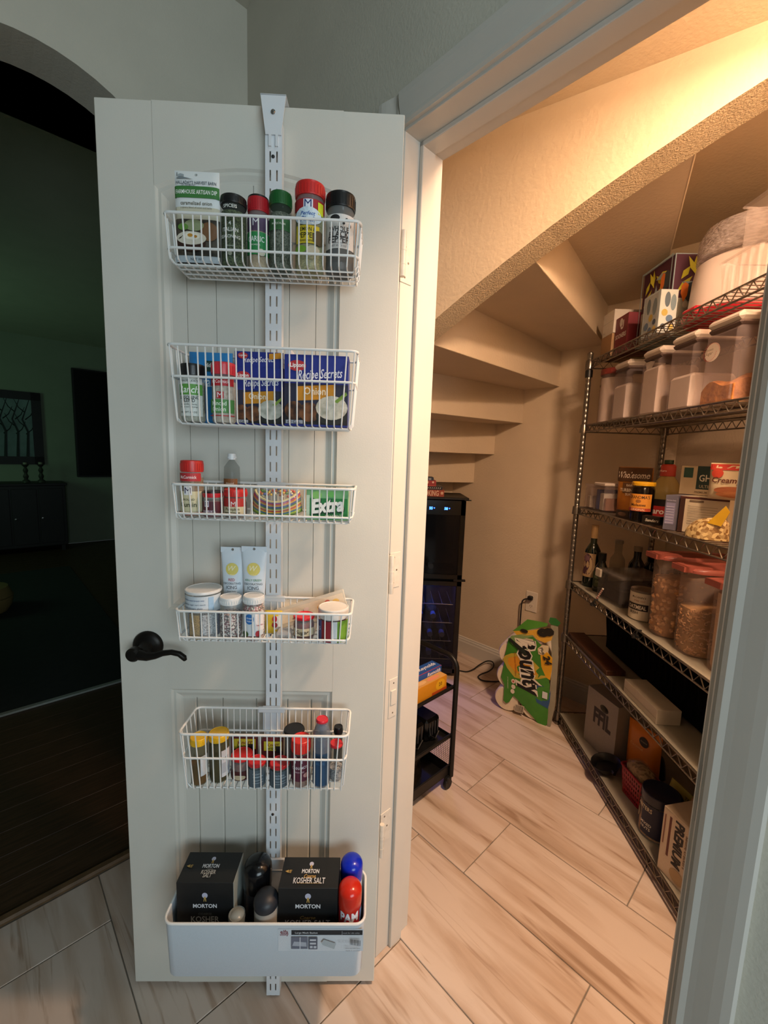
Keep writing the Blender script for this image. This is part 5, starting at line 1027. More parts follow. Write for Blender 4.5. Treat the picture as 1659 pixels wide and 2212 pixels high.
pouch_at((1.020, 1.868, z3), (0.06, 0, FACE+0.6), 'sugar_pouch', 'amber and brown pouch of raw turbinado sugar', 'pouch', 0.142, 0.204, 0.024, M_KRAFT, [('r', -0.070, 0.070, 0.144, 0.202, '#4b2f18'), ('t', 'Wholesome', 0.002, 0.172, 0.128, '#e0d2bc', {'shear': 0.25, 'tall': 1.4}), ('r', -0.036, 0.074, 0.095, 0.140, '#5a3a1c'), ('t', 'RAW CANE', 0.010, 0.128, 0.06, '#d9c8ac', {'tall': 1.2}), ('t', 'TURBINADO', -0.004, 0.108, 0.085, '#d9c8ac', {'tall': 1.3}), ('t', 'SUGAR', 0.0, 0.090, 0.045, '#d9c8ac')], wr=0.002)
jar_at((0.945, 1.675, z3), FACE+0.75, 'molasses_jar', 'dark molasses jar with yellow lid and orange label', 'jar', 0.040, 0.150, 0.014, '#d6a11c', mat('molasses', '#120a06', 0.2, noise=0.1, nscale=5), [('r', -0.046, 0.046, 0.040, 0.105, '#d08a32'), ('t', "GRANDMA'S", 0, 0.093, 0.076, '#3a2410', {'tall': 1.2}), ('e', 0, 0.078, 0.009, 0.007, '#8a5a2c'), ('t', 'Molasses', 0, 0.064, 0.05, '#3a2410'), ('r', -0.046, 0.046, 0.040, 0.052, '#a8402a'), ('t', 'ORIGINAL', 0, 0.046, 0.05, '#e8cfa8')], shellm=mat('dark_jar_glass', '#0a0706', 0.08, alpha=0.35), fill=0.97, ridged=False, neck=0.86, shoulder=0.02)
kb = thing('syrup_bottle', 'amber corn syrup bottle with red neck wrap and red label', 'bottle', (1.050, 1.708, z3), FACE+0.75)
MB().lathe([(0, 0), (0.046, 0), (0.052, 0.008), (0.052, 0.085), (0.058, 0.105), (0.056, 0.120), (0.036, 0.155), (0.024, 0.172), (0.022, 0.180), (0, 0.180)], 28).obj('bottle', mat('corn_syrup', '#b59d5e', 0.2, alpha=0.75, noise=0.08, nscale=10), kb, smooth=True)
MB().lathe([(0, 0.176), (0.0265, 0.174), (0.0255, 0.214), (0.020, 0.220), (0, 0.220)], 24).obj('neck_wrap', mat('red_wrap', '#b23a2c', 0.4, noise=0.15, nscale=40), kb, smooth=True)
MB().lathe([(0.012, 0.219), (0.016, 0.222), (0.016, 0.236), (0, 0.237)], 16).obj('cap', mat('dark_green_cap', '#1f3b22', 0.5), kb, smooth=True)
printed(kb, S_cyl(0.0525), [('r', -0.055, 0.030, 0.018, 0.086, '#b02a26'), ('r', -0.055, 0.030, 0.060, 0.086, '#1d1512'), ('t', 'Karo', -0.014, 0.040, 0.060, '#ecdccc', {'shear': 0.1, 'bold': 0.03}), ('t', 'Karo', 0, 0.195, 0.02, '#e8d0c4')])
carton_at((1.215, 1.640, z3), FACE+0.3, 'tea_box', 'dark reddish-brown box behind the syrup bottle', 'box', 0.16, 0.07, 0.175, mat('dark_brown_card', '#4a2418', 0.5, noise=0.3, nscale=30), [('r', -0.07, 0.07, 0.10, 0.165, '#5c2c1c'), ('t', 'COCOA', 0, 0.13, 0.08, '#8a5a40')])
carton_at((1.085, 1.475, z3+0.1185), FACE+0.62, 'brownie_mix_box', 'dark teal chocolate brownie mix box lying on two cartons', 'box', 0.215, 0.075, 0.098, '#b7a384', [('r', -0.058, 0.107, 0.020, 0.098, '#1f332f'), ('r', -0.098, -0.070, 0.058, 0.092, '#24443a'), ('t', 'GHIRARDELLI', 0.022, 0.058, 0.145, '#d6cdb8', {'tall': 1.3}), ('t', 'ULTIMATE CHOCOLATE', 0.022, 0.030, 0.14, '#a89a7c', {'tall': 1.1}), ('t', 'PREMIUM BROWNIE MIX', -0.01, 0.010, 0.10, '#6b5a44'), ('e', 0.055, 0.077, 0.012, 0.006, '#c9bda4')])
carton_at((0.979, 1.504, z3), FACE+0.62, 'pudding_carton', 'violet-grey carton standing under the brownie mix box', 'carton', 0.036, 0.14, 0.117, '#5f5d6c', [('t', 'Nutrition Facts', 0, 0.100, 0.028, '#c2bfd4'), ('r', -0.014, 0.014, 0.020, 0.092, '#7d7a98')]+[('r', -0.012, 0.012, 0.024+i*0.009, 0.0255+i*0.009, '#bab8cc') for i in range(7)])
carton_at((1.030, 1.430, z3), FACE+0.62, 'cake_mix_carton', 'cream carton with nutrition panel and dark brown edge', 'carton', 0.135, 0.12, 0.117, '#c2b49c', [('r', -0.067, -0.052, 0, 0.117, '#3a2018'), ('r', -0.067, 0.067, 0.110, 0.117, '#4a2018'), ('r', -0.040, 0.000, 0.100, 0.107, '#6b5a48')]+[('r', -0.042, 0.040, 0.030+i*0.008, 0.0315+i*0.008, '#8d8270') for i in range(8)])
pouch_at((1.008, 1.305, z3+0.118), (0.05, 0, FACE+0.62), 'frosting_pouch', 'cream and red pouch of creamy cookies, top of the pile', 'pouch', 0.14, 0.11, 0.02, mat('cream_film', '#d2bd9a', 0.4, noise=0.1, nscale=12), [('r', -0.068, 0.068, 0.090, 0.107, '#b8362a'), ('e', -0.045, 0.080, 0.016, 0.014, '#c2432f'), ('t', 'Creamy', -0.020, 0.058, 0.075, '#5a2418', {'shear': 0.15}), ('e', 0.0, 0.030, 0.05, 0.012, '#9c5a36'), ('e', 0.01, 0.018, 0.055, 0.010, '#a8683e')], wr=0.002)
cc2 = thing('chip_bag', 'clear yellow-printed bag of chocolate chips slumped at the shelf edge', 'bag', (0.945, 1.318, z3), FACE+0.6)
def lump(w, d, h, seed, n=18, peak=0.5):
    r = random.Random(seed); mb = MB(); rows = 8; ph = [r.random()*6 for _ in range(4)]
    vs = []
    for j in range(rows+1):
        v = j/rows
        for i in range(n):
            a = 2*PI*i/n; rr = math.cos(v*PI/2)**0.7*(1+0.07*math.sin(3*a+ph[0])+0.05*math.sin(5*a+ph[1]+4*v)); vs.append((rr*w/2*math.sin(a)+peak*0.25*w*v*v, -rr*d/2*math.cos(a), h*math.sin(v*PI/2)*(1+0.04*math.sin(4*a+ph[2]))))
    fs = [tuple(reversed(range(n)))]+[(j*n+i, j*n+(i+1) % n, (j+1)*n+(i+1) % n, (j+1)*n+i) for j in range(rows) for i in range(n)]
    mb.add(vs, fs); return mb
lump(0.115, 0.070, 0.062, 4, peak=1.2).obj('bag', mat('chip_bag_film', '#c9b07c', 0.25, col2='#7a5a34', nscale=110, tex='voronoi'), cc2, smooth=True)
MB().prism([(0.01, 0.05), (0.05, 0.105), (0.062, 0.088), (0.045, 0.045)], 'y', -0.03, -0.028).obj('bag_top', mat('yellow_bag_print', '#d6a81e', 0.3, noise=0.1, nscale=20), cc2)
t = tag(lump(0.17, 0.09, 0.060, 9, peak=0.3).obj('sweets_bag', mat('blue_film_bag', '#26407f', 0.2, col2='#10204a', nscale=25, bump=0.8, bscale=40, bdist=0.006), None, smooth=True, loc=(0.965, 1.105, z3), rotz=FACE+0.3), 'shiny crumpled blue plastic bag beside the chip bag', 'bag')
t = tag(lump(0.18, 0.10, 0.085, 12, peak=0.2).obj('sweets_bag', mat('pink_film_bag', '#b08a84', 0.3, col2='#8a6a68', nscale=15), None, smooth=True, loc=(1.100, 1.150, z3), rotz=FACE+0.3), 'pale pink plastic bag behind the blue bag', 'bag')
for i, (y, x, h_, c, lab, rz, tx) in enumerate(((1.760, 0.932, 0.030, '#2a2019', 'flat dark brown packet beside the molasses jar', FACE+0.3, ''), (1.592, 0.945, 0.030, '#1b1713', 'small black packet with pale lettering at the shelf edge', FACE+0.6, 'Sanders'), )):
    t = carton_at((x, y, z3), rz, 'candy_packet', lab, 'packet', 0.062, 0.034, h_, mat('pk%d' % i, c, 0.3, noise=0.3, nscale=30), [('t', tx, 0.004, h_*0.5, 0.046, '#c9c0ae', {'shear': 0.2})] if tx else [('e', 0.0, h_*0.5, 0.02, 0.008, '#5b4232')])
t = carton_at((1.028, 1.590, z3+0.053), FACE+0.62, 'stock_box', 'flat dark green box with cream stripe behind the black packet', 'box', 0.045, 0.05, 0.022, '#24402a', [('r', -0.021, 0.021, 0.013, 0.020, '#c2b890'), ('r', -0.020, 0.01, 0.004, 0.009, '#7c8a5a')])
MB().box(-0.02, 0.02, -0.02, 0.02, -0.053, 0.0).obj('support_tray', M_BLKPL, t)
# ------------------------------------------------------------------ fourth shelf: bottles and cereal
z4 = LIN[3]
def bottle_at(loc, rz, name, label, r, h, glass, neck_r, neck_h, cap_col, lab=(), cap_h=0.03, should=0.05, content=None):
    t = thing(name, label, 'bottle', loc, rz)
    b = h-neck_h
    MB().lathe([(0, 0.006), (r*0.7, 0.002), (r*0.95, 0), (r, 0.006), (r, b-should), (r*0.93, b-should*0.6), (r*0.55, b-should*0.15), (neck_r, b), (neck_r, h-0.004), (neck_r*1.08, h-0.003), (neck_r*1.08, h), (0, h)], 28).obj('bottle', glass, t, smooth=True)
    if cap_h: MB().lathe([(neck_r*1.12, h-cap_h), (neck_r*1.14, h-cap_h+0.002), (neck_r*1.12, h+0.001), (0, h+0.002)], 20).obj('cap', mat('cap_'+cap_col[1:], cap_col, 0.4, noise=0.1, nscale=30), t, smooth=True)
    if lab: printed(t, S_cyl(r+0.0002), lab)
    return t
M_WINE = mat('dark_green_glass', '#0f1a0c', 0.08, noise=0.1, nscale=4, coat=0.5)
bottle_at((0.960, 2.068, z4), FACE+0.75, 'wine_bottle', 'green wine bottle with tan foil neck and violet oval label', 0.037, 0.298, M_WINE, 0.0145, 0.085, '#9a7a50', [('r', -0.040, 0.030, 0.050, 0.165, '#c2a67e'), ('e', -0.012, 0.110, 0.032, 0.056, '#4a2c3c'), ('e', -0.012, 0.140, 0.016, 0.014, '#7a5a64'), ('t', 'SHERRY', -0.012, 0.105, 0.036, '#bfa27a'), ('r', -0.04, 0.02, 0.050, 0.062, '#b89a70')], cap_h=0.062, should=0.06)
bottle_at((0.968, 1.985, z4), FACE+0.75, 'oil_bottle', 'short dark green oil bottle with dark label, before the wine bottle', 0.032, 0.180, M_WINE, 0.015, 0.040, '#10140f', [('r', -0.030, 0.030, 0.025, 0.095, '#2b3a22'), ('t', 'OLIVE', 0, 0.070, 0.035, '#8a9470'), ('t', 'OIL', 0, 0.050, 0.02, '#8a9470')], cap_h=0.034, should=0.06)
bottle_at((1.090, 2.085, z4), FACE+0.75, 'vinegar_bottle', 'tall clear glass bottle behind the oil bottle', 0.034, 0.225, mat('clear_old_glass', '#a89c84', 0.1, alpha=0.35), 0.017, 0.060, '#8a8070', (), cap_h=0.014)
bottle_at((1.130, 1.990, z4), FACE+0.75, 'sauce_bottle', 'dark sauce bottle with silver-brown screw cap', 0.034, 0.215, mat('soy_dark', '#0d0806', 0.15, noise=0.1, nscale=4), 0.016, 0.050, '#8f8270', (), cap_h=0.020)
bottle_at((1.212, 2.014, z4), FACE+0.75, 'sauce_bottle', 'dark sauce bottle with dull red cap', 0.034, 0.190, mat('soy_dark', '#0d0806', 0.15), 0.020, 0.040, '#5a2420', (), cap_h=0.026)
bottle_at((1.238, 1.848, z4), FACE+0.75, 'sauce_bottle', 'dark bottle with brown knob cap beside the spray bottle', 0.028, 0.215, mat('soy_dark', '#0d0806', 0.15), 0.016, 0.040, '#4a3020', (), cap_h=0.024)
bottle_at((1.176, 1.842, z4), FACE+0.75, 'syrup_jar', 'small dark jar with pale screw cap behind the oatmeal tin', 0.032, 0.150, mat('soy_dark', '#0d0806', 0.15), 0.020, 0.020, '#8a857c', (), cap_h=0.018, should=0.03)
sb = thing('spray_bottle', 'spray bottle with wide pale grey trigger head', 'spray bottle', (1.215, 1.665, z4), FACE+0.5)
MB().lathe([(0, 0), (0.038, 0), (0.040, 0.006), (0.040, 0.120), (0.026, 0.160), (0.014, 0.175), (0.014, 0.185), (0, 0.185)], 20).obj('bottle', mat('spray_body', '#4a4a44', 0.4), sb, smooth=True)
MB().prism([(-0.020, 0.182), (0.024, 0.182), (0.032, 0.205), (0.060, 0.230), (0.060, 0.248), (-0.040, 0.252), (-0.034, 0.235)], 'y', -0.014, 0.014).obj('trigger_head', mat('pale_grey_plastic', '#9a9588', 0.5), sb)
fb_ = thing('food_bin', 'clear smoky food bin with white latch clip and dark contents', 'food bin', (1.030, 1.835, z4), FACE+0.12)
MB().box(-0.085, 0.085, -0.105, 0.105, 0.0, 0.125, b=0.010).obj('body', mat('smoky_clear', '#8a827c', 0.12, alpha=0.24), fb_, smooth=True)
MB().box(-0.088, 0.088, -0.108, 0.108, 0.118, 0.132, b=0.004).obj('lid', mat('smoky_lid', '#90887f', 0.2, alpha=0.3), fb_)
MB().box(-0.085, -0.045, -0.118, -0.108, 0.095, 0.132, b=0.003).obj('latch', mat('pale_latch', '#b5ac9c', 0.45), fb_)
MB().box(-0.075, 0.07, -0.09, 0.09, 0.006, 0.075, b=0.01).obj('contents', mat('dark_food', '#1d1614', 0.7, noise=0.3, nscale=30), fb_)
cs = MB()
for i in range(12): cs.use(mat('cane_white', '#d6ccc0', 0.4) if i % 2 else mat('cane_red', '#8a2f2c', 0.4)).tube([(0, 0, i*0.005), (0, 0, (i+1)*0.005)], 0.0042, 8)
cno = cs.obj('candy_cane', None, None, smooth=True); cno.rotation_euler = (0.5, 0.15, 0); cno.location = (0.905, 1.868, z4+0.002)
tag(cno, 'little red and white striped candy stick at the shelf edge', 'candy stick')
jar_at((0.972, 1.640, z4), FACE+0.85, 'oatmeal_tin', 'white oatmeal tin with dark bands and black lettering', 'tin', 0.046, 0.118, 0.008, '#6a5d50', None, [('r', -0.075, 0.075, 0.004, 0.108, '#c8bca6'), ('t', "McCANN'S", -0.008, 0.092, 0.05, '#2a2420', {'shear': 0.2}), ('t', 'STEEL CUT', -0.004, 0.078, 0.04, '#8a5a44'), ('r', -0.052, 0.027, 0.041, 0.067, '#231f1e'), ('t', 'OATMEAL', -0.012, 0.0535, 0.066, '#d8cdb8', {'bold': 0.03, 'tall': 1.4}), ('t', 'IRISH', -0.02, 0.032, 0.03, '#2a2420'), ('r', 0.030, 0.034, 0.004, 0.108, '#8a8070')], ridged=False, shellm=mat('tin_body', '#b8ac98', 0.4))
# oval cereal keepers
def oval_prof(prof, ax_, ay_, seg=32):
    mb = MB(); n = seg; vs = []
    for (k_, h_) in prof:
        for i in range(n):
            a = 2*PI*i/n; c, s = math.cos(a), math.sin(a); e = 0.62
            vs.append((math.copysign(abs(c)**e, c)*ax_*k_, math.copysign(abs(s)**e, s)*ay_*k_, h_))
    fs = [tuple(reversed(range(n)))]+[(j*n+i, j*n+(i+1) % n, (j+1)*n+(i+1) % n, (j+1)*n+i) for j in range(len(prof)-1) for i in range(n)]+[tuple((len(prof)-1)*n+i for i in range(n))]
    mb.add(vs, fs); return mb
M_KEEP = mat('keeper_plastic', '#dcc4b4', 0.3, alpha=0.20, spec=0.5)
M_KLID = mat('keeper_lid', '#8f4a3e', 0.4, alpha=0.95)
def keeper(cx, cy, H, label, bits, fill, col):
    t = thing('cereal_keeper', label, 'cereal container', (cx, cy, z4), 0)
    A_, B_ = 0.128, 0.058
    oval_prof([(0.93, 0), (0.97, 0.004), (1.0, 0.03), (1.03, H-0.02), (1.03, H-0.006)], A_, B_).obj('body', M_KEEP, t, smooth=True)
    lid = oval_prof([(1.04, H-0.016), (1.10, H-0.014), (1.10, H-0.006), (1.05, H), (0.97, H+0.002), (0.95, H-0.003)], A_, B_).obj('lid', M_KLID, t, smooth=True)
    MB().prism([(-A_*1.24, -0.030), (-A_*0.62, -0.040), (-A_*0.55, 0.0), (-A_*0.62, 0.040), (-A_*1.24, 0.030)], 'z', H-0.013, H+0.004).obj('spout_flap', M_KLID, lid)
    oval_prof([(0.88, 0.003), (0.93, 0.02), (0.95, fill), (0.5, fill+0.006), (0.05, fill+0.007)], A_, B_).obj('cereal_mass', col, t, smooth=True)
    if bits:
        r = random.Random(int(cy*1000)); mb = MB(); kind, count, mats_ = bits
        for i in range(count):
            a = r.uniform(PI*0.45, 2.05*PI); c, s = math.cos(a), math.sin(a); hz_ = r.uniform(0.010, fill)
            k = 0.93 if hz_ > 0.02 else 0.90
            P = Vector((math.copysign(abs(c)**0.62, c)*A_*k, math.copysign(abs(s)**0.62, s)*B_*k, hz_)); mb.use(mats_[i % len(mats_)])
            M_ = Matrix.Translation(P) @ Matrix.Rotation(r.random()*6, 4, 'X') @ Matrix.Rotation(r.random()*6, 4, 'Z')
            if kind == 'chunk': s_ = r.uniform(0.006, 0.0105); mb.lathe([(0, -s_*0.7), (s_*0.8, -s_*0.3), (s_, s_*0.2), (s_*0.6, s_*0.6), (0, s_*0.75)], 6, M=M_)
            else: mb.tube([(0.0042*math.cos(q*PI/3), 0.0042*math.sin(q*PI/3), 0) for q in range(6)], 0.0020, 4, closed=True, M=M_)
        tag(mb.obj('cereal', None, t, smooth=True), kind='stuff')
    return t
CE = [mat('cereal_a', '#d9a670', 0.8, noise=0.2, nscale=90), mat('cereal_b', '#c08c54', 0.8, noise=0.2, nscale=90), mat('cereal_c', '#e0b482', 0.8, noise=0.2, nscale=90)]
keeper(1.050, 1.490, 0.288, 'tall clear cereal keeper with red lid, filled with rough wheat chunks', ('chunk', 260, CE), 0.205, mat('cereal_core', '#b58450', 0.9, noise=0.3, nscale=60))
keeper(1.050, 1.345, 0.282, 'tall clear cereal keeper with red lid, half filled with small oat rings', ('ring', 420, CE), 0.150, mat('ring_core', '#b08654', 0.9, noise=0.3, nscale=60))
keeper(1.058, 1.205, 0.272, 'tall cloudy cereal keeper with red lid, filled with fine pale cereal', None, 0.235, mat('pale_cereal', '#cfae8c', 0.9, noise=0.15, nscale=160))
# ------------------------------------------------------------------ fifth shelf: black pleated cloth, board, white box
z5 = LIN[4]
pc_ = thing('pleated_cloth', 'bundle of black pleated cloth filling the space under the cereal shelf', 'cloth', (1.118, 1.42, z5+0.012))
mb = MB(); NP = 58
def cloth(u, v):
    y = -0.46+u*1.04; top = 0.228; s = -0.128+0.02*u
    x = s+0.030*v+0.010*math.sin(u*NP*PI)*(0.4+0.6*v); zl = top*(1-v)+v*(0.062-0.042*u+0.010*math.sin(u*NP*PI*0.5))
    return Vector((x, y, max(0.0, zl)))
mb.grid(cloth, 240, 5); mb.grid(lambda u, v: Vector((cloth(u, v).x+0.19, cloth(u, v).y, cloth(u, v).z)), 120, 3, flip=True)
mb.box(-0.125, 0.05, -0.46, 0.58, 0.215, 0.228); mb.box(-0.095, 0.04, -0.44, 0.56, 0.0, 0.215)
mb.obj('pleats', mat('black_cloth', '#060606', 0.9, noise=0.2, nscale=40, spec=0.1), pc_, smooth=True)
wb = tag(MB().box(-0.040, 0.040, -0.20, 0.20, 0, 0.022, b=0.002).obj('wooden_board', mat('walnut_board', '#4a2a1a', 0.45, noise=0.4, nscale=12, tscale=(12, 1, 1)), None, loc=(0.938, 1.912, z5)), 'narrow dark wooden board lying along the fifth shelf', 'board')
carton_at((0.950, 1.490, z5), FACE, 'white_box', 'flat white lidded box beside the black pleated cloth', 'box', 0.21, 0.082, 0.052, '#bdb3a2', [('r', -0.104, 0.104, 0.020, 0.0215, '#8f8676')])
# ------------------------------------------------------------------ bottom shelf
z6 = LIN[5]
bg = carton_at((1.010, 1.845, z6), FACE+0.25, 'filter_box', 'grey carrier box with an oval hand hole and black lettering', 'box', 0.19, 0.11, 0.270, '#8a8478', [('t', 'FFIL', 0.010, 0.160, 0.11, '#2a2624', {'bold': 0.05, 'tall': 1.5})])
punch(bg.children[0], (0.015, -0.055, 0.215), 0.026, 0.016, 0.06)
t = thing('round_pan', 'round black pan leaning at the shelf edge by the grey box', 'pan', (0.935, 1.800, z6), 0, rot=(0, 0, 0))
MB().lathe([(0, 0), (0.042, 0), (0.056, 0.028), (0.058, 0.030), (0.054, 0.028), (0.041, 0.004), (0, 0.004)], 28).obj('pan', mat('black_pan', '#080808', 0.4), t, smooth=True); t.rotation_euler = (0, -0.25, 0); t.location = (0.938, 1.705, z6+0.016)
MB().tube([(0.0, -0.054, 0.026), (0.0, -0.066, 0.032), (0.0, -0.076, 0.032)], 0.007, 8).obj('handle', mat('black_pan', '#080808', 0.4), t, smooth=True)
rb = thing('red_bin', 'red perforated plastic bin holding snack bags', 'bin', (0.990, 1.560, z6), FACE+0.12)
bn = MB(); w0, d0, h0 = 0.125, 0.085, 0.112
lo_ = rounded(-w0/2+0.010, w0/2-0.010, -d0/2+0.008, d0/2-0.008, 0.0, 0.012); hi_ = rounded(-w0/2, w0/2, -d0/2, d0/2, h0, 0.014); inn = rounded(-w0/2+0.003, w0/2-0.003, -d0/2+0.003, d0/2-0.003, h0, 0.012); ib = rounded(-w0/2+0.012, w0/2-0.012, -d0/2+0.010, d0/2-0.010, 0.004, 0.010)
def ringpt(loop, q):                     # point at fraction q of a closed loop, by arc length
    n_ = len(loop); L_ = [math.dist(loop[i][:2], loop[(i+1) % n_][:2]) for i in range(n_)]; d_ = (q % 1.0)*sum(L_)
    for i in range(n_):
        if d_ <= L_[i] or i == n_-1:
            f_ = min(1.0, d_/L_[i]); p0, p1 = loop[i], loop[(i+1) % n_]; return (p0[0]+(p1[0]-p0[0])*f_, p0[1]+(p1[1]-p0[1])*f_)
        d_ -= L_[i]
NPR, NRW = 64, 11                        # a lattice wall: the openings are left out
def latt(k, j, inner):
    t_ = j/NRW; A_, B_ = ringpt(lo_, k/NPR), ringpt(hi_, k/NPR); s_ = 0.955 if inner else 1.0
    return ((A_[0]+(B_[0]-A_[0])*t_)*s_, (A_[1]+(B_[1]-A_[1])*t_)*s_, h0*t_)
for j in range(NRW):
    for k in range(NPR):
        hole = (k % 2 == 1) and (j % 2 == 1)
        if hole: continue
        bn.add([latt(k, j, 0), latt(k+1, j, 0), latt(k+1, j+1, 0), latt(k, j+1, 0), latt(k, j, 1), latt(k+1, j, 1), latt(k+1, j+1, 1), latt(k, j+1, 1)], [(0, 1, 2, 3), (7, 6, 5, 4), (0, 4, 5, 1), (3, 2, 6, 7), (0, 3, 7, 4), (1, 5, 6, 2)])
bn.prism([ringpt(lo_, k/NPR) for k in range(NPR)], 'z', 0.0, 0.003)
bn.obj('bin_wall', mat('red_bin', '#8f1620', 0.4, noise=0.15, nscale=30), rb); MB().tube(rounded(-w0/2, w0/2, -d0/2, d0/2, h0, 0.014), 0.004, 8, closed=True).obj('rim', mat('red_bin', '#8f1620', 0.4), rb, smooth=True)
pouch_at((1.062, 1.668, z6), (0.03, 0.0, FACE+0.35), 'coconut_pouch', 'bright orange pouch with round black seal', 'pouch', 0.150, 0.236, 0.016, mat('orange_film', '#c8741c', 0.35, noise=0.12, nscale=10), [('e', 0.012, 0.180, 0.021, 0.021, '#17120e'), ('t', 'Simplest', 0.012, 0.180, 0.030, '#8a7a60', {'shear': 0.2}), ('t', 'Coconut', -0.018, 0.146, 0.06, '#e0a860')], wr=0.002)
ob = thing('oat_bag', 'open clear bag of oat flakes in the red bin', 'bag', (0.990, 1.560, z6+0.0045), FACE+0.12)
oval_prof([(0.78, 0.0), (0.92, 0.07), (0.99, 0.108), (0.90, 0.124), (0.50, 0.138), (0.05, 0.140)], 0.0550, 0.0355).obj('oats', mat('oat_flakes', '#b59668', 0.8, col2='#7d6038', nscale=120, tex='voronoi'), ob, smooth=True); oval_prof([(0.79, 0.0), (0.93, 0.07), (1.0, 0.109), (0.95, 0.128), (0.55, 0.146), (0.05, 0.149)], 0.0562, 0.0365).obj('film', mat('bag_film', '#c9b89c', 0.15, alpha=0.18), ob, smooth=True)
pouch_at((1.075, 1.465, z6+0.02), (0.2, 0.25, FACE+0.45), 'tea_packet', 'yellow-green packet with black circle emblem, behind the red bin', 'packet', 0.10, 0.150, 0.012, mat('olive_packet', '#9a8f3a', 0.45, noise=0.1, nscale=12), [('e', -0.014, 0.095, 0.030, 0.034, '#15120c'), ('t', 'D', -0.008, 0.090, 0.022, '#c9c2a0'), ('t', 'TEA', 0.024, 0.130, 0.03, '#4a4418')])
pn = jar_at((0.970, 1.405, z6), FACE+0.35, 'nut_jar', 'big clear nut jar with navy lid and navy label', 'jar', 0.058, 0.165, 0.034, '#14182c', flakes('peanuts', '#b98a54', '#7d5630', 140), [('r', -0.02, 0.085, 0.016, 0.128, '#151a34'), ('t', 'PLANTERS', -0.020, 0.110, 0.075, '#cfc2a0', {'tall': 1.3}), ('t', 'MIXED', 0.0, 0.055, 0.04, '#d8d2c4', {'rot': 0.0}), ('t', 'NUTS', 0.0, 0.040, 0.035, '#d8d2c4'), ('e', -0.045, 0.072, 0.014, 0.020, '#8d7a5a')], fill=0.9, ridged=False)
t = tag(MB().box(-0.09, 0.09, -0.08, 0.08, 0, 0.20, b=0.002).obj('cardboard_box', mat('card_kraft', '#8a6844', 0.7, noise=0.1, nscale=20), None, loc=(1.130, 1.280, z6), rotz=0.2), 'plain brown cardboard box behind the cracker box', 'box')
carton_at((0.962, 1.235, z6), FACE+0.25, 'cracker_box', 'white saltine cracker box with large upright black lettering', 'box', 0.108, 0.110, 0.222, '#b5a48e', [('r', -0.052, 0.052, 0.006, 0.216, '#c2b09a'), ('r', -0.030, -0.022, 0.070, 0.205, '#5a2a24'), ('t', 'PREMIUM', 0.006, 0.135, 0.150, '#1c1a1c', {'rot': -PI/2, 'bold': 0.05, 'tall': 1.1}), ('t', 'saltine crackers', 0.034, 0.135, 0.11, '#6a5a50', {'rot': -PI/2}), ('e', 0.015, 0.034, 0.026, 0.022, '#a58a66'), ('r', -0.046, -0.042, 0.10, 0.20, '#7a4a3c')])
t = tag(lump(0.10, 0.08, 0.09, 31).obj('snack_bag', mat('dark_bag', '#171412', 0.4, noise=0.4, nscale=20), None, smooth=True, loc=(1.130, 1.700, z6), rotz=0.4), 'dark crumpled bag behind the grey carrier box', 'bag')
t = tag(lump(0.12, 0.10, 0.12, 37).obj('snack_bag', mat('brown_bag', '#2a1a12', 0.5, noise=0.4, nscale=20), None, smooth=True, loc=(1.215, 1.480, z6), rotz=0.9), 'dark brown crumpled bag behind the olive packet', 'bag')
# ================================================================== WINE FRIDGE, CART, PAPER TOWELS, OUTLET
M_BLACK = mat('gloss_black', '#060606', 0.18, noise=0.1, nscale=5)
M_SATIN = mat('satin_black', '#0b0b0b', 0.45, noise=0.1, nscale=20)
FXR, FY, FW, FH = 0.420, 2.560, 0.375, 1.130
fr = thing('wine_fridge', 'tall black dual-zone wine fridge with blue lit displays', 'wine fridge', (FXR-FW/2, FY, 0))
cbm = MB()
for q in ((-FW/2+0.004, -FW/2+0.016, 0.035, 0.36, 0.02, FH-0.006), (FW/2-0.016, FW/2-0.004, 0.035, 0.36, 0.02, FH-0.006), (-FW/2+0.004, FW/2-0.004, 0.348, 0.36, 0.02, FH-0.006), (-FW/2+0.004, FW/2-0.004, 0.035, 0.36, 0.02, 0.05), (-FW/2+0.004, FW/2-0.004, 0.035, 0.36, 0.605, 0.65), (-FW/2+0.004, FW/2-0.004, 0.035, 0.36, FH-0.05, FH-0.006)): cbm.box(*q)
cbm.obj('cabinet', M_SATIN, fr)
MB().box(-FW/2-0.012, FW/2+0.016, -0.005, 0.36, FH-0.008, FH+0.006, b=0.003).obj('top_panel', M_SATIN, fr)
for x in (-FW/2+0.04, FW/2-0.04):
    for y in (0.06, 0.32): MB().lathe([(0.014, 0), (0.016, 0.02), (0, 0.02)], 12, cx=x, cy=y).obj('foot', M_BLKPL, fr)
M_SMOKE = mat('smoked_glass', '#14161c', 0.06, alpha=0.42, spec=0.5)
for (z0, z1, lower) in ((0.635, 1.118, False), (0.030, 0.622, True)):
    d = bpy.data.objects.new('door', None); COL.objects.link(d); d.parent = fr
    m = MB(); e = 0.030
    m.box(-FW/2, -FW/2+e, 0, 0.034, z0, z1, b=0.002); m.box(FW/2-e, FW/2, 0, 0.034, z0, z1, b=0.002); m.box(-FW/2, FW/2, 0, 0.034, z0, z0+e, b=0.002); m.box(-FW/2, FW/2, 0, 0.034, z1-(0.09 if not lower else e), z1, b=0.002)
    m.obj('door_frame', M_BLACK, d)
    MB().box(-FW/2+e, FW/2-e, 0.004, 0.008, z0+e, z1-(0.09 if not lower else e)).obj('glass_pane', M_SMOKE, d)
MB().box(FW/2-0.05, FW/2+0.022, 0.002, 0.020, 0.6225, 0.6345, b=0.001).obj('hinge_plate', M_SATIN, fr)
MB().box(FW/2-0.01, FW/2+0.030, 0.0, 0.015, FH-0.012, FH-0.006).obj('hinge_plate', M_SATIN, fr)
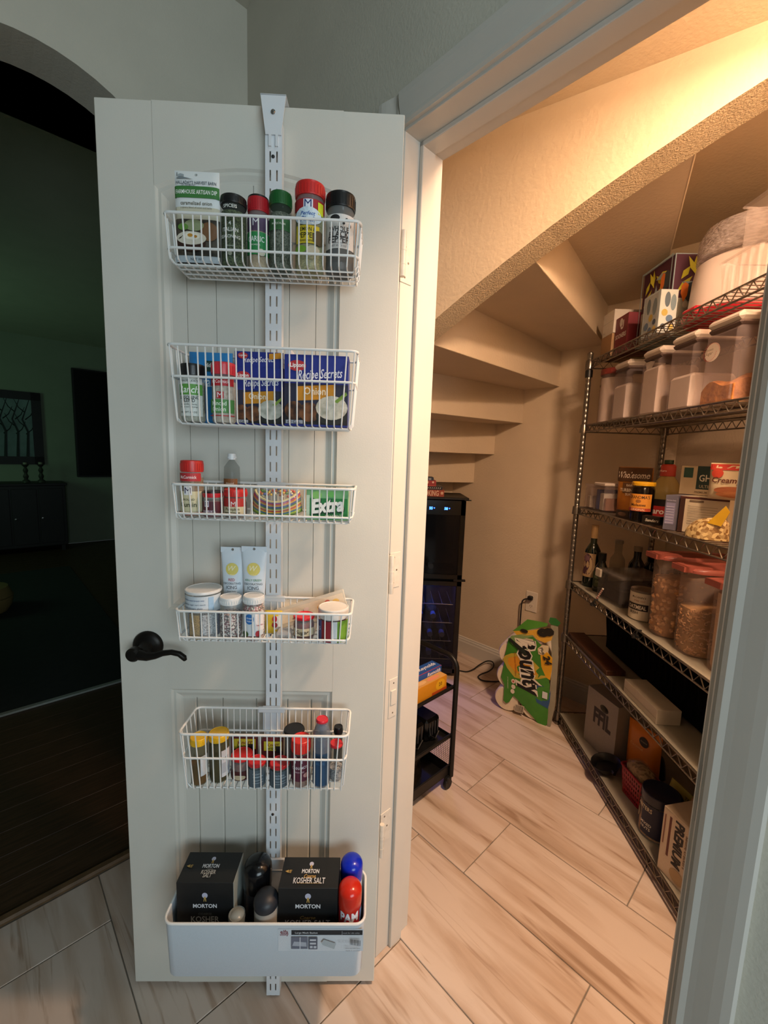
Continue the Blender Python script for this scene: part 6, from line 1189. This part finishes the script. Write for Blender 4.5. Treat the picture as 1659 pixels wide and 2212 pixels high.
M_LED = mat('blue_led', '#2038ff', 0.4, emit='#2a5cff', estr=14)
for (cx, s) in ((-0.020, '55'), (0.070, '58')):
    printed(fr, lambda x, y, o: Vector((x, -0.0004-o, y)), [('t', s, cx+0.0, 1.068, 0.020, M_LED, {'bold': 0.03}), ('t', '°F', cx+0.019, 1.069, 0.008, M_LED)], name='led_display')
# racks and bottles behind the glass
for i in range(4):
    zz = 0.10+i*0.12
    m = MB()
    for k_ in range(6): m.tube([(-0.14+0.056*k_, 0.05, zz), (-0.14+0.056*k_, 0.31, zz)], 0.002, 5)
    m.tube([(-0.15, 0.05, zz), (0.15, 0.05, zz)], 0.003, 6); m.obj('bottle_rack', M_CHROME, fr)
wl = bpy.data.lights.new('fridge_blue_light', 'AREA'); wl.shape = 'RECTANGLE'; wl.size = 0.24; wl.size_y = 0.06; wl.energy = 7.0; wl.color = (0.05, 0.12, 1.0)
wo = bpy.data.objects.new('fridge_blue_light', wl); COL.objects.link(wo); wo.location = (FXR-FW/2, FY+0.12, 0.600)
bl = MB().lathe([(0, 0), (0.034, 0), (0.036, 0.006), (0.036, 0.15), (0.030, 0.185), (0.014, 0.215), (0.014, 0.275), (0.016, 0.277), (0.016, 0.287), (0, 0.287)], 20).mesh('wine_bottle', mat('cellar_glass', '#1c2a22', 0.08, noise=0.1, nscale=4), True)
fo = MB().lathe([(0.0152, 0.235), (0.0165, 0.237), (0.0168, 0.288), (0, 0.289)], 16).mesh('foil', mat('silver_foil', '#9aa0b0', 0.3, metal=0.7), True)
nb_ = 0
wheres = ['second slot from the hinge side', 'hinge-side slot', 'third slot from the hinge side']
for i, (x, zz) in enumerate(((-0.062, 0.140), (0.013, 0.140), (0.088, 0.140), (-0.060, 0.262), (0.015, 0.262), (0.090, 0.262), (-0.050, 0.382), (0.030, 0.382), (0.0, 0.70), (-0.07, 0.82))):
    t = thing('wine_bottle', 'foil-necked wine bottle in the fridge, '+('on the lowest rack' if zz < 0.2 else 'on the second rack' if zz < 0.3 else 'on the third rack' if zz < 0.5 else 'in the upper zone')+(', hinge side' if x > 0.06 else ', next to the hinge-side slot' if x > -0.01 else ', handle side'), 'bottle', (FXR-FW/2+x, FY+0.335, zz), 0, 'bottles inside the wine fridge', rot=(PI/2, 0, 0))
    for me in (bl, fo):
        o = bpy.data.objects.new('bottle' if me is bl else 'foil', me); COL.objects.link(o); o.parent = t
# cookbooks on the fridge
zb = FH+0.0062
def book(w, d, h, xr, y0, z, col, label, spine, rz=0.0, edge='#cfc4ae'):
    t = thing('book', label, 'book', (xr-w/2, y0+d/2, z), rz, 'cookbooks on the wine fridge')
    c = mat('cover_'+col[1:], col, 0.45, noise=0.08, nscale=30)
    m = MB(); m.box(-w/2, w/2, -d/2, d/2, 0, 0.0025); m.box(-w/2, w/2, -d/2, d/2, h-0.0025, h); m.box(-w/2, w/2, -d/2-0.0005, -d/2+0.003, 0, h); m.obj('cover', c, t)
    MB().box(-w/2+0.004, w/2-0.004, -d/2+0.002, d/2-0.004, 0.002, h-0.002).obj('pages', mat('book_pages', edge, 0.8, noise=0.1, nscale=200), t)
    if spine: printed(t, S_plane(d/2+0.0004), spine)
    return z+h
x9 = ony(960, 1060, FY+0.01).x
zb = book(0.250, 0.20, 0.040, x9+0.004, FY+0.02, zb, '#8f3a22', 'thick rust-red cookbook, lowest of the stack on the fridge', [('t', 'COOKING', 0.030, 0.020, 0.125, '#d6b79c', {'tall': 1.7}), ('e', 0.112, 0.022, 0.008, 0.009, '#c9a48a')], rz=-0.04)
zb = book(0.235, 0.18, 0.020, x9-0.010, FY+0.03, zb, '#151214', 'black cookbook with pale slanted marks, second from the bottom of the fridge stack', [('p', [(0.10-i*0.012, 0.006), (0.104-i*0.012, 0.006), (0.109-i*0.012, 0.014), (0.105-i*0.012, 0.014)], '#b5aaa0') for i in range(12)])
zb = book(0.200, 0.16, 0.012, x9-0.048, FY+0.035, zb, '#a8382a', 'slim scarlet cookbook in the middle of the fridge stack', [])
zb = book(0.200, 0.16, 0.022, x9-0.050, FY+0.03, zb, '#9a2c26', 'red-ended cookbook with cream spine label on the fridge stack', [('r', -0.02, 0.055, 0.004, 0.018, '#c9b494'), ('t', 'COOK', 0.02, 0.011, 0.04, '#5a3a2c'), ('e', 0.082, 0.012, 0.006, 0.006, '#d6b8a4')])
zb = book(0.180, 0.14, 0.018, x9-0.064, FY+0.04, zb, '#1f2a3c', 'dark blue cookbook on top of the fridge stack', [('r', 0.06, 0.075, 0.003, 0.015, '#8a8f98')])
# ---- black rolling cart standing at 45 degrees before the fridge
cart = thing('rolling_cart', 'black three-tier metal rolling cart in front of the wine fridge', 'cart', (0.272, 1.650, 0), PI*1.25)
# local x: from the visible corner leg towards the near left; local y (rotated) : world (1,-1) side is -y
CL, CWD = 0.40, 0.24
RB = 0.0105
def cpt(x, y, z): return (x, -y, z)
for x in (0.0, CL):
    pts = [cpt(x, 0, 0.055)]
    for q in range(7):
        a = PI/2*q/6; pts.append(cpt(x, 0.05-0.05*math.cos(a), 0.520+0.05*math.sin(a)))
    for q in range(7):
        a = PI/2*q/6; pts.append(cpt(x, CWD-0.05+0.05*math.sin(a), 0.520+0.05*math.cos(a)))
    pts.append(cpt(x, CWD, 0.055))
    MB().tube(pts, RB, 10).obj('end_frame', M_SATIN, cart, smooth=True)
for (z0, hh) in ((0.060, 0.045), (0.226, 0.016), (0.440, 0.014)):
    tr = MB(); tr.box(0.0, CL, -CWD+0.006, -0.006, z0, z0+0.002)
    for (y0, y1) in ((-0.008, -0.0065), (-CWD+0.0065, -CWD+0.008)): tr.box(0, CL, y0, y1, z0, z0+hh)
    for x in (0.008, CL-0.0095): tr.box(x, x+0.0015, -CWD+0.007, -0.007, z0, z0+hh)
    tr.obj('tray', M_SATIN, cart)
    for y in (-0.006, -CWD+0.006): MB().tube([(0, y, z0+hh), (CL, y, z0+hh)], 0.004, 8).obj('tray_rail', M_SATIN, cart, smooth=True)
# braces and a mesh end panel on the lowest tier
br = MB(); br.tube([cpt(0.006, 0.01, 0.226), cpt(0.006, CWD*0.75, 0.220), cpt(0.006, CWD-0.01, 0.10)], 0.003, 6); br.obj('brace', M_SATIN, cart, smooth=True)
ms = MB()
for i in range(24): yy = 0.012+i*(CWD-0.024)/23; ms.tube([cpt(0.004, yy, 0.10), cpt(0.004, yy, 0.224)], 0.0009, 4)
for i in range(16): zz = 0.10+i*0.124/15; ms.tube([cpt(0.004, 0.012, zz), cpt(0.004, CWD-0.012, zz)], 0.0009, 4)
tag(ms.obj('mesh_panel', M_SATIN, cart), kind='stuff')
for x in (0.012, CL-0.012):
    for y in (0.006, CWD-0.006):
        cs_ = MB(); cs_.lathe([(0, -0.008), (0.020, -0.008), (0.022, -0.005), (0.022, 0.005), (0.020, 0.008), (0, 0.008)], 20, M=Matrix.Translation(cpt(x, y, 0.022)) @ Matrix.Rotation(PI/2, 4, 'X')); cs_.box(x-0.013, x+0.013, -y-0.013, -y+0.013, 0.028, 0.058, b=0.004); cs_.obj('caster', M_BLKPL, cart, smooth=True)
CM = Matrix.Translation((0.272, 1.650, 0)) @ Matrix.Rotation(PI*1.25, 4, 'Z')
def cw_(x, y, z): return CM @ Vector((x, -y, z))
def cart_carton(x, y, z, name, label, w, d, h, col, front, right=(), top=()):
    # front print faces the open aisle side (world +x -y)
    return carton_at(cw_(x, y, z), PI/4, name, label, 'box', w, d, h, col, front, right=right, top=top)
zt1 = 0.4425
cart_carton(0.128, 0.088, zt1, 'foil_box', 'blue and red kitchen wrap box with white lettering on the cart', 0.215, 0.052, 0.082, '#b8302a', [('r', -0.106, 0.106, 0.050, 0.081, '#1f4f9a'), ('t', 'Reynolds', 0.060, 0.065, 0.08, '#e6e6ea', {'shear': 0.15}), ('t', 'CUT-RITE', 0.065, 0.028, 0.06, '#e6dcd4')], top=[('r', -0.106, 0.106, -0.025, 0.025, '#1f4f9a'), ('t', 'Reynolds', 0.045, 0.0, 0.10, '#e6e6ea', {'shear': 0.15}), ('t', 'OVEN BAGS', -0.060, 0.0, 0.08, '#e6e6ea')])
cart_carton(0.128, 0.041, zt1, 'wrap_box', 'yellow and orange parchment box with food picture on the cart', 0.19, 0.036, 0.060, '#c9861e', [('e', 0.055, 0.034, 0.028, 0.022, '#d9a520'), ('t', '20', 0.055, 0.036, 0.02, '#5a3a10'), ('r', 0.005, 0.095, 0.003, 0.014, '#b54a1c')], top=[('r', -0.094, 0.094, -0.017, 0.017, '#c99a58'), ('e', 0.03, 0.0, 0.035, 0.010, '#d98a6a'), ('e', -0.04, 0.002, 0.03, 0.010, '#d9b07a')])
cart_carton(0.280, 0.055, zt1, 'bag_box', 'navy sandwich bag box with pale hexagon print on the cart', 0.075, 0.066, 0.090, '#1d2450', [('p', [(-0.02, 0.045), (-0.01, 0.062), (0.008, 0.062), (0.018, 0.045), (0.008, 0.030), (-0.01, 0.030)], '#c9a878'), ('t', 'G', 0.022, 0.03, 0.014, '#c9cbd8'), ('r', -0.036, 0.036, 0.002, 0.012, '#c9b060')], top=[('e', 0, 0, 0.02, 0.018, '#3a4478')])
for (x, y, w, d, h, nm, lb) in ((0.075, 0.095, 0.085, 0.10, 0.092, 'battery_charger', 'black boxy appliance nearest the cart corner leg'), (0.180, 0.100, 0.105, 0.11, 0.100, 'hand_mixer', 'black ribbed appliance in the middle of the second tray'), (0.300, 0.090, 0.090, 0.10, 0.085, 'waffle_iron', 'black appliance with pale stripe at the end of the second tray')):
    t = thing(nm, lb, 'appliance', cw_(x, y, 0.2285), PI/4)
    MB().box(-w/2, w/2, -d/2, d/2, 0, h, b=0.010).obj('housing', M_BLACK, t, smooth=True)
    for i in range(4): MB().box(-w*0.32+i*w*0.2, -w*0.26+i*w*0.2, -d/2-0.003, -d/2+0.004, h*0.25, h*0.85, b=0.001).obj('grille_bar', mat('grey_grille', '#2e2e30', 0.4), t)
    MB().tube([(-w*0.3, -d/2, h*0.7), (-w*0.35, -d/2-0.010, h*0.4), (0, -d/2-0.012, h*0.12), (w*0.3, -d/2-0.008, h*0.35)], 0.003, 6).obj('power_cord', M_BLKPL, t, smooth=True)
t = thing('stock_bag', 'dark glossy bag slumped on the lowest cart tray', 'bag', cw_(0.160, 0.120, 0.0625), PI/4); lump(0.18, 0.13, 0.115, 44).obj('bag', mat('black_film', '#15110e', 0.2, col2='#2c241c', nscale=18, bump=0.8, bscale=30, bdist=0.01), t, smooth=True)
t = thing('blender_base', 'dark grey blender base with round dial on the lowest cart tray', 'appliance', cw_(0.315, 0.085, 0.0625), PI/4)
MB().prism([(-0.055, 0), (0.055, 0), (0.045, 0.125), (-0.045, 0.125)], 'y', -0.055, 0.055).obj('housing', mat('grey_housing', '#3c3d38', 0.4), t); 
for (x, z) in ((0.015, 0.085), (0.0, 0.045)): MB().lathe([(0.016, 0), (0.014, 0.008), (0, 0.009)], 18, M=Matrix.Translation((x, -0.054, z)) @ Matrix.Rotation(PI/2, 4, 'X')).obj('dial', mat('dial_dark', '#1a1a18', 0.4), t, smooth=True)
# ---- outlet, plug and cord on the back wall
oc = bwp(1148.5, 1299.5)
ot = thing('wall_outlet', 'white duplex wall outlet with a black plug in its upper socket', 'outlet', (oc.x, oc.y, oc.z), -PI/4)
MB().box(-0.038, 0.038, -0.006, 0.0, -0.064, 0.064, b=0.003).obj('cover_plate', mat('outlet_white', '#d8ccba', 0.4, noise=0.03, nscale=20), ot)
for zz in (0.026, -0.026):
    f_ = MB().lathe([(0.017, 0), (0.017, 0.0015), (0, 0.0017)], 20, M=Matrix.Translation((0, -0.0058, zz)) @ Matrix.Rotation(PI/2, 4, 'X')).obj('socket', mat('outlet_white', '#d8ccba', 0.4), ot, smooth=True)
    for x in (-0.006, 0.006): MB().box(x-0.001, x+0.001, -0.0085, -0.0068, zz-0.004, zz+0.005).obj('slot', mat('slot_shade', '#54472f', 0.45, metal=0.7), f_)  # raised pieces; their dark tone stands in for shade inside the socket openings
    MB().lathe([(0.0022, 0), (0, 0.0008)], 10, M=Matrix.Translation((0, -0.0073, zz-0.010)) @ Matrix.Rotation(PI/2, 4, 'X')).obj('ground_hole', mat('slot_shade', '#54472f', 0.45, metal=0.7), f_)
OM = Matrix.Translation(oc) @ Matrix.Rotation(-PI/4, 4, 'Z')
def ow(x, y, z): return OM @ Vector((x, y, z))
cdv = thing('power_cord', 'black power cord running from the outlet to the wine fridge', 'cord', (oc.x, oc.y, 0))
def rel(p): return tuple(Vector(p)-Vector((oc.x, oc.y, 0)))
pg = MB(); pg.box(-0.015, 0.014, -0.036, -0.0085, 0.014, 0.040, b=0.005, M=Matrix.Translation((0, 0, oc.z)) @ Matrix.Rotation(-PI/4, 4, 'Z')); pg.obj('plug', M_BLKPL, cdv, smooth=True)
c0 = [ow(-0.010, -0.030, 0.022), ow(-0.030, -0.034, 0.014), ow(-0.046, -0.034, -0.01), ow(-0.050, -0.030, -0.08), ow(-0.052, -0.026, -0.20), ow(-0.056, -0.022, -0.36), ow(-0.06, -0.032, -0.46)]
c0 = [Vector(p) for p in c0]
fl = [onz(1092, 1470, 0.02), onz(1075, 1472, 0.008), onz(1058, 1472, 0.005), onz(1040, 1469, 0.005), onz(1033, 1462, 0.005), onz(1040, 1456, 0.006), onz(1056, 1450, 0.012), onz(1066, 1440, 0.025), onz(1064, 1430, 0.035), onz(1052, 1428, 0.036), onz(1036, 1436, 0.030), onz(1022, 1446, 0.015), onz(1008, 1451, 0.005), onz(994, 1449, 0.005), onz(984, 1448, 0.005)]
def smooth_path(P, n=5):
    out = []
    for i in range(len(P)-1):
        p0, p1, p2, p3 = P[max(0, i-1)], P[i], P[i+1], P[min(len(P)-1, i+2)]
        for k_ in range(n):
            t = k_/n; out.append(0.5*((2*p1)+(p2-p0)*t+(2*p0-5*p1+4*p2-p3)*t*t+(3*p1-p0-3*p2+p3)*t**3))
    return out+[P[-1]]
MB().tube([rel(Vector((p.x, p.y, max(p.z, 0.0043)))) for p in smooth_path(c0+fl)], 0.0042, 7).obj('cable', M_BLKPL, cdv, smooth=True)
# ---- pack of paper towels leaning by the shelving
G0 = Vector((0.590, 2.262, 0)); GT = Vector((0.853, -0.521, 0)).normalized(); GN = Vector((-GT.y*-1*-1, 0, 0)); GN = Vector((GT.y, -GT.x, 0))
def gp(u, v, off=0.0):
    P = onplane(u, v, G0+GN*off, GN); return ((P-G0).dot(GT), P.z)
pt = thing('paper_towel_pack', 'torn green and yellow plastic-wrapped pack of paper towels leaning by the shelf post', 'paper towels', (G0.x, G0.y, 0), math.atan2(GT.y, GT.x))
M_PAPER = mat('paper_towel', '#d9cbb6', 0.9, noise=0.05, nscale=60, bump=0.3, bscale=200)
L1 = gp(1185, 1565)[0]; RR = L1/4.2
rolls = MB().lathe([(0, 0), (RR*0.90, 0), (RR, 0.012), (RR, 0.190), (RR*0.90, 0.200), (0, 0.200)], 32, M=Matrix.Rotation(-PI/2, 4, 'X')).mesh('paper_roll', M_PAPER, True)
for j_ in range(3):
    for i_ in range(2):
        o = bpy.data.objects.new('paper_roll', rolls); COL.objects.link(o); o.parent = pt
        o.location = (RR-0.004+i_*2.08*RR+0.002*j_, 0.004, RR*0.98+j_*1.86*RR)
def SG(amp=0.004):
    return lambda x, y, o: Vector((x, -0.004-amp*(math.sin(31*x+17*y)*0.5+math.sin(47*y-13*x)*0.5)-o, y))
def P_(pts): return [gp(u, v) for u, v in pts]
sp = SG(0.002)
film = MB(); 
def film_part(name, pts, col, off, rough=0.25, key=None):
    q = P_(pts); cx = sum(a for a, _ in q)/len(q); cy = sum(b for _, b in q)/len(q); m = MB(); n = len(q); vs = [sp(cx, cy, off)]; fs = []
    for f_ in (0.5, 1.0):
        for (a, b) in q: vs.append(sp(cx+(a-cx)*f_, cy+(b-cy)*f_, off))
    fs = [(0, 1+i, 1+(i+1) % n) for i in range(n)]+[(1+i, 1+n+i, 1+n+(i+1) % n, 1+(i+1) % n) for i in range(n)]
    ar = sum(q[i][0]*q[(i+1) % n][1]-q[(i+1) % n][0]*q[i][1] for i in range(n))
    if ar < 0: fs = [tuple(reversed(f)) for f in fs]
    m.add(vs, fs); return m.obj(name, mat(key or 'film_'+col[1:], col, rough, noise=0.12, nscale=14, bump=0.25, bscale=25, bdist=0.004), pt, smooth=True)
film_part('wrap_print', [(1099, 1378), (1095, 1400), (1092, 1412), (1088, 1440), (1083, 1462), (1090, 1478), (1088, 1512), (1094, 1518), (1101, 1515), (1104, 1497), (1120, 1512), (1140, 1535), (1155, 1552), (1166, 1566), (1178, 1572), (1183, 1560), (1188, 1480), (1180, 1420), (1172, 1395), (1150, 1372), (1120, 1370)], '#3f7f2c', 0.0010)
film_part('wrap_yellow', [(1092, 1415), (1087, 1422), (1096, 1442), (1112, 1462), (1135, 1468), (1165, 1466), (1185, 1462), (1176, 1452), (1150, 1425), (1120, 1410), (1105, 1410)], '#b9a43c', 0.0018)
film_part('wrap_orange', [(1099, 1420), (1098, 1432), (1115, 1452), (1150, 1462), (1162, 1455), (1145, 1432), (1120, 1416)], '#cf8f26', 0.0024)
film_part('wrap_blue', [(1160, 1476), (1172, 1480), (1190, 1492), (1188, 1515), (1184, 1530), (1160, 1516), (1156, 1500)], '#2b5280', 0.0022)
film_part('wrap_band', [(1168, 1412), (1180, 1404), (1194, 1420), (1193, 1445), (1189, 1468), (1180, 1462), (1170, 1440)], '#d6a01e', 0.0030)
film_part('wrap_window', [(1112, 1388), (1130, 1376), (1152, 1380), (1153, 1392), (1135, 1402), (1122, 1398)], '#cbb9a0', 0.0026)
film_part('wrap_flap', [(1100, 1380), (1106, 1372), (1152, 1366), (1152, 1374), (1120, 1382), (1108, 1392)], '#7f9a64', 0.0032)
film_part('wrap_top', [(1108, 1362), (1124, 1350), (1140, 1337), (1168, 1342), (1184, 1346), (1182, 1352), (1150, 1358), (1128, 1364)], '#4f8a35', 0.0028)
film_part('wrap_tab', [(1189, 1333), (1202, 1335), (1212, 1345), (1206, 1352), (1190, 1348), (1186, 1342)], '#2f6a34', 0.0028)
film_part('wrap_yellow_top', [(1110, 1362), (1150, 1360), (1185, 1355), (1196, 1368), (1192, 1382), (1178, 1388), (1160, 1380), (1152, 1370), (1118, 1372)], '#d2a23a', 0.0036)
film_part('wrap_clear_edge', [(1190, 1350), (1206, 1352), (1207, 1420), (1200, 1520), (1190, 1568), (1182, 1572), (1184, 1535), (1190, 1470), (1196, 1420)], '#8f8a78', 0.0004, 0.12, 'film_clear_edge')
film_part('wrap_seal', [(1162, 1400), (1172, 1392), (1186, 1394), (1186, 1404), (1174, 1414), (1164, 1412)], '#d5c6a4', 0.0034)
def gt(txt, u, v, wpx, col, rot, bold=0.05, tall=1.0, shear=0.15):
    s, z = gp(u, v); s2, z2 = gp(u+math.sin(-rot)*0, v+wpx); return ('t', txt, s, z, abs(z-z2) if abs(rot) > 1 else abs(gp(u+wpx, v)[0]-s), col, {'rot': rot, 'bold': bold, 'tall': tall, 'shear': shear})
printed(pt, sp, [gt('Bounty', 1138, 1440, 122, '#d9d2c4', -1.36, 0.10, 1.25), gt('Bounty', 1138, 1440, 120, '#121010', -1.36, 0.035, 1.25), gt('The Quicker Picker Upper', 1114, 1433, 52, '#8a3a1c', -1.45, 0.0), ('e', *gp(1110, 1470), 0.011, 0.013, '#d8d0c0'), ('e', *gp(1110, 1482), 0.011, 0.013, '#d8d0c0'), ('e', *gp(1108, 1492), 0.011, 0.013, '#d8d0c0'), ('e', *gp(1110, 1470), 0.005, 0.006, '#b04a3c'),
    gt('2X MORE ABSORBENT', 1098, 1473, 26, '#d6cfb8', -1.5, 0.0), ('p', P_([(1114, 1518), (1134, 1524), (1131, 1540), (1112, 1534)]), '#cfc3ae')]
    + [('p', P_([(1115.5+i*2.2, 1520+i*0.6), (1116.6+i*2.2, 1520.3+i*0.6), (1114.6+i*2.2, 1534+i*0.6), (1113.5+i*2.2, 1533.7+i*0.6)]), '#3a342c') for i in range(8)]
    + [('p', P_([(1173, 1491), (1184, 1495), (1183, 1509), (1172, 1505)]), '#c9cdd2'), ('e', *gp(1171, 1404), 0.012, 0.012, '#e0d6bc'), gt('Plus', 1173, 1404, 16, '#2a2418', -1.0, 0.03), gt('24', 1184, 1424, 20, '#1f1a10', -1.2, 0.04), gt('8', 1180, 1364, 20, '#1a160e', -1.1, 0.09, 1.3), gt('=', 1134, 1360, 8, '#1a160e', -0.2, 0.1), ('e', *gp(1134, 1361), 0.020, 0.010, '#1a160e'), ('p', P_([(1085+15, 1380), (1104, 1376), (1135, 1402), (1142, 1415), (1130, 1410)]), '#16201a')], name='wrap_lettering', base=0.0044)
# ================================================================== UNLIT LOUNGE
def fw(u, v, off=0.0): return onplane(u, v, AM @ Vector((0, LY-off, 0)), (AM.to_3x3() @ Vector((0, 1, 0))))
AI = AM.inverted()
def fl_(u, v, off=0.0): p = AI @ fw(u, v, off); return p.x, p.z
AROT = math.atan2(AM[1][0], AM[0][0])
M_DARKW = mat('espresso_wood', '#14110f', 0.5, noise=0.3, nscale=12)
# the lounge wall is seen from the kitchen, so a thing's local x here runs towards the viewer's right
def lounge(name, label, cat, x, y, z): return thing(name, label, cat, AM @ Vector((x, y, z)), AROT+PI)
xa, zt_ = fl_(86, 850); _, zb_ = fl_(88, 1003); xl, _ = fl_(-70, 900)
pf = lounge('framed_picture', 'dark framed print of bare trees on the far lounge wall', 'picture', (xa+xl)/2, LY-0.004, zb_); pw_, ph_ = abs(xl-xa), zt_-zb_
bd = 0.10
m = MB(); m.box(-pw_/2, pw_/2, -0.03, 0, 0, bd); m.box(-pw_/2, pw_/2, -0.03, 0, ph_-bd, ph_); m.box(-pw_/2, -pw_/2+bd, -0.03, 0, 0, ph_); m.box(pw_/2-bd, pw_/2, -0.03, 0, 0, ph_); m.obj('frame', M_DARKW, pf)
MB().box(-pw_/2+bd, pw_/2-bd, -0.012, -0.004, bd, ph_-bd).obj('print', mat('misty_print', '#7a8a8c', 0.6, col2='#566468', nscale=3), pf)
tr = MB(); rt = random.Random(8)
for bx_ in (-pw_*0.30, -pw_*0.05, pw_*0.12, pw_*0.26):
    tr.tube([(bx_, -0.013, bd), (bx_+0.02, -0.013, ph_*0.45), (bx_-0.03, -0.013, ph_*0.62), (bx_+0.05, -0.013, ph_-bd)], [0.016, 0.012, 0.008, 0.003], 5)
    for q in range(4):
        z0 = ph_*(0.42+0.1*q); s = -1 if q % 2 else 1; tr.tube([(bx_, -0.013, z0), (bx_+s*0.06, -0.013, z0+0.06), (bx_+s*0.10, -0.013, min(ph_-bd, z0+0.16))], [0.007, 0.005, 0.002], 4)
tr.obj('printed_trees', mat('tree_ink', '#232a2a', 0.7), pf)
xa, zt_ = fl_(152, 795); xb, _ = fl_(262, 800); _, zb_ = fl_(158, 1030)
tv = lounge('wall_tv', 'large black flat television on the lounge wall', 'television', (xa+xb)/2, LY-0.02, zb_); pw_, ph_ = abs(xa-xb), zt_-zb_
MB().box(-pw_/2, pw_/2, -0.05, 0, 0, ph_, b=0.004).obj('housing', M_SATIN, tv); MB().box(-pw_/2+0.02, pw_/2-0.02, -0.052, -0.049, 0.02, ph_-0.02).obj('screen', mat('tv_screen', '#030303', 0.25), tv)
xa, zt_ = fl_(140, 1043, 0.45); xl, _ = fl_(-120, 1045, 0.45)
sbd = lounge('sideboard', 'low dark sideboard under the framed picture', 'sideboard', (xa+xl)/2, LY-0.24, 0); w_ = abs(xl-xa)
MB().box(-w_/2, w_/2, -0.22, 0.22, 0.08, zt_-0.03, b=0.004).obj('body', M_DARKW, sbd); MB().box(-w_/2-0.02, w_/2+0.02, -0.24, 0.23, zt_-0.03, zt_, b=0.004).obj('top', M_DARKW, sbd)
for i in range(4):
    dr = MB().box(-w_/2+0.03+i*w_*0.24, -w_/2+0.01+(i+1)*w_*0.24, -0.228, -0.219, 0.12, zt_-0.07, b=0.003).obj('door', M_DARKW, sbd); MB().lathe([(0.012, 0), (0.014, 0.015), (0, 0.018)], 12, M=Matrix.Translation((-w_/2+0.06+i*w_*0.24, -0.227, zt_*0.5)) @ Matrix.Rotation(PI/2, 4, 'X')).obj('knob', M_STEEL, dr)
for x in (-w_/2+0.05, w_/2-0.05):
    for y in (-0.18, 0.18): MB().box(x-0.02, x+0.02, y-0.02, y+0.02, 0, 0.08).obj('leg', M_DARKW, sbd)
for i, u in enumerate((57, 90)):
    xa, za = fl_(u, 1043, 0.25); _, zh = fl_(u, 1000, 0.25)
    ck = lounge('candlestick', 'turned candlestick on the sideboard, %s' % ('beside the picture frame edge' if i else 'under the framed picture'), 'candlestick', xa, LY-0.25, zt_); H_ = zh-za
    MB().lathe([(0, 0), (0.045, 0), (0.04, 0.02), (0.018, 0.04), (0.03, H_*0.3), (0.015, H_*0.45), (0.028, H_*0.6), (0.012, H_*0.75), (0.04, H_*0.88), (0.035, H_*0.9), (0, H_*0.9)], 16).obj('stick', mat('pewter', '#4a4a44', 0.4, metal=0.5), ck, smooth=True)
    MB().lathe([(0.022, H_*0.88), (0.022, H_), (0, H_)], 12).obj('candle', mat('wax', '#8a8674', 0.6), ck, smooth=True)
# armchair and rug
ac_ = AI @ onz(235, 1330, 0.0); arm = thing('armchair', 'dark upholstered armchair in the unlit lounge', 'armchair', AM @ Vector((ac_.x-0.80, ac_.y+0.60, 0.0035)), AROT+PI+0.4)
M_UPH = mat('dark_upholstery', '#2b302e', 0.9, noise=0.2, nscale=30)
MB().box(-0.38, 0.38, -0.36, 0.30, 0.12, 0.42, b=0.05).obj('seat', M_UPH, arm, smooth=True); MB().box(-0.38, 0.38, 0.20, 0.40, 0.30, 0.86, b=0.06).obj('backrest', M_UPH, arm, smooth=True)
for s in (-1, 1): MB().box(min(s*0.36, s*0.50), max(s*0.36, s*0.50), -0.38, 0.36, 0.10, 0.60, b=0.05).obj('armrest', M_UPH, arm, smooth=True)
for x in (-0.4, 0.4):
    for y in (-0.30, 0.30): MB().lathe([(0.02, 0), (0.028, 0.12), (0, 0.12)], 10, cx=x, cy=y).obj('leg', M_DARKW, arm)
pA, pB = AI @ onz(0, 1547, 0.004), AI @ onz(258, 1476, 0.004)
rg = thing('area_rug', 'dark area rug with a pale woven border on the lounge floor', 'rug', AM @ Vector(((pA.x+pB.x)/2, 0, 0.0035)), AROT+PI)
rg.location = AM @ Vector((0, 0, 0.0035))
MB().box(-2.2, -0.03, 1.32, 4.45, 0, 0.008).obj('pile', mat('rug_pile', '#1f2222', 0.95, noise=0.2, nscale=20), rg)
MB().box(-2.2, -0.03, 1.295, 1.3205, 0, 0.010).obj('border', mat('rug_border', '#8e938c', 0.9, noise=0.1, nscale=60), rg)
pf_ = AI @ onz(-6, 1318, 0.01)
po = thing('pouf', 'tan round pouf on the lounge rug', 'pouf', AM @ Vector((pf_.x+0.10, pf_.y, 0.0125)), 0)
MB().lathe([(0, 0), (0.17, 0), (0.20, 0.05), (0.21, 0.12), (0.18, 0.20), (0.10, 0.225), (0, 0.23)], 24).obj('cushion', mat('tan_leather', '#8a7448', 0.6, noise=0.1, nscale=20), po, smooth=True)
MB().lathe([(0.211, 0.118), (0.213, 0.122), (0.211, 0.126)], 24).obj('piping', mat('tan_piping', '#6a5836', 0.6), po, smooth=True)
